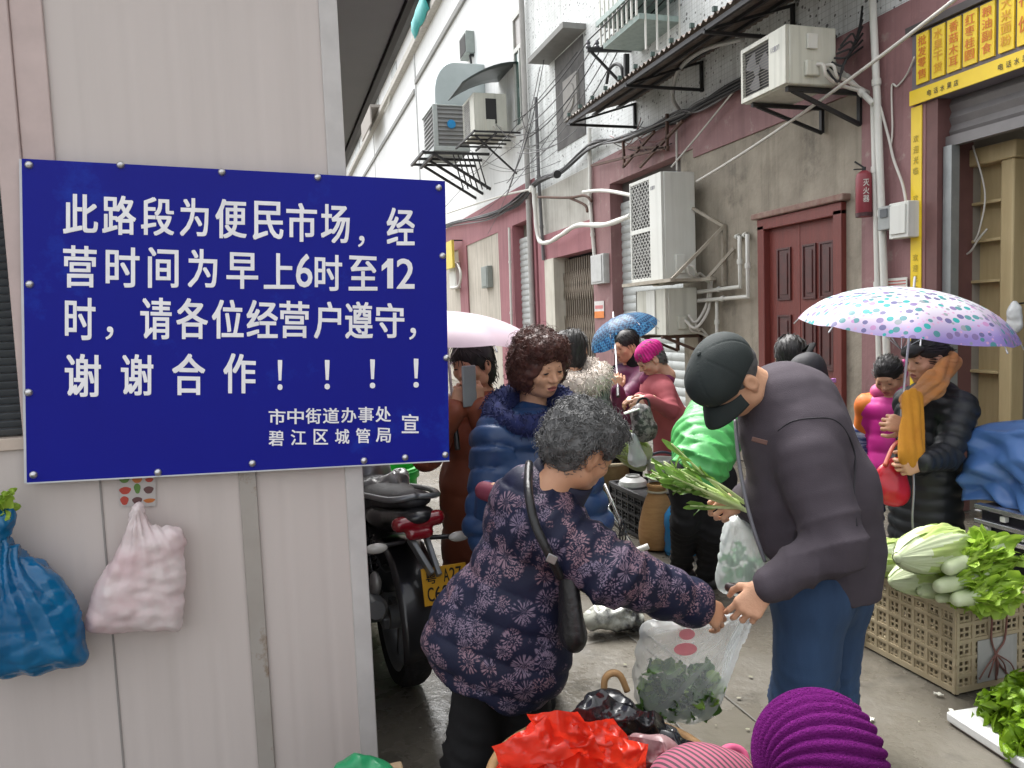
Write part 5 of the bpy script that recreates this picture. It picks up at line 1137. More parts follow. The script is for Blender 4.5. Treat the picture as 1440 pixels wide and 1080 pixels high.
# ---------------------------------------------------------------- woman in blue jacket
def woman_blue():
    q=lambda x,y,dd=3.0: P(x,y,dd)
    foot=fpt(q(735,800,3.05)); g=Fig('woman with curly brown hair and royal blue padded jacket looking down',foot)
    hc=q(760,514,2.97); g.head(hc,.52*CR-.80*CF-.30*UZ,-.10*CR+UZ,1.0,skin=m_skin,old=1,mouth=.0050,open_=.0034,neck=q(750,585,3.05),h=.003)
    g.hair('curly',m_hairb,5)
    mj=M('blue_jacket',(.022,.066,.175),.42,col2=(.010,.032,.10),vs=4,weave=.1,rb=(9,.4,.03))
    sR=q(700,625,2.95); eR=q(690,740,2.88); wR=q(690,690,2.70)
    sL=q(800,620,3.05); eL=q(830,740,3.05); wL=q(800,800,2.9)
    pr=[cap(q(705,622,3.0),q(795,615,3.08),.10,.10,k=.06),cap(q(745,620,3.03),q(738,820,3.05),.15,.19,k=.08,fl=(tuple(CF),1.1)),cap(sR,eR,.10,.085,k=.05),cap(eR,q(705,790,2.85),.085,.065,k=.04),cap(sL,eL,.095,.08,k=.05),cap(eL,wL,.08,.06,k=.03)]
    g.cloth('jacket',mj,pr,.0105,addf(segpuff([(q(745,600,3.03),q(738,860,3.05)),(sR,eR),(sL,eL)],.085,.022,.5,w=[1.7,1,1]),folds(.009,20,8),crumple(.007,6,5,7,.4,(1,1,1.6)),crease([(q(700,660,2.9),UZ)],.01,80,.15)))
    mf=M('navy_fur',(.018,.028,.125),.9,col2=(.008,.012,.05),vs=40)
    mb=MB(); nb=q(748,588,3.0); G=[]
    pr=[]; K=18
    for i in range(K):
        a=2*math.pi*i/K; b=2*math.pi*(i+1)/K; fn=lambda a: nb+.135*math.cos(a)*CR+.115*math.sin(a)*CF+(.045*math.sin(a)+.03-.035*math.cos(a)*0)*UZ
        pr.append(cap(fn(a),fn(b),.048+.012*math.sin(a),.048+.012*math.sin(b),k=.02))
    V,F=sm(mb,pr,.010,folds(.010,45,6)); N=vnormals(V,F); r=np.random.default_rng(4)
    for i in r.choice(len(V),1100,replace=False): 
        dd=unit(N[i]+.6*r.normal(size=3)); mb.tube([V[i]-dd*.004,V[i]+dd*.012,V[i]+dd*.020-.008*UZ],[.0028,.002,.0006],3,cap=False)
    mb.build('fur_hood',mf,g.R,smooth=180)
    mb=MB(); sm(mb,[cap(q(681,690,2.74),q(696,694,2.72),.034,.036)],.007); mb.build('cuff',M('cuff_maroon',(.20,.03,.06),.7),g.R,smooth=180)
    g.cloth('undersleeve',mj,[cap(eR,q(684,692,2.76),.07,.045,k=.03)],.011,folds(.006,25,2))
    g.hand(q(704,696,2.72),unit(CR*.7-.6*UZ),-CF,1,curl=(.6,.7,.8,.85)); 
    legs(g,m_black,[q(715,830,3.05),q(765,830,3.08)],[fpt(q(715,900,3.05),.48),fpt(q(765,900,3.1),.48)],[fpt(q(715,900,3.08),.08),fpt(q(765,900,3.12),.08)],(.10,.08,.06),2,m_black,-CF)
    g.done()
woman_blue()
# ---------------------------------------------------------------- generic standing figure helper for the farther people
def stand(label,px,ytop,d,face,bodyf,skin=m_skin,hair=('short',m_hairk),H=None,headtilt=(0,0,1),lean=0.,sc=1.,coat=None,coatlen=.85,coatm=None,pants=m_black,shoes=m_black,arms=None,w=1.,puff=None,fold=.008,old=0,bits=True,headoff=(0,0,0),mouth=.003,h=.012,hoff=None):
    """top-of-head pixel; returns Fig and dict of joints"""
    top=P(px,ytop,d); ground=np.array([top[0],top[1],0]); H=top[2]; f=unit(np.array([bodyf[0],bodyf[1],0])); rt=np.cross(f,UZ)
    g=Fig(label,ground-f*lean*.6); k=H/1.55*sc
    hc=top-UZ*.118*sc+np.asarray(headoff); neck=hc-UZ*.17*k-f*.035
    sh=neck-UZ*.05*k-f*.01; hip=np.array([ground[0],ground[1],0])-f*lean*.75+UZ*.80*k; chest=sh*.75+hip*.25-UZ*0
    g.k=k; J=dict(g=g,hc=hc,neck=neck,sh=sh,hip=hip,f=f,rt=rt,k=k,sR=sh+rt*.165*k*w-UZ*.03,sL=sh-rt*.165*k*w-UZ*.03)
    g.head(hc,face,headtilt,sc,skin=skin,old=old,bits=bits,neck=neck,mouth=mouth,h=.0042 if d>3.5 else .0033)
    if hair: g.hair(hair[0],hair[1],int(px))
    e={}
    for s,key in ((1,'R'),(-1,'L')):
        S0=J['s'+key]
        if arms and key in arms: E,Wt=arms[key]
        else: E=S0-UZ*.27*k+rt*s*.04-f*.02; Wt=E-UZ*.22*k+f*.05
        e['e'+key],e['w'+key]=np.asarray(E,float),np.asarray(Wt,float)
    J.update(e)
    bot=hip-UZ*(coatlen-.62)*k
    pr=[cap(J['sR'],J['sL'],.075*k,.075*k,k=.06),cap(sh-UZ*.06*k,hip,.145*k*w,.165*k*w,k=.08,fl=(tuple(f),1.15)),cap(hip,bot,.165*k*w,.175*k*w,k=.05,fl=(tuple(f),1.1))]
    for key in 'RL': pr+=[cap(J['s'+key],J['e'+key],.078*k,.068*k,k=.04),cap(J['e'+key],J['w'+key],.068*k,.05*k,k=.03)]
    dis=[folds(fold,18,int(px)%17),crease([(J['eR'],J['sR']-J['eR']),(J['eL'],J['sL']-J['eL'])],.007,110,.10)]
    if puff: dis.append(segpuff([(sh+UZ*.1,bot-UZ*.3),(J['sR'],J['eR']),(J['eR'],J['wR']),(J['sL'],J['eL']),(J['eL'],J['wL'])],puff[0],puff[1],.5,w=[1.9,1,1,1,1]))
    def cut(p,D):
        s=(bot[2]-.02-p[...,2]).astype(np.float32); cx=np.linalg.norm((p-bot)[...,:2],axis=-1)<.34; return np.where(cx&(p[...,2]<bot[2]+.12),np.maximum(D,s),D)
    g.cloth('coat',coatm,pr,h,addf(*dis),extra=cut)
    if pants:
        hp=[hip+rt*.08*k,hip-rt*.08*k]; fl=[fpt(ground-f*lean*.6)+rt*.09*s+UZ*.09 for s in(1,-1)]
        kn=[(a+b)/2+f*.02 for a,b in zip(hp,fl)]; legs(g,pants,hp,kn,fl,(.09*k,.07*k,.06*k),1,shoes,f,h=.014)
    for key in 'RL': g.limb([J['s'+key],J['e'+key],J['w'+key]],[.05*k,.04*k,.03*k])
    return g,J
def umbrella(name_label,apex,axis,r,mat,nrib=8,depth=.32,handle_to=None,mat_rib=None,shaft_len=.75,twist=0.,group='umbrellas held up in the alley',subm=None):
    ax=unit(axis); R=thing('umbrella',name_label,'umbrella',handle_to if handle_to is not None else apex-ax*shaft_len,group)
    x,y,_=frame(ax); mb=MB(); G=[]
    for i,t in enumerate(np.linspace(0.015,1,18)):
        row=[]
        for j in range(nrib*8):
            a=2*math.pi*j/(nrib*8)+twist; ph=(j%8)/8; scal=1-.055*math.sin(math.pi*ph)*t**1.5*1.3
            rr=r*math.sin(t*1.25)/math.sin(1.25)*scal; zz=-r*depth*(1-math.cos(t*1.25))/(1-math.cos(1.25))+.012*math.sin(math.pi*ph)*t*-1
            row.append(apex+ax*zz+rr*(math.cos(a)*x+math.sin(a)*y))
        G.append(row)
    mb.grid(G,closeu=True); cn=mb.build('canopy',mat,R,smooth=180)
    rm=mat_rib or M('rib_steel',(.5,.5,.52),.35,metal=.7)
    end=handle_to if handle_to is not None else apex-ax*shaft_len
    mb=MB(); mb.tube([apex+ax*.05,end],.006,8); mb.build('shaft',rm,R)
    for k in range(nrib):
        a=2*math.pi*k/nrib+twist; mb=MB(); pts=[]
        for t in np.linspace(0.03,1.02,9):
            rr=r*math.sin(t*1.25)/math.sin(1.25); zz=-r*depth*(1-math.cos(t*1.25))/(1-math.cos(1.25)); pts.append(apex+ax*(zz-.007)+rr*(math.cos(a)*x+math.sin(a)*y))
        mb.tube(pts,.0028,5); mid=pts[4]; mb.tube([mid,apex-ax*(r*.62)],.0022,5); mb.lathe([(.004,0),(.004,.018),(0,.02)],pts[-1],pts[-1]-pts[-2],6); mb.build('rib',rm,R)
    mb=MB(); mb.tube([end,end-unit(apex-end)*.10],.012,10); mb.build('handle',M('handle_black',(.02,.02,.02),.4),R)
    return R
# ---------------------------------------------------------------- rust coat person with pink umbrella
def rust_person():
    d=3.45; top=P(668,470,d); q=lambda x,y,dd=d: P(x,y,dd)
    ph=q(662,545,3.27)
    g,J=stand('person in long rust coloured padded coat lifting a phone under pink umbrella',662,474,d,-.5*CR-.8*CF-.25*UZ,-.35*CR-.9*CF,coatm=M('rust_coat',(.30,.085,.040),.55,col2=(.21,.056,.027),vs=5,weave=.1,rb=(9,.4,.03)),coatlen=1.02,puff=(.16,.012),hair=('bob',m_hairk),fold=.010,w=1.08,
      arms={'R':(q(600,640,3.3),q(640,575,3.2)),'L':(q(695,650,3.35),q(672,572,3.22))})
    g.hand(J['wR'],q(652,550,3.2)-J['wR'],-CF,1,curl=(.9,.9,1,1),thumb=.5); g.hand(J['wL'],q(668,552,3.2)-J['wL'],CR*.5-CF,-1,curl=(.9,.9,1,1),thumb=.5); g.done()
    R=thing('mobile_phone','grey phone held up by person in the rust coat','phone',q(660,545,3.17)); mb=MB(); mb.obox(q(660,543,3.17),(unit(CR*.8+CF*.6),unit(CF*.8-CR*.6),UZ),(.034,.005,.085)); mb.build('case',M('phone_case',(.30,.33,.33),.3),R,bevel=.006)
    mb=MB(); mb.obox(q(660,543,3.17)+unit(CF*.8-CR*.6)*.0055,(unit(CR*.8+CF*.6),unit(CF*.8-CR*.6),UZ),(.031,.001,.078)); mb.build('screen',M('phone_screen',(.02,.03,.035),.08),R)
    pm=M('pink_nylon',(.86,.70,.79),.45,col2=(.78,.60,.70),vs=3,trans=.3)
    umbrella('pale pink umbrella over the person in rust coat',P(622,437,3.4),UZ+.06*CR+.02*CF,.43,pm,depth=.33,handle_to=q(640,600,3.25),twist=.3)
rust_person()
# ---------------------------------------------------------------- fur hood person, vest person, pink hat woman
def far_people():
    q=lambda x,y,dd: P(x,y,dd)
    mbk=M('black_silver',(.015,.015,.017),.5,col2=(.17,.17,.18),vs=34,var=.14,stretch=(1,1,.35))
    g,J=stand('person with white fur hood on black and silver jacket seen from behind',806,466,4.9,.25*CR+.95*CF-.1*UZ,.25*CR+.95*CF,coatm=mbk,hair=('bob',m_hairk),puff=(.1,.01),coatlen=.78)
    mb=MB(); nb=J['neck']-J['f']*.05+UZ*.0; pr=[]; K=14
    for i in range(K):
        a=2*math.pi*i/K; b=2*math.pi*(i+1)/K; fn=lambda a: nb+.13*math.cos(a)*J['rt']+CR*.05+(.09*math.sin(a))*J['f']+(.05*math.sin(a)+.0)*UZ
        pr.append(cap(fn(a),fn(b),.058-.01*math.sin(a),.058-.01*math.sin(b),k=.02))
    V,F=sm(mb,pr,.013,folds(.012,40,6)); N=vnormals(V,F); r=np.random.default_rng(4)
    for i in r.choice(len(V),900,replace=False): dd=unit(N[i]+.6*r.normal(size=3)); mb.tube([V[i]-dd*.004,V[i]+dd*.02,V[i]+dd*.035-.015*UZ],[.004,.003,.0008],3,cap=False)
    mb.build('fur_hood',M('white_fur',(.72,.66,.60),.9,col2=(.55,.48,.42),vs=14),g.R,smooth=180); g.done()
    # dark-haired person in profile beside her
    g,J=stand('dark haired person half hidden behind the curly brown hair',790,468,5.6,-.9*CR-.3*CF,-.9*CR+.3*CF,coatm=M('dark_coat',(.03,.03,.04),.7),hair=('short',m_hairk)); g.done()
    # vest
    mp=M('plum_jacket',(.16,.022,.085),.5,col2=(.11,.014,.055),vs=6)
    g,J=stand('person in plum jacket and black waistcoat under blue checked umbrella',880,466,5.9,-.85*CR-.5*CF-.15*UZ,-.8*CR-.5*CF,coatm=mp,hair=('short',m_hairk),coatlen=.72,puff=(.12,.008),
       arms={'L':(q(872,570,5.65),q(868,548,5.55)),'R':(q(905,560,5.85),q(900,600,5.7))})
    g.hand(J['wL'],UZ,-CF,1,curl=(1,1,1.1,1.1)); g.hand(J['wR'],-UZ,-CF,1)
    g.cloth('waistcoat',m_black,[cap(q(897,508,5.92),q(902,575,5.95),.10,.14,k=.05),cap(J['sR']+[0,0,.01],J['eR'],.088,.08,k=.04)],.013,folds(.008,20,3)); g.done()
    # plaid umbrella
    m=bpy.data.materials.new('blue_check'); m.use_nodes=True; t=m.node_tree; b=t.nodes['Principled BSDF']; L=t.links.new; tc=nd(t,'ShaderNodeTexCoord')
    mp_=nd(t,'ShaderNodeMapping'); mp_.inputs['Rotation'].default_value=(.5,.6,.4); L(tc.outputs['Object'],mp_.inputs['Vector']); ck=nd(t,'ShaderNodeTexChecker',Scale=46.); ck.inputs['Color1'].default_value=(.02,.05,.13,1); ck.inputs['Color2'].default_value=(.07,.22,.40,1); L(mp_.outputs[0],ck.inputs['Vector'])
    L(ck.outputs['Color'],b.inputs['Base Color']); b.inputs['Roughness'].default_value=.5; tr=nd(t,'ShaderNodeBsdfTranslucent'); L(ck.outputs['Color'],tr.inputs['Color']); ms=nd(t,'ShaderNodeMixShader'); ms.inputs[0].default_value=.4; L(b.outputs[0],ms.inputs[1]); L(tr.outputs[0],ms.inputs[2]); L(ms.outputs[0],t.nodes['Material Output'].inputs['Surface'])
    umbrella('navy and blue checked umbrella tilted low in the crowd',q(866,447,6.2),UZ*.8-.30*CR+.25*CF,.30,m,depth=.55,handle_to=q(869,545,5.5),twist=.2)
    # pink hat woman
    mr=M('rose_coat',(.36,.095,.11),.75,col2=(.27,.065,.078),vs=5,weave=.2,spec=.2,rb=(8,.3,.03))
    hc=q(915,510,4.35)
    g,J=stand('stooping woman in magenta knit hat and long rose coat counting something',914,482,5.5,-.85*CR-.15*CF-.55*UZ,-.9*CR-.1*CF,coatm=mr,hair=('short',m_hairg),coatlen=1.02,lean=.22,skin=m_skin3,old=1,headtilt=(-.45*CR+UZ),
       arms={'L':(q(943,578,5.25),q(912,562,5.15)),'R':(q(922,580,5.6),q(900,560,5.35))},w=1.15)
    g.hand(J['wL'],-CR-.3*UZ,-CF+.4*UZ,1,curl=(.7,.8,.9,1)); g.hand(J['wR'],-CR-.1*UZ+.1*CF,UZ-.3*CF,-1,curl=(.7,.8,.9,1))
    T=lambda V: g.hc+np.asarray(V)@g.A
    mb=MB(); V,F=sdf_mesh([ell((0,-.02,.05),(.092,.108,.085)),cap((-.07,.03,.02),(.07,.03,.02),.03,k=.03),ell((0,.03,-.06),(.2,.2,.075),k=.01,op='-')],.006); V=V+vnormals(V,F)*(.004*np.sin(np.arctan2(V[:,0],V[:,1])*26)*np.clip((.12-V[:,2])/.05,0,1))[:,None]; mb.add(T(V),F)
    mb.build('knit_hat',M('magenta_knit',(.55,.012,.22),.9,col2=(.40,.008,.15),vs=30),g.R,smooth=180)
    g.cloth('scarf',M('plum_scarf',(.20,.03,.10),.8),[cap(J['neck']+CR*.07,J['neck']-CR*.06,.062,.05,k=.03)],.01,folds(.01,30,3))
    g.done()
    R=thing('tote_bag','crumpled black and white patterned bag held by woman in the magenta hat','bag',q(905,620,5.1)); mb=MB(); sm(mb,[cap(q(900,582,5.05),q(905,602,5.05),.07,.09,k=.03)],.010,addf(folds(.016,35,2),folds(.006,80,4))); mb.build('pouch',M('bag_pattern',(.03,.03,.03),.5,col2=(.22,.2,.2),vs=30,var=.1),R,smooth=180)
    mb=MB(); mb.tube(curve_pts([q(893,578,5.05),q(899,562,5.1),q(911,562,5.1),q(914,580,5.05)],14),.008); mb.build('strap',m_black,R,smooth=180)
    R=thing('paper_slip','white slip held in the fingers of the woman in magenta hat','paper',q(893,575,5.0)); mb=MB(); mb.obox(q(888,578,5.0),(unit(CR+.3*UZ),CF,UZ),(.05,.03,.004)); mb.build('sheet',m_acw,R)
    R=thing('plastic_bag','clear plastic bag of rubbish hanging below the patterned bag','bag',q(893,640,5.05)); mb=MB(); sm(mb,[cap(q(890,615,5.0),q(897,645,5.0),.025,.06,k=.03)],.010,folds(.012,45,7)); mb.build('bag',M('hazy_plastic',(.6,.62,.66),.25,alpha=.55),R,smooth=180)
far_people()
# ---------------------------------------------------------------- green jacket
def green_woman():
    q=lambda x,y,dd=4.1: P(x,y,dd)
    foot=fpt(q(985,820,4.2)); g=Fig('person in bright green padded jacket and black trousers bending over the goods',foot)
    mg=M('green_nylon',(.085,.41,.11),.45,col2=(.055,.30,.075),vs=5,rb=(10,.4,.03))
    hips=[q(972,655,4.05),q(1008,662,4.2)]
    pr=[cap(q(985,655,4.1),q(992,620,4.3),.15,.165,k=.06),cap(q(992,620,4.3),q(1000,585,4.65),.16,.14,k=.06),cap(q(965,610,4.45),q(970,660,4.6),.07,.06,k=.04),cap(q(1035,600,4.5),q(1015,650,4.6),.07,.06,k=.04)]
    g.cloth('jacket',mg,pr,.0105,addf(segpuff([(q(985,680,4.05),q(1000,585,4.7))],.075,.016,.5),folds(.009,22,3),crease([(q(985,640,4.0),CR*.3+UZ)],.012,90,.2)))
    legs(g,m_black,[q(968,668,4.1),q(1005,672,4.15)],[q(963,735,4.1),q(1003,750,4.12)],[fpt(q(958,805,4.38),.10),fpt(q(996,826,4.25),.10)],(.105,.075,.062),4,M('boot_black',(.012,.012,.012),.4),-CR+.3*CF)
    g.skin=m_skin2; hc=q(985,600,4.85); g.head(hc,CF*.4-UZ,-CF*.0+CF+.2*UZ,1.,bits=False,neck=q(995,600,4.75)); g.hair('short',m_hairk,2)
    for w,e in ((q(988,700,4.62),q(975,665,4.6)),(q(1010,700,4.6),q(1010,660,4.6))): g.hand(w,-UZ,CF,1); g.limb([e,w],[.035,.03])
    g.done()
green_woman()
# ---------------------------------------------------------------- scarf woman with dotted umbrella
def scarf_woman():
    d=3.75; q=lambda x,y,dd=d: P(x,y,dd)
    mc=M('black_puffer',(.010,.012,.015),.5,col2=(.017,.02,.024),vs=5,rb=(10,.3,.03))
    g,J=stand('woman in long black padded coat with orange scarf holding dotted umbrella',1303,472,d,-.96*CR-.25*CF-.12*UZ,-.9*CR-.2*CF,coatm=mc,hair=None,coatlen=1.12,puff=(.062,.014),w=1.12,
        arms={'L':(q(1330,640,3.55),q(1300,650,3.4)),'R':(q(1288,650,3.66),q(1278,600,3.52))},headtilt=(-.12*CR+UZ),bits=True)
    # nape hair with fringe
    g.hair('bun',m_hairk,4)
    A=g.A; T=lambda V: g.hc+np.asarray(V)@A
    mb=MB(); V,F=sdf_mesh([ell((0,.066,.062),(.062,.042,.03)),ell((0,.095,.045),(.05,.02,.02),k=.02)],.0055); mb.add(T(V),F); mb.build('fringe',m_hairk,g.R,smooth=180)
    g.hand(J['wR'],-CR*.9+.25*UZ+.15*CF,-CF*.95+.25*UZ,-1,curl=(1.1,1.15,1.2,1.2),thumb=1.); g.hand(J['wL']+0*UZ,-CR*.9-.2*UZ,-CF,1,curl=(.9,.95,1,1))
    # scarf
    ms=M('orange_scarf',(.58,.22,.05),.9,col2=(.42,.22,.11),vs=9,var=.4,weave=.9,stretch=(1,1,2.),rb=(12,.4,.03)); ms2=M('scarf_yellow',(.58,.26,.02),.85,col2=(.45,.18,.012),vs=9,weave=.5)
    pr=[cap(q(1337,510,3.70),q(1313,540,3.56),.040,.052,k=.03,fl=(tuple(CF-.3*CR),1.6)),cap(q(1313,540,3.56),q(1282,566,3.54),.052,.054,k=.03,fl=(tuple(CF-.3*CR),1.6)),cap(q(1280,562,3.6),q(1285,565,3.72),.045,.04,k=.03),cap(q(1337,508,3.74),q(1325,518,3.88),.04,.04,k=.02)]
    g.cloth('scarf',ms,pr,.008,addf(lambda V,N: .015*np.abs(np.sin((V@unit(.65*CR-.75*UZ)+.012*snoise(V,16,4,2))*62))**.7-.006,folds(.006,18,3)))
    pr=[cap(q(1283,560,3.46),q(1283,640,3.40),.046,.056,k=.03,fl=(tuple(CF),2.6))]
    g.cloth('scarf_tail',ms2,pr,.008,addf(lambda V,N: .011*np.abs(np.sin((V@CR+.010*snoise(V,14,4,2))*80))**.7-.005,folds(.006,16,3)))
    mb=MB()
    for i in range(16): p=q(1271+i*1.6,640,3.40); mb.tube([p,p-UZ*.03+CR*.003*math.sin(i),p-UZ*.055],[.004,.004,.002],4)
    mb.build('scarf_fringe',ms2,g.R,smooth=180)
    mb=MB(); mb.tube(curve_pts([q(1284,655,3.46),q(1285,690,3.45),q(1283,730,3.45),q(1286,760,3.45)],14),.005); mb.build('zip',M('zip_silver',(.4,.4,.4),.4,metal=.6),g.R,smooth=180)
    g.done()
    # dotted umbrella
    m=bpy.data.materials.new('dotted_nylon'); m.use_nodes=True; t=m.node_tree; b=t.nodes['Principled BSDF']; L=t.links.new; tc=nd(t,'ShaderNodeTexCoord')
    v=nd(t,'ShaderNodeTexVoronoi',Scale=26.,Randomness=.65); L(tc.outputs['Object'],v.inputs['Vector'])
    lt=nd(t,'ShaderNodeMath',operation='LESS_THAN'); L(v.outputs['Distance'],lt.inputs[0]); lt.inputs[1].default_value=.40
    sc=nd(t,'ShaderNodeSeparateColor'); L(v.outputs['Color'],sc.inputs[0])
    cr=nd(t,'ShaderNodeValToRGB'); cr.color_ramp.interpolation='CONSTANT'; e=cr.color_ramp.elements; e[0].position=0; e[0].color=(.10,.30,.33,1); e[1].position=.22; e[1].color=(.16,.15,.33,1)
    for p,c in ((.42,(.03,.40,.40,1)),(.56,(.27,.20,.42,1)),(.72,(.55,.28,.55,1)),(.84,(.32,.36,.40,1))): q2=e.new(p); q2.color=c
    L(sc.outputs[0],cr.inputs[0])
    sx=nd(t,'ShaderNodeSeparateXYZ'); L(tc.outputs['Object'],sx.inputs[0])
    apex=P(1284,404,3.72); hp=q(1264,618,3.55)
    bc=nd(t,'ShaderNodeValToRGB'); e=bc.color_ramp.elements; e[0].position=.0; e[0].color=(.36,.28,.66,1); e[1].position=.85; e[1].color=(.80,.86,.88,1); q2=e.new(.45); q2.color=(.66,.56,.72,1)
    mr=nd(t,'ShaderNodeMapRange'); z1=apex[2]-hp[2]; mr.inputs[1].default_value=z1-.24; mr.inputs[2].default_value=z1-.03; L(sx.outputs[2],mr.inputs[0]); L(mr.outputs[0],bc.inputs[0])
    # small dots between
    v2=nd(t,'ShaderNodeTexVoronoi',Scale=46.,Randomness=.8); L(tc.outputs['Object'],v2.inputs['Vector']); l2=nd(t,'ShaderNodeMath',operation='LESS_THAN'); L(v2.outputs['Distance'],l2.inputs[0]); l2.inputs[1].default_value=.30
    sc2=nd(t,'ShaderNodeSeparateColor'); L(v2.outputs['Color'],sc2.inputs[0]); g2=nd(t,'ShaderNodeMath',operation='GREATER_THAN'); L(sc2.outputs[1],g2.inputs[0]); g2.inputs[1].default_value=.55; mm=nd(t,'ShaderNodeMath',operation='MULTIPLY'); L(l2.outputs[0],mm.inputs[0]); L(g2.outputs[0],mm.inputs[1])
    m1=nd(t,'ShaderNodeMix',data_type='RGBA'); L(mm.outputs[0],m1.inputs[0]); L(bc.outputs[0],m1.inputs[6]); m1.inputs[7].default_value=(.66,.40,.62,1)
    m2=nd(t,'ShaderNodeMix',data_type='RGBA'); L(lt.outputs[0],m2.inputs[0]); L(m1.outputs[2],m2.inputs[6]); L(cr.outputs[0],m2.inputs[7]); L(m2.outputs[2],b.inputs['Base Color']); b.inputs['Roughness'].default_value=.35
    tr=nd(t,'ShaderNodeBsdfTranslucent'); L(m2.outputs[2],tr.inputs['Color']); ms_=nd(t,'ShaderNodeMixShader'); ms_.inputs[0].default_value=.4; L(b.outputs[0],ms_.inputs[1]); L(tr.outputs[0],ms_.inputs[2]); L(ms_.outputs[0],t.nodes['Material Output'].inputs['Surface'])
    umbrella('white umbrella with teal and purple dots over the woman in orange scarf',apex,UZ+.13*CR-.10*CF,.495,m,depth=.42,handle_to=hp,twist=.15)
    # red handbag
    R=thing('handbag','glossy red handbag on the arm of the woman in black coat','bag',q(1252,705,3.5)); mr_=M('red_leather',(.55,.015,.03),.3,col2=(.42,.01,.022),vs=6)
    mb=MB(); V,F=sm(mb,[cap(q(1245,668,3.5),q(1250,690,3.5),.045,.06,k=.03,fl=(tuple(CF),1.6)),cap(q(1262,652,3.5),q(1262,692,3.5),.025,.045,k=.05,fl=(tuple(CF),1.6)),cap(q(1235,682,3.5),q(1262,700,3.5),.02,.025,k=.04)],.007,folds(.007,30,4)); mb.build('pouch',mr_,R,smooth=180)
    mb=MB(); mb.tube(curve_pts([q(1244,655,3.47),q(1256,628,3.5),q(1268,622,3.5),q(1272,652,3.48)],20),.011,8,flat=.5); mb.build('strap',M('coral_strap',(.60,.11,.06),.4),R,smooth=180)
    mb=MB(); mb.lathe([(0,-.004),(.012,-.004),(.012,.004),(0,.004)],q(1262,650,3.46),CF,12); mb.build('clasp',M('clasp_pearl',(.6,.5,.45),.3,metal=.5),R)
scarf_woman()
def girl():
    d=4.25; q=lambda x,y,dd=d: P(x,y,dd)
    mp=M('hot_pink_jacket',(.65,.03,.30),.5,col2=(.52,.02,.24),vs=6)
    g,J=stand('little girl in hot pink and orange jacket with tied black hair',1250,502,d,-.62*CR-.62*CF-.50*UZ,-.6*CR-.7*CF,coatm=mp,hair=('bun',m_hairk),sc=.9,coatlen=.74,headtilt=(-.25*CR-.2*CF+UZ),puff=(.09,.008),pants=M('girl_blue',(.02,.05,.16),.7),skin=m_skin)
    g.hand(J['wR'],-UZ,-CF,-1,s=.8); g.hand(J['wL'],-UZ,-CF,1,s=.8)
    mo=M('girl_orange',(.72,.22,.02),.6,col2=(.62,.12,.02),vs=12); mn=M('girl_navy_stripe',(.02,.04,.16),.6,col2=(.5,.55,.65),vs=9,var=.12,stretch=(.4,.4,4))
    g.cloth('yoke',mo,[cap(J['sR']+UZ*.02,J['sL']+UZ*.02,.07,.07,k=.04),cap(J['sR'],J['eR'],.066,.05,k=.03)],.011,folds(.007,30,1))
    g.cloth('sleeve_cuff',mn,[cap(J['eR']+UZ*.05,J['wR'],.064,.055),cap(J['eL']+UZ*.05,J['wL'],.064,.055)],.011,folds(.006,30,1))
    g.cloth('neckerchief',M('pink_scarf',(.66,.05,.26),.6,col2=(.55,.10,.22),vs=26,var=.3),[cap(J['neck']+UZ*.03+J['rt']*.06,J['neck']+UZ*.03-J['rt']*.06,.05,.05,k=.03)],.008,folds(.008,45,2))
    mb=MB(); mb.ell(g.hc+np.array((-.06,-.06,.0))@g.A,(.025,.02,.06),None,10); mb.build('hair_tie',M('hair_tie_pink',(.7,.08,.30),.5),g.R,smooth=180)
    mb=MB(); mb.obox(J['sL']-UZ*.16+J['f']*.14,(J['rt'],J['f'],UZ),(.05,.008,.08)); mb.build('print',M('girl_red',(.60,.08,.05),.6),g.R,bevel=.01); g.done()
girl()
def behind_man():
    d=4.5; q=lambda x,y,dd=d: P(x,y,dd)
    g,J=stand('person with dark hair and dark rucksack mostly hidden behind stooping man',1112,474,d,.3*CR+.9*CF,.3*CR+.9*CF,coatm=M('charcoal_coat',(.035,.032,.036),.8),hair=('bob',m_hairk),bits=False); g.done()
    R=thing('rucksack','dark rucksack with purple patch on the back behind the stooping man','bag',J['hip']-J['f']*.25); c=q(1148,525,4.25); mb=MB(); sm(mb,[cap(c+UZ*.02-CR*.05,c-UZ*.26,.10,.12,k=.05,fl=(tuple(CF),1.2))],.014,folds(.01,25,2)); mb.build('pouch',M('pack_black',(.02,.019,.024),.7),R,smooth=180)
    mb=MB(); mb.obox(q(1172,535,4.16),(CR,CF,UZ),(.012,.01,.012)); mb.build('patch',M('patch_purple',(.45,.18,.45),.5),R,bevel=.004)
    mb=MB(); mb.tube(curve_pts([c+UZ*.1-CR*.05,c+UZ*.16+CF*.05,c+UZ*.12+CF*.16],10),.02,8,flat=.4); mb.build('strap',m_black,R,smooth=180)
behind_man()
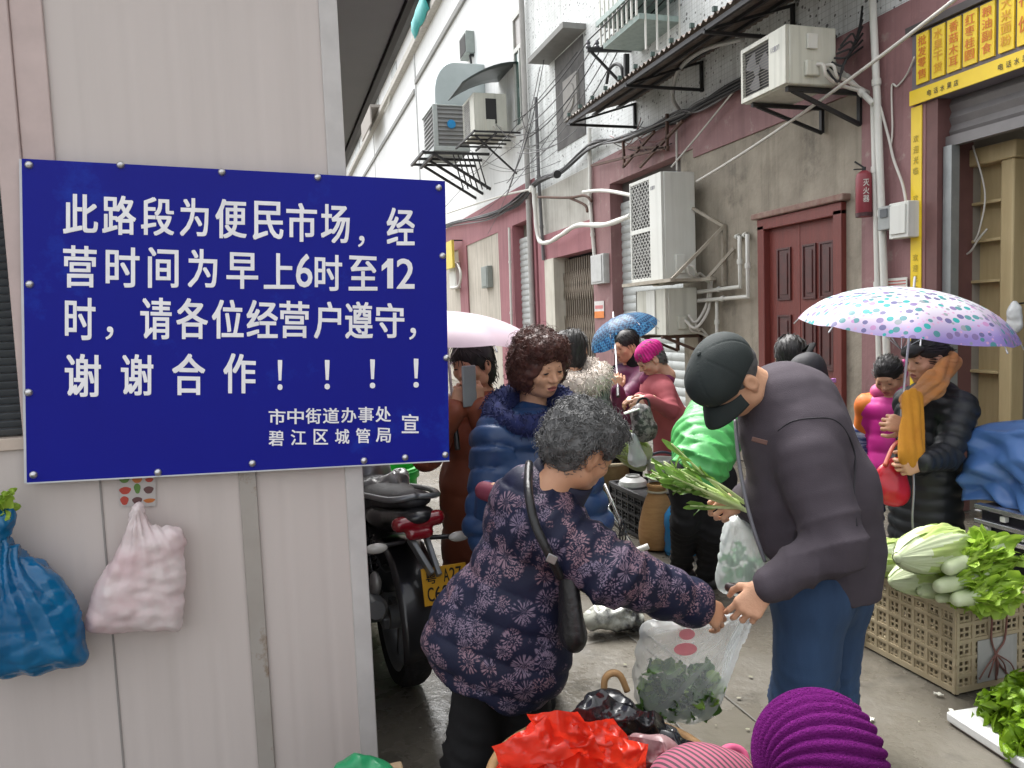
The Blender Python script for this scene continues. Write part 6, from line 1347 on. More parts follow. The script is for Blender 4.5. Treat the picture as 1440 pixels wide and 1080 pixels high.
# ---------------------------------------------------------------- purple knit hat, sitting near the camera
def knit_hat_person():
    d=1.36; c=P(1150,1062,d); g=Fig('seated person in ribbed purple knit hat close to the camera',fpt(c+CF*-.05))
    hc=c-UZ*.03; f=unit(.55*CR-.8*CF*-1*.3-.35*UZ); f=unit(-.25*CR+.9*CF-.3*UZ); g.head(hc,f,UZ+.25*CF,1.,skin=m_skin2,bits=False,neck=hc-UZ*.2-f*.05,h=.005)
    T=lambda V: hc+np.asarray(V)@g.A
    # ribbed hat: ribs radiate from a crown point tipped toward the lower left of the picture
    mb=MB(); cen=P(1152,1068,d); R0=.113; pole=unit(-.88*CR-.35*CF-.12*UZ); x,y,_=frame(pole,UZ); G=[]
    n=320
    for t in np.linspace(.05,2.25,64):
        row=[]
        for j in range(n):
            a=2*math.pi*j/n; tw=a+.5*t; rib=(abs(math.sin(tw*14))**.75); fade=min(1,t*1.6); rr=R0*(1+.07*(rib-.55)*fade+.012*math.sin(a*3+2*t))
            dirn=math.cos(t)*pole+math.sin(t)*(math.cos(a)*x+math.sin(a)*y); row.append(cen+rr*dirn*np.array([1,1,1.03]))
        G.append(row)
    mb.grid(G,closeu=True); mb.build('knit_hat',M('purple_knit',(.165,.012,.16),1.,col2=(.10,.007,.10),vs=170,var=.6,bump=.8,bs=260,spec=.1),g.R,smooth=180)
    nb=hc-UZ*.24-f*.05; pr=[cap(nb-CR*.16,nb+CR*.16,.08,.08,k=.06),cap(nb-UZ*.06,nb-UZ*.36,.14,.16,k=.06),cap(nb-CR*.17,nb-CR*.22-UZ*.26+CF*.05,.07,.06,k=.04),cap(nb+CR*.17,nb+CR*.22-UZ*.26+CF*.05,.07,.06,k=.04),cap(nb-CR*.22-UZ*.26+CF*.05,nb-CR*.12-UZ*.32+CF*.25,.06,.045,k=.03),cap(nb+CR*.22-UZ*.26+CF*.05,nb+CR*.10-UZ*.32+CF*.25,.06,.045,k=.03)]
    g.cloth('jacket',M('dark_plum',(.05,.02,.05),.8),pr,.014,folds(.008,18,2))
    legs(g,m_black,[nb-UZ*.38-CR*.09,nb-UZ*.38+CR*.09],[nb-UZ*.28-CR*.12+CF*.32,nb-UZ*.28+CR*.12+CF*.32],[fpt(nb-CR*.12+CF*.30,.09),fpt(nb+CR*.12+CF*.30,.09)],(.09,.075,.06),1,m_black,CF)
    for s in(-1,1): g.hand(nb+CR*.11*s-UZ*.32+CF*.26,CF-.2*UZ,UZ,s)
    g.done()
    R=thing('low_stool','low wooden stool under the person in the purple hat','stool',fpt(nb)); mb=MB(); zz=max(nb[2]-.38-.10,.14); mb.box((nb[0]-.15,nb[1]-.13,zz-.03),(nb[0]+.15,nb[1]+.13,zz)); mb.build('seat',M('stool_wood',(.25,.15,.07),.6),R,bevel=.006)
    for sx in(-1,1):
        for sy in(-1,1): mb=MB(); mb.bar((nb[0]+.11*sx,nb[1]+.09*sy,zz-.03),(nb[0]+.14*sx,nb[1]+.12*sy,0),.03,.03); mb.build('leg',M('stool_wood',(.25,.15,.07),.6),R)
knit_hat_person()
# ================================================================ goods, bags, motorbike
def poly_dist(px,pz,poly):
    d=np.full(px.shape,1e9); ins=np.zeros(px.shape,bool); k=len(poly)
    for i in range(k):
        a=poly[i]; b=poly[(i+1)%k]; e=b-a; t=np.clip(((px-a[0])*e[0]+(pz-a[1])*e[1])/(e@e+1e-12),0,1)
        d=np.minimum(d,np.hypot(px-a[0]-t*e[0],pz-a[1]-t*e[1]))
        c=((a[1]>pz)!=(b[1]>pz))&(px<(b[0]-a[0])*(pz-a[1])/(b[1]-a[1]+1e-12)+a[0]); ins^=c
    return np.where(ins,d,-d)
def pillow(mb,pts,nrm,T,Rr,h=.008,disp=None,mi=0,smoothpoly=3):
    """inflated bag with the given outline (points in space), nrm = thickness direction"""
    pts=np.asarray(pts,float); o=pts.mean(0); ny=unit(nrm); x=unit(np.cross(UZ,ny)) if abs(ny[2])<.9 else np.array([1.,0,0]); z=unit(np.cross(ny,x)); x=np.cross(z,ny)
    P2=np.stack([(pts-o)@x,(pts-o)@z],1)
    for _ in range(smoothpoly): Q=np.empty((len(P2)*2,2)); Q[0::2]=P2*.75+np.roll(P2,-1,0)*.25; Q[1::2]=P2*.25+np.roll(P2,-1,0)*.75; P2=Q
    lo=P2.min(0)-4*h; hi=P2.max(0)+4*h; xs=np.arange(lo[0],hi[0],h); zs=np.arange(lo[1],hi[1],h); ys=np.arange(-T-4*h,T+4*h,h)
    X,Z=np.meshgrid(xs,zs,indexing='ij'); D2=poly_dist(X,Z,P2); th=T*np.sqrt(np.clip(D2/Rr,0,1)*(2-np.clip(D2/Rr,0,1)))
    D=np.where(D2[:,None,:]>0,np.abs(ys)[None,:,None]-th[:,None,:],np.maximum(-D2[:,None,:],h*.3)+0*ys[None,:,None]).astype(np.float32)
    V,F=surf_nets(D,np.array([lo[0],ys[0],lo[1]]),h); V=o+V[:,:1]*x+V[:,1:2]*ny+V[:,2:]*z
    N=vnormals(V,F)
    if disp is not None: V=V+N*disp(V,N)[:,None]
    mb.add(V,F,mi); return V,F
def crinkle(a,sc=38,seed=0):
    """sharp plastic wrinkles"""
    return lambda V,N: a*(1-2*np.abs(snoise(V,sc,seed,3)))+a*.5*(1-2*np.abs(snoise(V*np.array([1.4,1.4,.5]),sc*2,seed+5,2)))
def leaf(mb,b,d,nrm,L,Wd,curl=.4,ruf=.15,r=None,mi=0,rib=None,nu=7,nv=7,taper=.5):
    r=r or np.random.default_rng(0); x,y,z=None,None,None; d=unit(d); n=unit(nrm-d*np.dot(nrm,d)); s=np.cross(d,n); ph=r.uniform(0,6); G=[]
    for i in range(nu):
        t=i/(nu-1); row=[]; wv=Wd*(math.sin(math.pi*min(1,(t*.86+.12)))**taper)*.5
        for j in range(nv):
            u=2*j/(nv-1)-1; p=b+d*L*(t-.18*curl*t*t)+n*(-curl*L*.45*t*t+.16*Wd*u*u)+s*u*wv+n*ruf*Wd*abs(u)**1.5*math.sin(ph+t*11+u*5+r.uniform(-.5,.5))
            row.append(p)
        G.append(row)
    if rib is None: mb.grid(G,mi=mi); return
    G=np.asarray(G); o=mb.n; mb.v.append(G.reshape(-1,3)); mb.n+=nu*nv
    for i in range(nu-1):
        for j in range(nv-1):
            mb.f.append((o+i*nv+j,o+i*nv+j+1,o+(i+1)*nv+j+1,o+(i+1)*nv+j)); c=abs(j-(nv-2)/2); mb.m.append(rib if c<=1.1*(1-i/(nu-1))+.1 and i<nu*.75 else mi)
m_leafy=M('lettuce_leaf',(.40,.56,.07),.5,col2=(.24,.42,.035),vs=18,trans=.3); m_rib=M('leaf_rib',(.62,.68,.46),.45,col2=(.50,.60,.32),vs=12,trans=.15); m_napa=M('napa_leaf',(.50,.60,.22),.5,col2=(.36,.50,.13),vs=14,trans=.2); m_dgreen=M('dark_leaf',(.075,.17,.022),.55,col2=(.04,.10,.014),vs=20,trans=.25)
m_stalk=M('pale_stalk',(.66,.74,.40),.4,col2=(.48,.62,.22),vs=14,trans=.15)
def napa(label,a,b,R_,seed,group='cabbages on the beige crate',cat='cabbage',wl=m_napa):
    """a base (white) -> b tip"""
    a=np.asarray(a,float); b=np.asarray(b,float); r=np.random.default_rng(seed); d=unit(b-a); L=np.linalg.norm(b-a); R=thing('cabbage',label,cat,a,group); x,y,_=frame(d)
    mb=MB(); V,F=sdf_mesh([cap(a+d*R_*.9,a+d*(L-R_*.9),R_*.58,R_*.85,k=.03),cap(a+d*.012,a+d*R_,R_*.30,R_*.55,k=.03)],.008); mb.add(V,F,1); mb.build('core',[m_napa,m_rib],R,smooth=180)
    mb=MB()
    for k in range(15):
        th=k*2.4+r.uniform(-.2,.2); e=math.cos(th)*x+math.sin(th)*y; s_=np.cross(d,e); sp=r.uniform(.75,1.05); G=[]; nu,nv=15,25; ph=r.uniform(0,6)
        for i in range(nu):
            t=i/(nu-1); rr=R_*(.10+.96*math.sin(math.pi*min(1,.02+t*.84))**.62)*(1+.02*k/15); ang=sp*(.35+.75*t**.7); row=[]
            for j in range(nv):
                u=2*j/(nv-1)-1; ruf=1+(.05+.10*t)*abs(u)**2*math.sin(ph+9*t+6*u)+.05*(k%3)+.022*math.cos(u*19+2*t*u)*(.3+t)+.02*t*math.sin(ph+u*31+t*23); q=a+d*(L*1.02*t+.012*math.sin(ph+u*4)*t)+rr*ruf*(math.cos(ang*u)*e+math.sin(ang*u)*s_)+e*(R_*.25*max(0,t-.8)*r.uniform(-1,1.5))
                row.append(q)
            G.append(row)
        G=np.asarray(G); o=mb.n; mb.v.append(G.reshape(-1,3)); mb.n+=nu*nv
        for i in range(nu-1):
            for j in range(nv-1):
                c=abs(j-(nv-2)/2); mb.f.append((o+i*nv+j,o+i*nv+j+1,o+(i+1)*nv+j+1,o+(i+1)*nv+j)); mb.m.append(1 if i<4 or c<7.*(1-i/nu) else 0)
    mb.build('leaves',[wl,m_rib],R,smooth=180); return R
def lettuce(label,a,b,R_,seed,group='leafy lettuces on the beige crate',n=26):
    a=np.asarray(a,float);b=np.asarray(b,float); r=np.random.default_rng(seed); d=unit(b-a); L=np.linalg.norm(b-a); R=thing('lettuce',label,'lettuce',a,group); x,y,_=frame(d)
    mb=MB(); sm(mb,[cap(a+d*R_*.35,a+d*L*.6,R_*.5,R_*.74,k=.02)],.006,folds(.004,40,seed,(1,1,1))); mb.build('stem',m_rib,R,smooth=180)
    mb=MB()
    for k in range(n):
        th=k*2.4; e=math.cos(th)*x+math.sin(th)*y; st=a+d*L*r.uniform(.20,.36)+e*R_*.56; leaf(mb,st,d*1+e*(.02+.22*(k/n)),e,L*r.uniform(.52,.80),R_*r.uniform(1.3,1.9),r.uniform(-.05,.3),.30,r,0,1,15,9,1.3)
    mb.build('leaves',[m_leafy,m_rib],R,smooth=180); return R
# ---------------------------------------------------------------- slatted beige crate
def slat_crate(label,x0,x1,y0,y1,z0,z1,mat,name='plastic_crate',nx=7,nz=5,ny=5,sheet=False):
    R=thing(name,label,'crate',((x0+x1)/2,(y0+y1)/2,z0)); t=.012
    def side(a,b,n):     # a,b horizontal corners
        a=np.array([*a,0.]);b=np.array([*b,0.]); d=unit(b-a); L=np.linalg.norm(b-a); mb=MB(); nr=np.array([d[1],-d[0],0]); H=z1-z0
        for i in range(n+1): p=a+d*(L*i/n); w=.011 if i in(0,n) else .006; mb.obox(p+[0,0,(z0+z1)/2],(d,nr,UZ),(w,t*.5,H/2))
        for k in range(nz+1): zz=z0+H*k/nz; w=.012 if k in(0,nz) else .006; mb.obox((a+b)/2+[0,0,min(max(zz,z0+.012),z1-.012)],(d,nr,UZ),(L/2,t*.55,w))
        # fine lattice
        m=n*3
        for i in range(m): p=a+d*(L*(i+.5)/m); mb.obox(p+[0,0,(z0+z1)/2]-nr*.001,(d,nr,UZ),(.0042,t*.2,H/2))
        for k in range(nz*3): zz=z0+H*(k+.5)/(nz*3); mb.obox((a+b)/2+[0,0,zz]-nr*.001,(d,nr,UZ),(L/2,t*.18,.0038))
        mb.build('side',mat,R)
    side((x0,y1),(x0,y0),nx); side((x0,y0),(x1,y0),ny); side((x1,y0),(x1,y1),nx); side((x1,y1),(x0,y1),ny)
    mb=MB(); mb.box((x0+.004,y0+.004,z0+.004),(x1-.004,y1-.004,z0+.014)); mb.build('bottom',mat,R)
    mb=MB(); w=.014
    for a,b in (((x0,y0),(x1,y0)),((x1,y0),(x1,y1)),((x1,y1),(x0,y1)),((x0,y1),(x0,y0))): mb.bar((*a,z1+.004),(*b,z1+.004),.03,.018)
    mb.build('rim',mat,R,bevel=.005); return R
m_beige=M('beige_plastic',(.46,.39,.26),.5,col2=(.36,.29,.18),vs=6,dirt=(.22,.17,.10),ds=7,dl=.62)
cx0,cy0=2.455,2.28; cx1=W(1437,850,2,.33)[0]; cy1=W(1222,812,2,.33)[1]; CZ=.345
CR_=slat_crate('beige slatted plastic crate tied with string under the cabbages',cx0,cx0+.40,cy0,2.76,0.003,CZ,m_beige)
mb=MB(); mb.box((cx0+.015,cy0+.015,CZ-.008),(cx0+.385,2.745,CZ+.003)); mb.build('lid',M('lid_cream',(.55,.53,.45),.5,col2=(.45,.42,.33),vs=5),CR_,bevel=.003)
mb=MB(); mb.box((cx0+.10,cy0-.009,.03),(cx0+.30,cy0-.007,.20)); mb.build('white_panel',M('panel_grey',(.45,.45,.42),.5,streak=.3),CR_)
mb=MB()
for dx in (.14,.21): mb.tube(curve_pts([(cx0+dx,cy0+.2,CZ+.006),(cx0+dx,cy0-.012,CZ+.010),(cx0+dx+.02,cy0-.016,.2),(cx0+.18,cy0-.02,.13),(cx0+dx+.05,cy0-.014,.03)],24),.004,5)
for k in range(5): mb.tube(curve_pts([(cx0+.18,cy0-.02,.14),(cx0+.12+.03*k,cy0-.03,.10),(cx0+.10+.045*k,cy0-.018,.05)],10),.003,5)
mb.build('string',M('string_brown',(.22,.10,.08),.8),CR_,smooth=180)
z=CZ+.012
def top(px,py,zz): return W(px,py,2,zz)
napa('big napa cabbage lying on top of the pile on the crate',top(1262,785,z+.21),top(1345,765,z+.21),.078,1)
napa('napa cabbage in the lower row, white base toward the man',top(1252,818,z+.06)+[0,.0,.0],top(1345,800,z+.10),.07,2)
napa('napa cabbage at the back left of crate, mostly behind the big one',top(1238,800,z+.08)+[.0,.10,0],top(1300,790,z+.08)+[0,.1,0],.068,3)
napa('slim pale cabbage lying in the front of the crate top',top(1292,833,z+.04),top(1345,812,z+.05),.045,4)
for i,(a,b,zz,lb) in enumerate((((1330,800),(1412,768),.17,'leafy lettuce on top of the pile, nearest the chrome tray'),((1316,826),(1418,800),.10,'leafy lettuce in the middle of the pile with its white stem forward'),((1340,845),(1425,828),.05,'leafy lettuce lowest on the front edge of the crate'),((1318,842),(1380,832),.03,'small lettuce wedged under the others with only its stem showing'))):
    lettuce(lb,top(*a,z+zz),top(*b,z+zz+.01),.055 if i<3 else .035,20+i)
# ---------------------------------------------------------------- lettuce on board at the right corner
R=thing('white_board','white foam board on the ground under the lettuce in the corner','board',W(1420,1020,2,.0)); a=W(1362,1005,2,.05); b=W(1450,1060,2,.05)
mb=MB(); d_=unit(b-a); n_=np.array([-d_[1],d_[0],0]); mb.obox((a+b)/2+n_*.12+[0,0,-.03],(d_,n_,UZ),(np.linalg.norm(b-a)/2+.06,.16,.018)); mb.build('slab',M('foam_white',(.72,.73,.72),.6,col2=(.6,.6,.58),vs=6),R,bevel=.006)
mb=MB(); mb.obox((a+b)/2+n_*.12+[0,0,-.049],(d_,n_,UZ),(np.linalg.norm(b-a)/2+.05,.155,.004)); mb.build('base',M('base_dirty',(.16,.12,.11),.8),R)
for i,(x_,y_,lb) in enumerate(((1424,972,'curly lettuce head nearest the board corner'),(1452,948,'curly lettuce head at the very edge of the photo, upper'),(1462,1008,'curly lettuce head at the very edge, lowest on the board'))):
    p=W(x_,y_+35,2,.06); c=np.array([p[0],p[1],.05]); r=np.random.default_rng(60+i); R=thing('lettuce',lb,'lettuce',c,'curly lettuces on the white board'); mb=MB()
    sm(mb,[ell(c+UZ*.045,(.045,.045,.045))],.01); mb.build('stem',m_leafy,R,smooth=180); mb=MB()
    for k in range(46):
        t=unit(r.normal(size=3)+[0,0,.7]); leaf(mb,c+t*.02,t,np.cross(t,r.normal(size=3)),r.uniform(.08,.12),r.uniform(.07,.11),.5,.34,r,0,None,7,9)
    mb.build('leaves',M('curly_leaf',(.25,.40,.02),.45,col2=(.13,.26,.012),vs=30,trans=.3),R,smooth=180)
# ---------------------------------------------------------------- bunch of celery in the man's hand
def bunch():
    h0=P(1040,712,2.50); R=thing('celery','bunch of leafy green stalks held out by the man in black cap','vegetables',h0); r=np.random.default_rng(5); mb=MB(); lv=MB()
    tip0=P(925,665,2.52)
    for k in range(16):
        e=h0-unit(tip0-h0)*r.uniform(.02,.05)+r.normal(size=3)*.008; t=tip0+CR*r.uniform(-.03,.10)+UZ*r.normal()*.045+CF*r.normal()*.04
        mid=(e+t)/2+UZ*r.normal()*.012+CF*r.normal()*.015; pts=curve_pts([e,mid,t],12); mb.tube(pts,np.linspace(.0105,.0032,12),6,flat=.7)
        for q in range(4):
            b=pts[6+q+ (1 if q>3 else 0)]; d=unit(t-e)+.7*r.normal(size=3)*[.6,.6,.5]; leaf(lv,b,d,r.normal(size=3),r.uniform(.05,.09),r.uniform(.014,.026),r.uniform(.2,.9),.14,r,0,None,6,5)
    mb.build('stalks',m_stalk,R,smooth=180); lv.build('leaves',M('celery_leaf',(.20,.36,.06),.5,col2=(.09,.20,.03),vs=20,trans=.3),R,smooth=180)
bunch()
# ---------------------------------------------------------------- clear bags
def clear_mat(name,c,a,tr=.25):
    m=bpy.data.materials.new(name); m.use_nodes=True; t=m.node_tree; L=t.links.new; b=t.nodes['Principled BSDF']; b.inputs['Base Color'].default_value=rgb(c); b.inputs['Roughness'].default_value=.22; b.inputs['Specular IOR Level'].default_value=.6
    tp=nd(t,'ShaderNodeBsdfTransparent'); tl=nd(t,'ShaderNodeBsdfTranslucent'); tl.inputs['Color'].default_value=rgb(c)
    m1=nd(t,'ShaderNodeMixShader'); m1.inputs[0].default_value=tr; L(b.outputs[0],m1.inputs[1]); L(tl.outputs[0],m1.inputs[2])
    lw=nd(t,'ShaderNodeLayerWeight',Blend=.35); mr=nd(t,'ShaderNodeMapRange'); mr.inputs[3].default_value=a; mr.inputs[4].default_value=min(1,a+.45); L(lw.outputs['Facing'],mr.inputs[0])
    m2=nd(t,'ShaderNodeMixShader'); L(mr.outputs[0],m2.inputs[0]); L(tp.outputs[0],m2.inputs[1]); L(m1.outputs[0],m2.inputs[2]); L(m2.outputs[0],t.nodes['Material Output'].inputs['Surface']); return m
m_clear=clear_mat('clear_plastic',(.78,.82,.84),.24); m_milky=clear_mat('milky_plastic',(.80,.84,.84),.42,.4)
def held_bag():
    d=2.42; q=lambda x,y,dd=d: P(x,y,dd); R=thing('plastic_bag','clear plastic bag of greens held open by the man and the old woman','bag',q(955,1015))
    mb=MB(); V,F=pillow(mb,[q(905,868),q(950,872),q(985,862),q(1020,868),q(1054,852),q(1056,868),q(1040,905),q(1026,950),q(1014,1000),q(985,1020),q(940,1014),q(897,998),q(890,960),q(896,910)],-CF,.07,.08,.0075,addf(worley(.005,60,3),fan(q(1040,858),-CF,5,.006,.3,2))); mb.build('film',m_clear,R,smooth=180)
    mb=MB(); r=np.random.default_rng(8)
    for k in range(230):
        t=r.uniform(0,1); p=q(907+t*98,1000-r.uniform(0,1)**1.4*62*(1 if t<.45 or t>.7 else .65),d+r.uniform(-.035,.035)); leaf(mb,p,r.normal(size=3)*[1,1,.7]+[0,0,.3],r.normal(size=3),r.uniform(.035,.06),r.uniform(.03,.05),.6,.2,r,0 if r.random()<.75 else 1,None,5,5)
    mb.build('greens',[m_dgreen,M('light_leaf',(.20,.33,.05),.5,trans=.3)],R,smooth=180)
    mb=MB(); V=[]
    for cx_,cy_,rx,ry in ((966,892,11,8),(964,913,16,9)):
        n=20; c=q(cx_,cy_,d-.083); pts=[c+CR*rx*.0022*math.cos(a)+UZ*ry*.0022*math.sin(a) for a in np.linspace(0,2*math.pi,n,endpoint=False)]; mb.add(pts,[tuple(range(n))])
    mb.build('red_print',M('print_red',(.70,.10,.16),.5,alpha=.75),R,smooth=0)
    mb=MB()
    for k in range(7): mb.tube(curve_pts([q(1052,858,2.30),q(1045-4*k,880+6*k,2.35),q(1030-3*k,920+14*k,2.40)],10),np.linspace(.004,.001,10),5)
    mb.build('folds',m_milky,R,smooth=180)
held_bag()
def white_bag():
    d=2.62; q=lambda x,y,dd=d: P(x,y,dd); R=thing('plastic_bag','whitish plastic bag hanging from wrist of the man with black cap','bag',q(1040,830))
    mb=MB(); pillow(mb,[q(1022,728),q(1052,722),q(1070,738),q(1086,785),q(1080,820),q(1058,838),q(1015,836),q(1006,815),q(1014,770)],-CF,.06,.06,.0075,addf(fan(q(1035,705),-CF,6,.009,.3,2),worley(.004,50,5))); mb.build('film',m_milky,R,smooth=180)
    mb=MB(); r=np.random.default_rng(3)
    for k in range(30): leaf(mb,q(r.uniform(1025,1070),r.uniform(775,820),d+r.uniform(-.02,.02)),r.normal(size=3),r.normal(size=3),.05,.03,.5,.2,r)
    mb.build('greens',M('bag_green',(.16,.42,.18),.5,trans=.2),R,smooth=180)
    R=thing('wallet','dark brown wallet held between the man and the old woman','wallet',q(1040,830,2.35)); mb=MB(); x,y,z=unit(CR+.05*UZ),CF,UZ; V,F=sm(mb,[cap(q(1026,826,2.36),q(1052,831,2.33),.016,.014,k=.01,fl=(tuple(CF),1.0))],.005); mb.build('leather',M('wallet_leather',(.05,.03,.03),.35),R,smooth=180)
white_bag()
# ---------------------------------------------------------------- bags on the cabin
m_bluep=M('blue_plastic',(.006,.20,.42),.12,col2=(.004,.12,.31),vs=5,trans=.3,coat=.5,rb=(8,.5,.03)); 
def wall_bags():
    yp=2.36; q=lambda x,y,dy=0: W(x,y,1,yp-dy)
    R=thing('plastic_bag','bulging blue plastic bag hanging on the cabin wall','bag',q(40,950)); mb=MB()
    pillow(mb,[q(-30,740),q(6,748),q(14,770),q(70,800),q(112,850),q(124,905),q(122,932),q(60,943),q(0,952),q(-70,950),q(-90,860),q(-60,790)],(0,-1,0),.085,.12,.006,addf(fan(q(2,735),(0,-1,0),5.,.013,.40,3),worley(.007,90,6,(1,1,1.5)),crumple(.002,18,3,6,.3))); 
    mb.build('bag',m_bluep,R,smooth=180)
    mb=MB(); sm(mb,[cap(q(-2,765),q(2,732),.020,.026,k=.02),cap(q(2,732),q(10,722),.02,.012)],.006,crinkle(.004,80,1)); mb.build('knot',m_bluep,R,smooth=180)
    R2=thing('greens','sprig of yellow green leaves sticking up out of the blue bag','vegetables',q(4,722)); mb=MB(); r=np.random.default_rng(2)
    for k in range(26): leaf(mb,q(r.uniform(-8,10),r.uniform(704,722),r.uniform(-.02,.04)),r.normal(size=3)*.6+[0,0,.9],r.normal(size=3),r.uniform(.03,.05),.03,.5,.25,r)
    mb.build('leaves',m_leafy,R2,smooth=180); mb=MB(); mb.tube([q(2,735),q(3,708)],.008,6); mb.build('stem',m_rib,R2,smooth=180)
    yq=2.40; q=lambda x,y: W(x,y,1,yq)
    R=thing('plastic_bag','white and pink plastic bag hanging under the notice board','bag',q(190,890)); mb=MB()
    pillow(mb,[q(190,706),q(200,706),q(205,732),q(218,740),q(262,738),q(260,800),q(257,884),q(244,888),q(190,886),q(126,893),q(118,872),q(128,835),q(145,800),q(174,760),q(183,722)],(0,-1,0),.042,.07,.0046,addf(fan(q(194,706),(0,-1,0),4.5,.0065,.25,3),worley(.0036,60,4),crumple(.002,20,4,6,.3)))
    mb.build('bag',M('white_pink_plastic',(.84,.80,.79),.12,col2=(.80,.62,.64),vs=6.5,var=.3,trans=.35,coat=.5,rb=(9,.5,.03)),R,smooth=180)
    # vegetable sticker
    ys=2.4552; q=lambda x,y,dy=0.: W(x,y,1,ys-dy)
    R=thing('sticker','small sheet of printed vegetable pictures half hidden under the board','sticker',q(194,712)); mb=MB(); c=[q(168,668),q(219,668),q(219,712),q(168,712)]; mb.add(c,[(3,2,1,0)]); mb.build('sheet',M('sticker_white',(.50,.47,.455),.5),R,smooth=0,solid=.001)
    cols=[M('ic_red',(.45,.05,.03),.5),M('ic_green',(.10,.22,.04),.5),M('ic_dark',(.12,.05,.05),.5),M('ic_orange',(.5,.15,.03),.5)]
    for i,(x_,y_,rx,ry,k) in enumerate(((175,675,6,4,1),(193,675,6,4,3),(210,675,5,3,0),(176,690,7,5,0),(193,687,4,7,1),(209,689,6,5,2),(175,704,5,6,0),(193,704,6,5,2),(210,704,7,3,3))):
        mb=MB(); n=14; cc=q(x_,y_,.0012); pts=[cc+np.array([1,0,0])*rx*.0022*math.cos(a)*(1+.15*math.sin(3*a))+UZ*ry*.0022*math.sin(a) for a in np.linspace(0,2*math.pi,n,endpoint=False)]; mb.add(pts,[tuple(range(n))]); mb.build('picture',cols[k],R,smooth=0)
wall_bags()
# ---------------------------------------------------------------- basket with red and black bags
def basket_pile():
    c=P(850,1090,1.84); c=np.array([c[0],c[1],0]); H=.43
    m_wick=M('wicker',(.34,.20,.085),.7,col2=(.22,.12,.045),vs=30)
    R=thing('wicker_basket','large wicker basket with hoop handle full of plastic bags','basket',c); mb=MB(); G=[]
    for i in range(34):
        z=.01+H*i/33; rr=.20+.07*(i/33)**.8; G.append([c+[ (rr+.006*math.sin(j*math.pi/2+ (i%2)*math.pi))*math.cos(2*math.pi*j/72),(rr+.006*math.sin(j*math.pi/2+(i%2)*math.pi))*math.sin(2*math.pi*j/72),z] for j in range(72)])
    mb.grid(G,closeu=True); mb.build('weave',m_wick,R,smooth=60,solid=.008)
    mb=MB(); mb.tube([c+[.275*math.cos(a),.275*math.sin(a),H] for a in np.linspace(0,2*math.pi,49)],.014,8,cap=False); mb.build('rim',m_wick,R,smooth=180)
    mb=MB(); h=[P(851,985,1.98),P(850,958,1.98),P(859,947,1.98),P(872,950,1.98),P(882,972,1.98)]; mb.tube(curve_pts(h,24),.009,8); mb.build('handle',m_wick,R,smooth=180)
    R=thing('plastic_bag','crumpled bright red plastic bag on top of the basket','bag',P(800,1075,1.72)); q=lambda x,y,d=1.72: P(x,y,d)
    rm=M('red_plastic',(.80,.060,.025),.22,col2=(.66,.028,.014),vs=5,trans=.45,coat=.3,rb=(10,.4,.02))
    mb=MB(); pr=[cap(q(740,1100),q(800,1085),.05,.06,k=.05),cap(q(800,1085),q(868,1092),.06,.045,k=.05),cap(q(760,1075),q(755,1040),.05,.02,k=.05),cap(q(800,1130),q(800,1090),.12,.07,k=.05),cap(q(720,1105),q(708,1135),.05,.07,k=.04)]
    V,F=sdf_mesh(pr,.005); N=vnormals(V,F); V=V+N*(worley(.016,42,7)(V,N)+worley(.006,160,8)(V,N)+crumple(.008,7,7,8,.25)(V,N))[:,None]; mb.add(V,F); mb.build('bag',rm,R,smooth=180)
    for k,(cs,bul) in enumerate(((((692,1052),(770,1006),(806,1062),(712,1092)),.05),(((742,1004),(812,1000),(850,1062),(775,1066)),.045),(((806,1016),(862,1012),(905,1060),(838,1082)),.045),(((850,1034),(905,1046),(908,1092),(850,1092)),.04),(((700,1060),(742,1030),(790,1085),(715,1110)),.04))):
        mb=MB(); c4=[q(x,y,1.66+.02*(k%3)) for x,y in cs]; n=34; G=[]
        for i in range(n):
            for j in range(n):
                u=i/(n-1); v=j/(n-1); G.append((c4[0]*(1-u)+c4[1]*u)*(1-v)+(c4[3]*(1-u)+c4[2]*u)*v+(-CF+.5*UZ)*bul*math.sin(math.pi*min(1,u*.9+.05))*math.sin(math.pi*min(1,v*.75+.2)))
        G=np.array(G); nn=np.tile(unit(-CF+.6*UZ),(len(G),1)); e=np.minimum(1,0*G[:,0]+1); dsp=worley(.016,16,30+k)(G,nn)+worley(.006,60,40+k)(G,nn)+crumple(.010,9,k,7,.3)(G,nn); G=G+nn*dsp[:,None]+.006*np.stack([snoise(G,60,k),snoise(G,60,k+9),snoise(G,60,k+5)],1); mb.grid(G.reshape(n,n,3)); mb.build('fold',rm,R,smooth=180)
    R=thing('plastic_bag','black plastic bag spread over the basket beside the red bag','bag',P(900,1050,1.85)); q=lambda x,y,d=1.84: P(x,y,d)
    bm=M('black_plastic',(.018,.019,.022),.20,coat=.3,rb=(10,.4,.02))
    def flap(cs,bul,mat,k,d0,name='fold',nrm=unit(-CF+.9*UZ),am=1.,n=34):
        mb=MB(); c4=[P(x,y,d0+.02*(k%3)) for x,y in cs]; G=[]
        for i in range(n):
            for j in range(n):
                u=i/(n-1); v=j/(n-1); G.append((c4[0]*(1-u)+c4[1]*u)*(1-v)+(c4[3]*(1-u)+c4[2]*u)*v+(-CF+.5*UZ)*bul*math.sin(math.pi*min(1,u*.9+.05))*math.sin(math.pi*min(1,v*.75+.2)))
        G=np.array(G); nn=np.tile(nrm,(len(G),1)); dsp=am*(worley(.016,16,30+k)(G,nn)+worley(.006,60,40+k)(G,nn)+crumple(.010,9,k,7,.3)(G,nn)); G=G+nn*dsp[:,None]+.006*np.stack([snoise(G,60,k),snoise(G,60,k+9),snoise(G,60,k+5)],1); mb.grid(G.reshape(n,n,3)); return mb.build(name,mat,R,smooth=180)
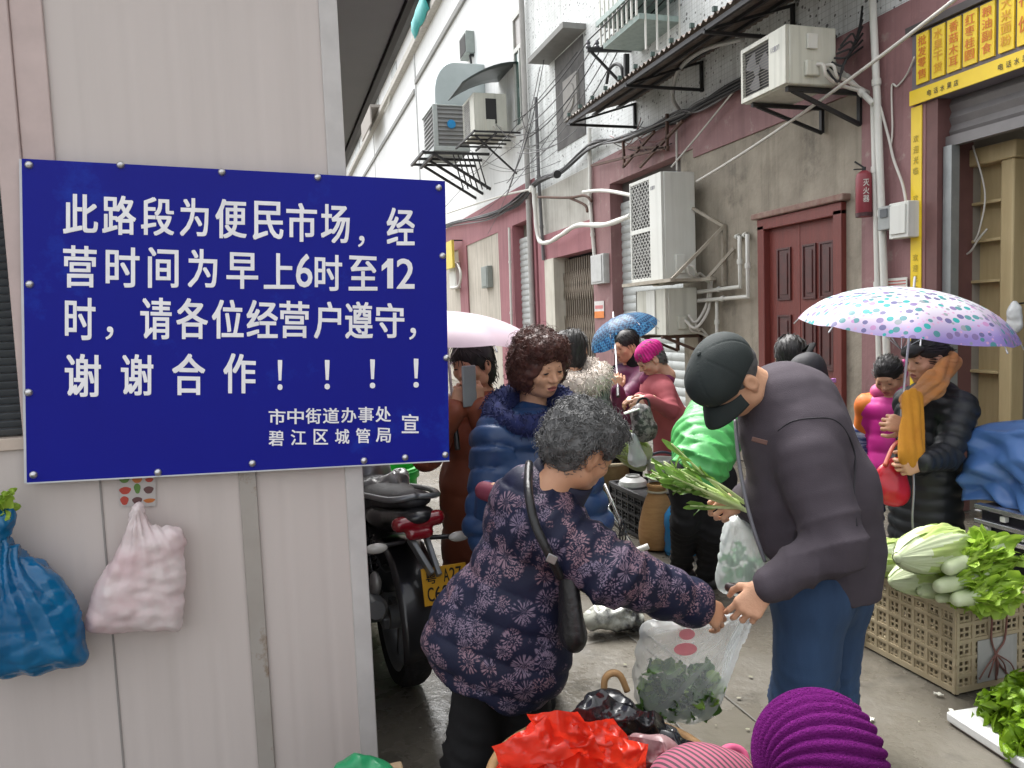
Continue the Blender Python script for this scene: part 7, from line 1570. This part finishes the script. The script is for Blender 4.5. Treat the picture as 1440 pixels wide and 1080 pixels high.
    mb=MB(); pr=[cap(q(820,1020,1.94),q(850,1010,1.94),.04,.04,k=.04),cap(q(850,1010,1.92),q(930,1045,1.88),.045,.045,k=.05),cap(q(930,1050,1.88),q(985,1070,1.86),.045,.02,k=.04)]
    V,F=sdf_mesh(pr,.0065); N=vnormals(V,F); V=V+N*(worley(.016,46,9)(V,N)+worley(.005,150,3)(V,N))[:,None]; mb.add(V,F); mb.build('bag',bm,R,smooth=180)
    for k,cs in enumerate((((792,1008),(846,972),(905,1012),(826,1040)),((842,976),(932,1008),(945,1052),(858,1034)),((902,1004),(992,1050),(985,1080),(905,1060)))): flap(cs,.035,bm,k,1.84)
    R=thing('plastic_bag','small dark reddish plastic bundle between black bag and striped cloth','bag',P(915,1060,1.72)); dm=M('dark_red_plastic',(.16,.03,.04),.22,col2=(.34,.24,.24),vs=10,var=.3,rb=(10,.4,.02))
    mb=MB(); V,F=sdf_mesh([cap(P(900,1062,1.74),P(930,1075,1.72),.045,.045,k=.03)],.0065); N=vnormals(V,F); V=V+N*worley(.012,28,3)(V,N)[:,None]; mb.add(V,F); mb.build('bag',dm,R,smooth=180)
    flap(((872,1034),(935,1040),(950,1085),(885,1092)),.03,dm,7,1.68)
    # striped cloth
    ms=bpy.data.materials.new('pink_stripe'); ms.use_nodes=True; t=ms.node_tree; L=t.links.new; b=t.nodes['Principled BSDF']; tc=nd(t,'ShaderNodeTexCoord'); mp=nd(t,'ShaderNodeMapping'); mp.inputs['Rotation'].default_value=(0,.35,-YAW); L(tc.outputs['Object'],mp.inputs['Vector']); wv=nd(t,'ShaderNodeTexWave',Scale=30.,Distortion=.5); L(mp.outputs[0],wv.inputs['Vector']); cr=nd(t,'ShaderNodeValToRGB'); cr.color_ramp.interpolation='CONSTANT'; e=cr.color_ramp.elements; e[0].color=(.06,.03,.04,1); e[1].position=.42; e[1].color=(.33,.08,.13,1); L(wv.outputs['Fac'],cr.inputs[0]); L(cr.outputs[0],b.inputs['Base Color']); b.inputs['Roughness'].default_value=.8
    R=thing('striped_bag','pink and dark striped cloth bag at the bottom edge of the photo','bag',P(990,1090,1.6)); mb=MB(); sm(mb,[cap(P(950,1100,1.58),P(1030,1098,1.58),.055,.05,k=.04),cap(P(990,1110,1.58),P(990,1160,1.58),.09,.11,k=.04)],.008,folds(.006,24,2)); mb.build('pouch',ms,R,smooth=180)
    mb=MB(); mb.tube(curve_pts([P(1010,1062,1.6),P(1028,1052,1.62),P(1045,1060,1.62),P(1050,1085,1.6)],16),.010,8); mb.build('handle',M('pink_cord',(.5,.08,.18),.7),R,smooth=180)
    R=thing('plastic_bag','green plastic bag at the foot of the cabin corner','bag',P(505,1090,2.0)); mb=MB(); V,F=sdf_mesh([cap(P(485,1090,2.02),P(530,1090,2.02),.04,.04,k=.03),cap(P(500,1075,2.02),P(500,1072,2.02),.02)],.007); N=vnormals(V,F); V=V+N*worley(.010,26,3)(V,N)[:,None]; mb.add(V,F); mb.build('bag',M('green_plastic',(.04,.40,.17),.3,trans=.3),R,smooth=180)
    R['label']='green plastic bag on a stack at the cabin corner'
    mb=MB(); p=P(508,1095,2.02); mb.box((p[0]-.10,p[1]-.08,.003),(p[0]+.12,p[1]+.10,p[2]-.03)); o=mb.build('carton',M('carton',(.34,.24,.14),.8),None,bevel=.006); tag(o,'brown carton standing at the cabin corner under the green bag','carton')
basket_pile()
# ---------------------------------------------------------------- goods in the middle of the alley
def middle_goods():
    # black crate
    R=slat_crate('black plastic crate behind the celery with a bucket on it',2.30,2.60,4.55,5.15,.003,.30,M('black_plastic_crate',(.02,.021,.024),.45),nx=6,nz=4,ny=4)
    mb=MB(); mb.box((2.31,4.56,.285),(2.59,5.14,.297)); mb.build('lid',M('crate_lid_black',(.03,.03,.033),.5),R)
    c=np.array([2.47,4.68,.315]); R=thing('bucket','white plastic bucket with dark handle standing on the black crate','bucket',c); mp=M('bucket_white',(.62,.63,.62),.4,col2=(.52,.53,.52),vs=4); mb=MB(); mb.lathe([(0,.0),(.082,.0),(.098,.20),(.106,.20),(.106,.225),(.092,.225),(.08,.03),(0,.03)],c,n=28); mb.build('pail',mp,R)
    mb=MB(); mb.tube([c+CR*.104*math.cos(a)+UZ*(.20+.075*math.sin(a))-CF*.03 for a in np.linspace(0,math.pi,20)],.009,6); mb.build('handle',M('handle_navy',(.03,.04,.07),.5),R,smooth=180)
    mb=MB(); mb.lathe([(.0925,.09),(.0965,.15)],c,n=28); mb.build('print_band',M('bucket_print',(.50,.22,.16),.5,col2=(.6,.58,.56),vs=20,var=.2),R)
    c=np.array([2.40,4.98,.30]); R=thing('bowl','upturned white enamel bowl on the black crate beside the bucket','bowl',c); mb=MB(); mb.lathe([(.10,.0),(.105,.01),(.095,.04),(.06,.065),(0,.07)],c,n=26); mb.build('shell',mp,R); mb=MB(); mb.lathe([(.05,.066),(.052,.078),(.044,.078)],c,n=20); mb.build('foot_ring',mp,R)
    # wicker basket with cabbage
    c=np.array([2.43,5.45,0.003]); mw=M('wicker_light',(.36,.25,.12),.7,col2=(.24,.16,.07),vs=26); R=thing('wicker_basket','round light wicker basket behind the black crate','basket',c); mb=MB(); G=[]
    for i in range(22):
        z=.40*i/21; rr=.15+.04*(i/21); G.append([c+[(rr+.006*math.sin(j*math.pi/2+(i%2)*math.pi))*math.cos(2*math.pi*j/56),(rr+.006*math.sin(j*math.pi/2+(i%2)*math.pi))*math.sin(2*math.pi*j/56),z] for j in range(56)])
    mb.grid(G,closeu=True); mb.add(G[0],[tuple(range(56))]); mb.build('weave',mw,R,smooth=60,solid=.01); mb=MB(); mb.tube([c+[.193*math.cos(a),.193*math.sin(a),.40] for a in np.linspace(0,2*math.pi,41)],.013,8,cap=False); mb.build('rim',M('rim_pale',(.5,.42,.28),.7),R,smooth=180)
    napa('pale napa cabbage leaning upright in the far wicker basket',P(905,660,5.3),P(868,612,5.2),.075,9,group='vegetables in the far basket')
    napa('large pale green cabbage lying across the far basket',P(915,640,5.25),P(862,620,5.15),.085,11,group='vegetables in the far basket')
    # tan jar basket
    p=W(936,775,2,0); c=np.array([p[0],p[1]+.1,0.003]); R=thing('sack','tan woven gourd shaped sack on the ground by the green jacket','sack',c); mb=MB(); G=[]
    prof=[(.02,0),(.105,.0),(.125,.05),(.125,.14),(.10,.24),(.075,.32),(.055,.37),(.065,.41),(.05,.42)]
    pts=curve_pts(np.array([(r,0,z) for r,z in prof]),36); mb.lathe([(p_[0],p_[2]) for p_ in pts],c,n=40); V=mb.v[0]; N=unit(V-c); mb.v[0]=V+ (V-c)*[1,1,0]*(.05*snoise(V,18,2))[:,None]; mb.build('body',M('sack_tan',(.42,.24,.10),.75,col2=(.30,.16,.06),vs=10,stretch=(1,1,6)),R,smooth=180)
    mb=MB(); mb.tube([c+[.06*math.cos(a),.06*math.sin(a),.37] for a in np.linspace(0,2*math.pi,25)],.008,6,cap=False); mb.build('tie',M('tie',(.5,.45,.35),.7),R,smooth=180)
    # blue jug
    p=W(983,795,2,0); c=np.array([p[0]+.02,p[1]+.25,.003]); R=thing('water_jug','translucent blue plastic jug between the black trousers','jug',c); mb=MB(); mb.lathe([(0,0),(.10,0),(.105,.03),(.098,.06),(.105,.09),(.098,.15),(.105,.19),(.10,.25),(.06,.31),(.03,.33),(.03,.37),(0,.37)],c,n=24); mb.build('body',M('jug_blue',(.03,.25,.55),.15,trans=.3),R,smooth=180); mb=MB(); mb.lathe([(.032,.365),(.032,.385),(0,.386)],c,n=14); mb.build('cap',m_acw,R)
    # bundle on the ground
    q=lambda x,y,d=3.72: P(x,y,d); R=thing('rubbish_bag','knotted black and grey plastic bundle lying on the wet ground','bag',W(865,893,2,0)); mb=MB(); V,F=sdf_mesh([cap(q(838,868),q(852,868),.055,.06,k=.03),cap(q(872,868),q(892,872),.07,.055,k=.03)],.0085); V[:,2]=np.maximum(V[:,2],.004); N=vnormals(V,F); V=V+N*(worley(.014,40,4)(V,N))[:,None]; V[:,2]=np.maximum(V[:,2],.004); mb.add(V,F); mb.build('bag',M('sheen_black',(.03,.03,.03),.22,col2=(.42,.43,.38),vs=9,var=.16,coat=.4),R,smooth=180)
    # folding trolley
    R=thing('hand_trolley','folded chrome shopping trolley leaning behind the flower coat','trolley',W(870,770,2,0)); mc=M('chrome_tube',(.55,.55,.55),.25,metal=.9); mb=MB(); a=P(838,690,4.3);b=P(893,772,4.25); mb.tube([a,b],.009,6); a2=P(850,680,4.45); b2=P(886,765,4.4); mb.tube([a2,b2],.009,6)
    for t in (.3,.6,.9): mb.tube([a+(b-a)*t,a2+(b2-a2)*t],.006,6)
    mb.build('frame',mc,R,smooth=180); mb=MB(); mb.tube([P(885,778,4.22),P(912,768,4.2)],.017,8); mb.build('white_foot',m_pvc,R,smooth=60)
    mb=MB(); r=np.random.default_rng(3)
    for k in range(9): mb.tube(sag(P(r.uniform(868,882),r.uniform(725,765),4.25),P(r.uniform(868,884),r.uniform(725,770),4.25),.03,8),.004,5)
    mb.build('cord',m_cable,R,smooth=180)
    c=np.array([2.42,2.98,.003]); R=thing('bucket','small dirty white pail behind the crate by the jeans','bucket',c); mb=MB(); mb.lathe([(0,0),(.08,0),(.10,.22),(.108,.22),(.108,.25),(.095,.25),(.075,.02),(0,.02)],c,n=24); mb.build('pail',M('pail_dirty',(.50,.48,.42),.5,streak=.3,dirt=(.25,.2,.14)),R); mb=MB(); mb.lathe([(.089,.10),(.096,.11),(.091,.12)],c,n=24); mb.build('ridge',m_pvc,R)
middle_goods()
# ---------------------------------------------------------------- stall at the right behind the woman in black
def stall():
    q=lambda x,y,d=3.75: P(x,y,d)
    zt=.93; R=thing('stall_table','black topped stall table at the right edge beside the woman in black','table',(3.5,2.1,0)); mb=MB()
    mb.box((3.10,1.3,zt-.035),(3.85,2.74,zt)); mb.build('top',M('table_black',(.025,.025,.03),.4),R,bevel=.006)
    for sx in (3.16,3.76):
        for sy in(1.36,2.66): mb=MB(); mb.box((sx,sy,0),(sx+.04,sy+.04,zt-.036)); mb.build('leg',m_iron,R)
    R=thing('blue_tarpaulin','crumpled blue tarpaulin hanging over the edge of the stall table','tarpaulin',(3.08,2.2,zt)); G=[]
    for i in range(56):
        t=i/55; row=[]
        for j in range(90):
            u=j/89; Y=2.76-1.4*u; tri=lambda x: abs(2*(x-math.floor(x+.5)))*2-1; w_=.026*tri(u*3.9+.8*t+.3*math.sin(t*5))+.016*tri(u*7-1.6*t)+.030*tri(t*2.1+u*2.3+.25*math.sin(u*9))+.012*tri(t*4.7-u*6)
            s0=min(1,t/.14)
            if t<.14: X=3.30-.23*s0; Z=zt+.018+.014*math.sin(u*30+t*20)+.012*math.sin(u*13)-.012*s0
            else: h=(t-.14)/.86; X=3.07-.05*math.sin(h*2.6)-w_*(.3+h*.9)-.02*h; Z=zt+.010-.37*h+.04*math.sin(u*8+1)*h+.02*math.sin(u*19)*h
            row.append((X,Y,Z))
        G.append(row)
    mb=MB(); mb.grid(G); mb.build('sheet',M('tarp_blue',(.085,.19,.44),.36,col2=(.055,.135,.34),vs=5,rb=(7,.4,.03)),R,smooth=180,solid=.004)
    a=wx(1374,718,2.95); R=thing('metal_tray','chrome slotted tray with white switches under the tarpaulin','tray',a); d_=np.array([0,-1.,0]); n_=np.array([1.,0,0]); L=.75; c=a+d_*L/2-UZ*.04
    mm=M('tray_chrome',(.62,.62,.68),.2,metal=.9,col2=(.45,.45,.5)); dk=M('tray_dark',(.02,.02,.03),.5)
    for zz in (.065,.0,-.06): mb=MB(); mb.obox(c+UZ*zz,(d_,n_,UZ),(L/2,.02,.011)); mb.build('rail',mm,R,bevel=.004)
    mb=MB(); mb.obox(c+n_*.20-UZ*.003,(d_,n_,UZ),(L/2,.178,.074)); mb.build('box',dk,R,bevel=.008)
    for k in range(7): mb=MB(); mb.obox(c+d_*(-L/2+.05+.085*k)+UZ*(.032 if k%2 else -.03)-n_*.0,(d_,n_,UZ),(.013,.012,.012)); mb.build('knob',m_acw,R,bevel=.003)
    o=c+n_*.2; mb=MB(); mb.box((o[0]-.14,o[1]-.34,.0),(o[0]+.15,o[1]+.34,o[2]-.078)); tag(mb.build('black_box',M('box_black',(.018,.018,.022),.6),None,bevel=.01),'black box holding up the chrome slotted tray by the lettuces','box')
    R=thing('tap','small chrome tap lying on the black stall table','tap',q(1425,600,3.75)); b=np.array([0,0,0.]); p0=np.array([3.45,2.62,zt+.018]); mb=MB(); mb.tube([p0,p0+CR*.04],.018,10); mb.tube([p0+CR*.04,p0+CR*.22],.007,8); mb.build('spout',mm,R,smooth=60)
    # kraft sheets and yellow drum in the shop
stall()
# ---------------------------------------------------------------- motorbike
def motorbike():
    back=W(598,1000,2,0.0); ax=unit(np.array([-.10,1.,0])); rt=np.cross(ax,UZ); B=back.copy(); B[2]=0; B=B+ax*.02
    R=thing('motorbike','black motorbike seen from behind with red tail light and yellow plate','motorbike',B+ax*.6)
    o=lambda a,r,z: B+ax*a+rt*r+UZ*z
    mk=M('bike_black',(.014,.014,.016),.3,coat=.4); mr=M('tyre',(.02,.02,.02),.85,bump=.3,bs=60); mg=M('bike_grey',(.22,.23,.24),.35,metal=.5); ms=M('bike_seat',(.022,.022,.025),.55,bump=.1,bs=120)
    rw=.29
    def wheel(a,nm):
        c=o(a,0,rw); mb=MB(); 
        for sgn in (0,): mb.lathe([(rw-.07,-.045),(rw-.02,-.058),(rw-.004,-.035),(rw,0),(rw-.004,.035),(rw-.02,.058),(rw-.07,.045)],c,rt,40)
        t=mb.build('wheel',mr,R,smooth=50); mb=MB(); mb.lathe([(rw-.069,-.05),(rw-.09,-.03),(rw-.09,.03),(rw-.069,.05)],c,rt,40); mb.lathe([(0,-.06),(.05,-.06),(.05,.06),(0,.06)],c,rt,16)
        for k in range(5):
            e=math.cos(k*1.257)*ax+math.sin(k*1.257)*UZ; mb.bar(c+e*.04,c+e*(rw-.085),.03,.03,up=rt)
        mb.build('rim',mg,t,smooth=50)
    wheel(.27,'r'); wheel(1.52,'f')
    # rear mudguard, plate
    mb=MB(); G=[]
    for t in np.linspace(-.3,1.75,14): G.append([o(.27,0,rw)+(rw+.045)*(math.cos(t+math.pi/2)*UZ*1+ -math.sin(t+math.pi/2-math.pi/2)*0*ax) + (-ax*math.sin(t)*(rw+.045)) - UZ*0+ UZ*((rw+.045)*(math.cos(t)-math.cos(t+math.pi/2))) + rt*s_ - UZ*abs(s_)*.15 for s_ in np.linspace(-.085,.085,7)])
    mb.grid(G); mb.build('mudguard',mk,R,smooth=180,solid=.006)
    pc=o(-.09,.085,.52); up=unit(UZ+.25*ax*1); nrm=unit(-ax+.25*UZ); mb=MB(); mb.obox(pc,(rt,nrm,np.cross(rt,nrm)),(.09,.003,.07)); pl=mb.build('number_plate',M('plate_yellow',(.70,.36,.015),.45),R,bevel=.002)
    uz=np.cross(rt,nrm); uz=uz if uz[2]>0 else -uz; mb=MB(); f0=pc+nrm*.0045-rt*.075+uz*.005
    text_line(mb,'粤',f0+uz*.005,rt,uz,.048,.9,bold=.02); text_line(mb,'A27',f0+rt*.07+uz*.005,rt,uz,.048,.9,bold=.02); text_line(mb,'C6803',f0-uz*.06,rt,uz,.052,.95,bold=.02); mb.build('plate_lettering',mk,pl,smooth=0)
    # tail
    mb=MB(); sm(mb,[cap(o(.95,0,.74),o(.45,0,.76),.13,.115,k=.05,fl=((0,0,1),1.9)),cap(o(.45,0,.76),o(.02,0,.84),.115,.075,k=.05,fl=((0,0,1),2.1))],.009); mb.build('seat',ms,R,smooth=180)
    mb=MB(); sm(mb,[cap(o(.9,0,.66),o(.3,0,.72),.12,.105,k=.05,fl=((0,0,1),1.6)),cap(o(.3,0,.72),o(-.02,0,.785),.105,.075,k=.04,fl=((0,0,1),1.9))],.009); mb.build('tail_fairing',mk,R,smooth=180)
    for s_ in(-1,1): mb=MB(); mb.tube(curve_pts([o(.55,s_*.13,.78),o(.2,s_*.125,.83),o(-.02,s_*.09,.855),o(-.05,0,.865)],14),.012,8); mb.build('grab_rail',mg,R,smooth=180)
    mb=MB(); sm(mb,[cap(o(-.055,-.075,.765),o(-.055,.075,.775),.030,.030,k=.02),cap(o(-.065,-.03,.725),o(-.065,.03,.725),.024,k=.015)],.006); mb.build('tail_light',M('tail_red',(.27,.008,.016),.2,col2=(.20,.006,.012),vs=8,coat=.8),R,smooth=180)
    for s_ in(-1,1): 
        mb=MB(); mb.tube([o(-.02,s_*.05,.69),o(-.03,s_*.13,.685)],.010,8); st=mb.build('indicator_stem',mk,R,smooth=60); mb=MB(); mb.ell(o(-.045,s_*.165,.685),(.045,.02,.02),np.stack([rt,ax,UZ]),10); mb.build('indicator',M('indicator_clear',(.62,.6,.56),.15,coat=.6),st,smooth=180)
    # plate hanger, shocks, swing arm, exhaust
    mb=MB(); mb.bar(o(-.03,-.03,.70),o(-.10,.03,.57),.05,.02,up=rt); mb.bar(o(0,.04,.70),o(-.10,.06,.56),.03,.02,up=rt); mb.build('plate_hanger',mg,R,bevel=.004)
    for s_ in(-1,1):
        mb=MB(); mb.tube([o(.30,s_*.10,.33),o(.40,s_*.11,.66)],.012,8); 
        hx=[o(.31,s_*.10,.36)+(o(.39,s_*.11,.62)-o(.31,s_*.10,.36))*t+.027*(math.cos(t*50)*rt+math.sin(t*50)*ax) for t in np.linspace(0,1,90)]; mb.tube(hx,.006,5); mb.build('shock_absorber',mk,R,smooth=180)
        mb=MB(); mb.bar(o(.2,s_*.085,.29),o(.85,s_*.10,.36),.05,.03,up=rt); mb.build('swing_arm',mg,R,bevel=.008)
    mb=MB(); mb.lathe([(0,0),(.035,0),(.052,.03),(.055,.35),(.04,.42),(.022,.44),(.022,.75)],o(.03,-.16,.42),ax-.15*UZ,20); mb.build('exhaust',mg,R,smooth=60)
    mb=MB(); sm(mb,[cap(o(.12,-.14,.50),o(.34,-.15,.22),.045,.02,k=.03,fl=(tuple(rt),2.)),cap(o(.34,-.15,.22),o(.42,-.14,.12),.025,.018,k=.02)],.007); mb.build('side_stand_guard',M('guard_silver',(.38,.37,.36),.4,metal=.4),R,smooth=180)
    mb=MB(); sm(mb,[cap(o(.55,0,.45),o(.95,0,.40),.15,.16,k=.05),cap(o(.9,0,.5),o(1.2,0,.75),.10,.10,k=.05)],.012,folds(.008,30,3)); mb.build('engine',M('engine_dark',(.05,.05,.055),.5,metal=.3),R,smooth=180)
    mb=MB(); sm(mb,[cap(o(.85,0,.80),o(1.2,0,.86),.12,.14,k=.05),cap(o(1.35,0,.80),o(1.45,0,.75),.10,.09,k=.05)],.010); mb.build('fuel_tank',mg,R,smooth=180)
    mb=MB()
    for s_ in(-1,1): mb.tube([o(1.25,s_*.09,.85),o(1.52,s_*.09,.30)],.022,8); mb.tube([o(1.22,0,.95),o(1.20,s_*.20,.99),o(1.12,s_*.36,.98)],.013,8)
    mb.build('fork_and_handlebar',mk,R,smooth=60)
    for s_ in(-1,1): mb=MB(); mb.tube([o(1.2,s_*.22,.99),o(1.18,s_*.27,1.15)],.006,6); mb.ell(o(1.17,s_*.28,1.18),(.055,.012,.035),np.stack([rt,ax,UZ]),10); mb.build('mirror',mk,R,smooth=180)
    R=thing('rain_cover','crumpled clear grey rain cover lying over the motorbike tank','cover',o(.9,.0,.90)); mb=MB(); V,F=sdf_mesh([cap(P(522,690,3.45),P(552,688,3.42),.06,.065,k=.03),cap(P(562,670,3.5),P(556,700,3.4),.04,.04,k=.03)],.008); N=vnormals(V,F); V=V+N*worley(.014,30,3)(V,N)[:,None]; mb.add(V,F); mb.build('film',M('cover_grey',(.30,.32,.32),.25,col2=(.10,.11,.11),vs=12,coat=.5),R,smooth=180)
    p=P(536,657,4.6); R=thing('green_bin','bright green plastic bin standing beyond the motorbike','bin',(p[0],p[1],0)); mb=MB(); mb.lathe([(0,.003),(.17,.003),(.21,p[2]-.06),(.225,p[2]-.06),(.225,p[2]),(.20,p[2]),(.19,p[2]-.1),(0,p[2]-.1)],(p[0],p[1],0),n=28); mb.build('tub',M('bin_green',(.03,.45,.06),.4),R)
    mb=MB(); mb.lathe([(.2265,-.03),(.232,-.028),(.232,-.015),(.2265,-.013)],p,n=28); mb.build('rim_band',M('bin_green2',(.02,.33,.05),.4),R)
motorbike()
# ---------------------------------------------------------------- litter
for i,(x_,y_,lb) in enumerate(((1313,975,'tiny white scrap of leaf on the ground left of crate corner'),(1341,1003,'white leaf scrap on the ground between crate and lettuce board'),(1356,1006,'small white scrap touching the tip of the lettuce board'),(912,1048,'pale scrap half under the black bag'),(1228,1010,'thin pale leaf scrap on the ground right of the jeans'))):
    p=W(x_,y_,2,.004); mb=MB(); r=np.random.default_rng(i); leaf(mb,p,np.array([r.normal(),r.normal(),0]),UZ,.035,.018,.1,.2,r); tag(mb.build('leaf_scrap',M('scrap',(.68,.66,.58),.7),None,solid=.002),lb,'litter')
def mush():
    mb=MB(); r=np.random.default_rng(9)
    for k in range(420):
        x=r.uniform(.4,4.3); y=r.uniform(1.6,9)
        s=r.uniform(.003,.010); a=r.uniform(0,6.28); mb.add([(x+s*math.cos(a+t)*r.uniform(.6,1.3),y+s*math.sin(a+t)*r.uniform(.6,1.3),.005+.001*math.sin(t)) for t in (0,1.3,2.5,3.8,5)],[(0,1,2,3,4)])
    o=mb.build('ground_litter',M('crumbs',(.30,.28,.22),.8,col2=(.12,.13,.07),vs=3),None,smooth=0); o['kind']='stuff'; tag(o,'tiny crumbs and leaf bits scattered over the wet ground','litter')
mush()
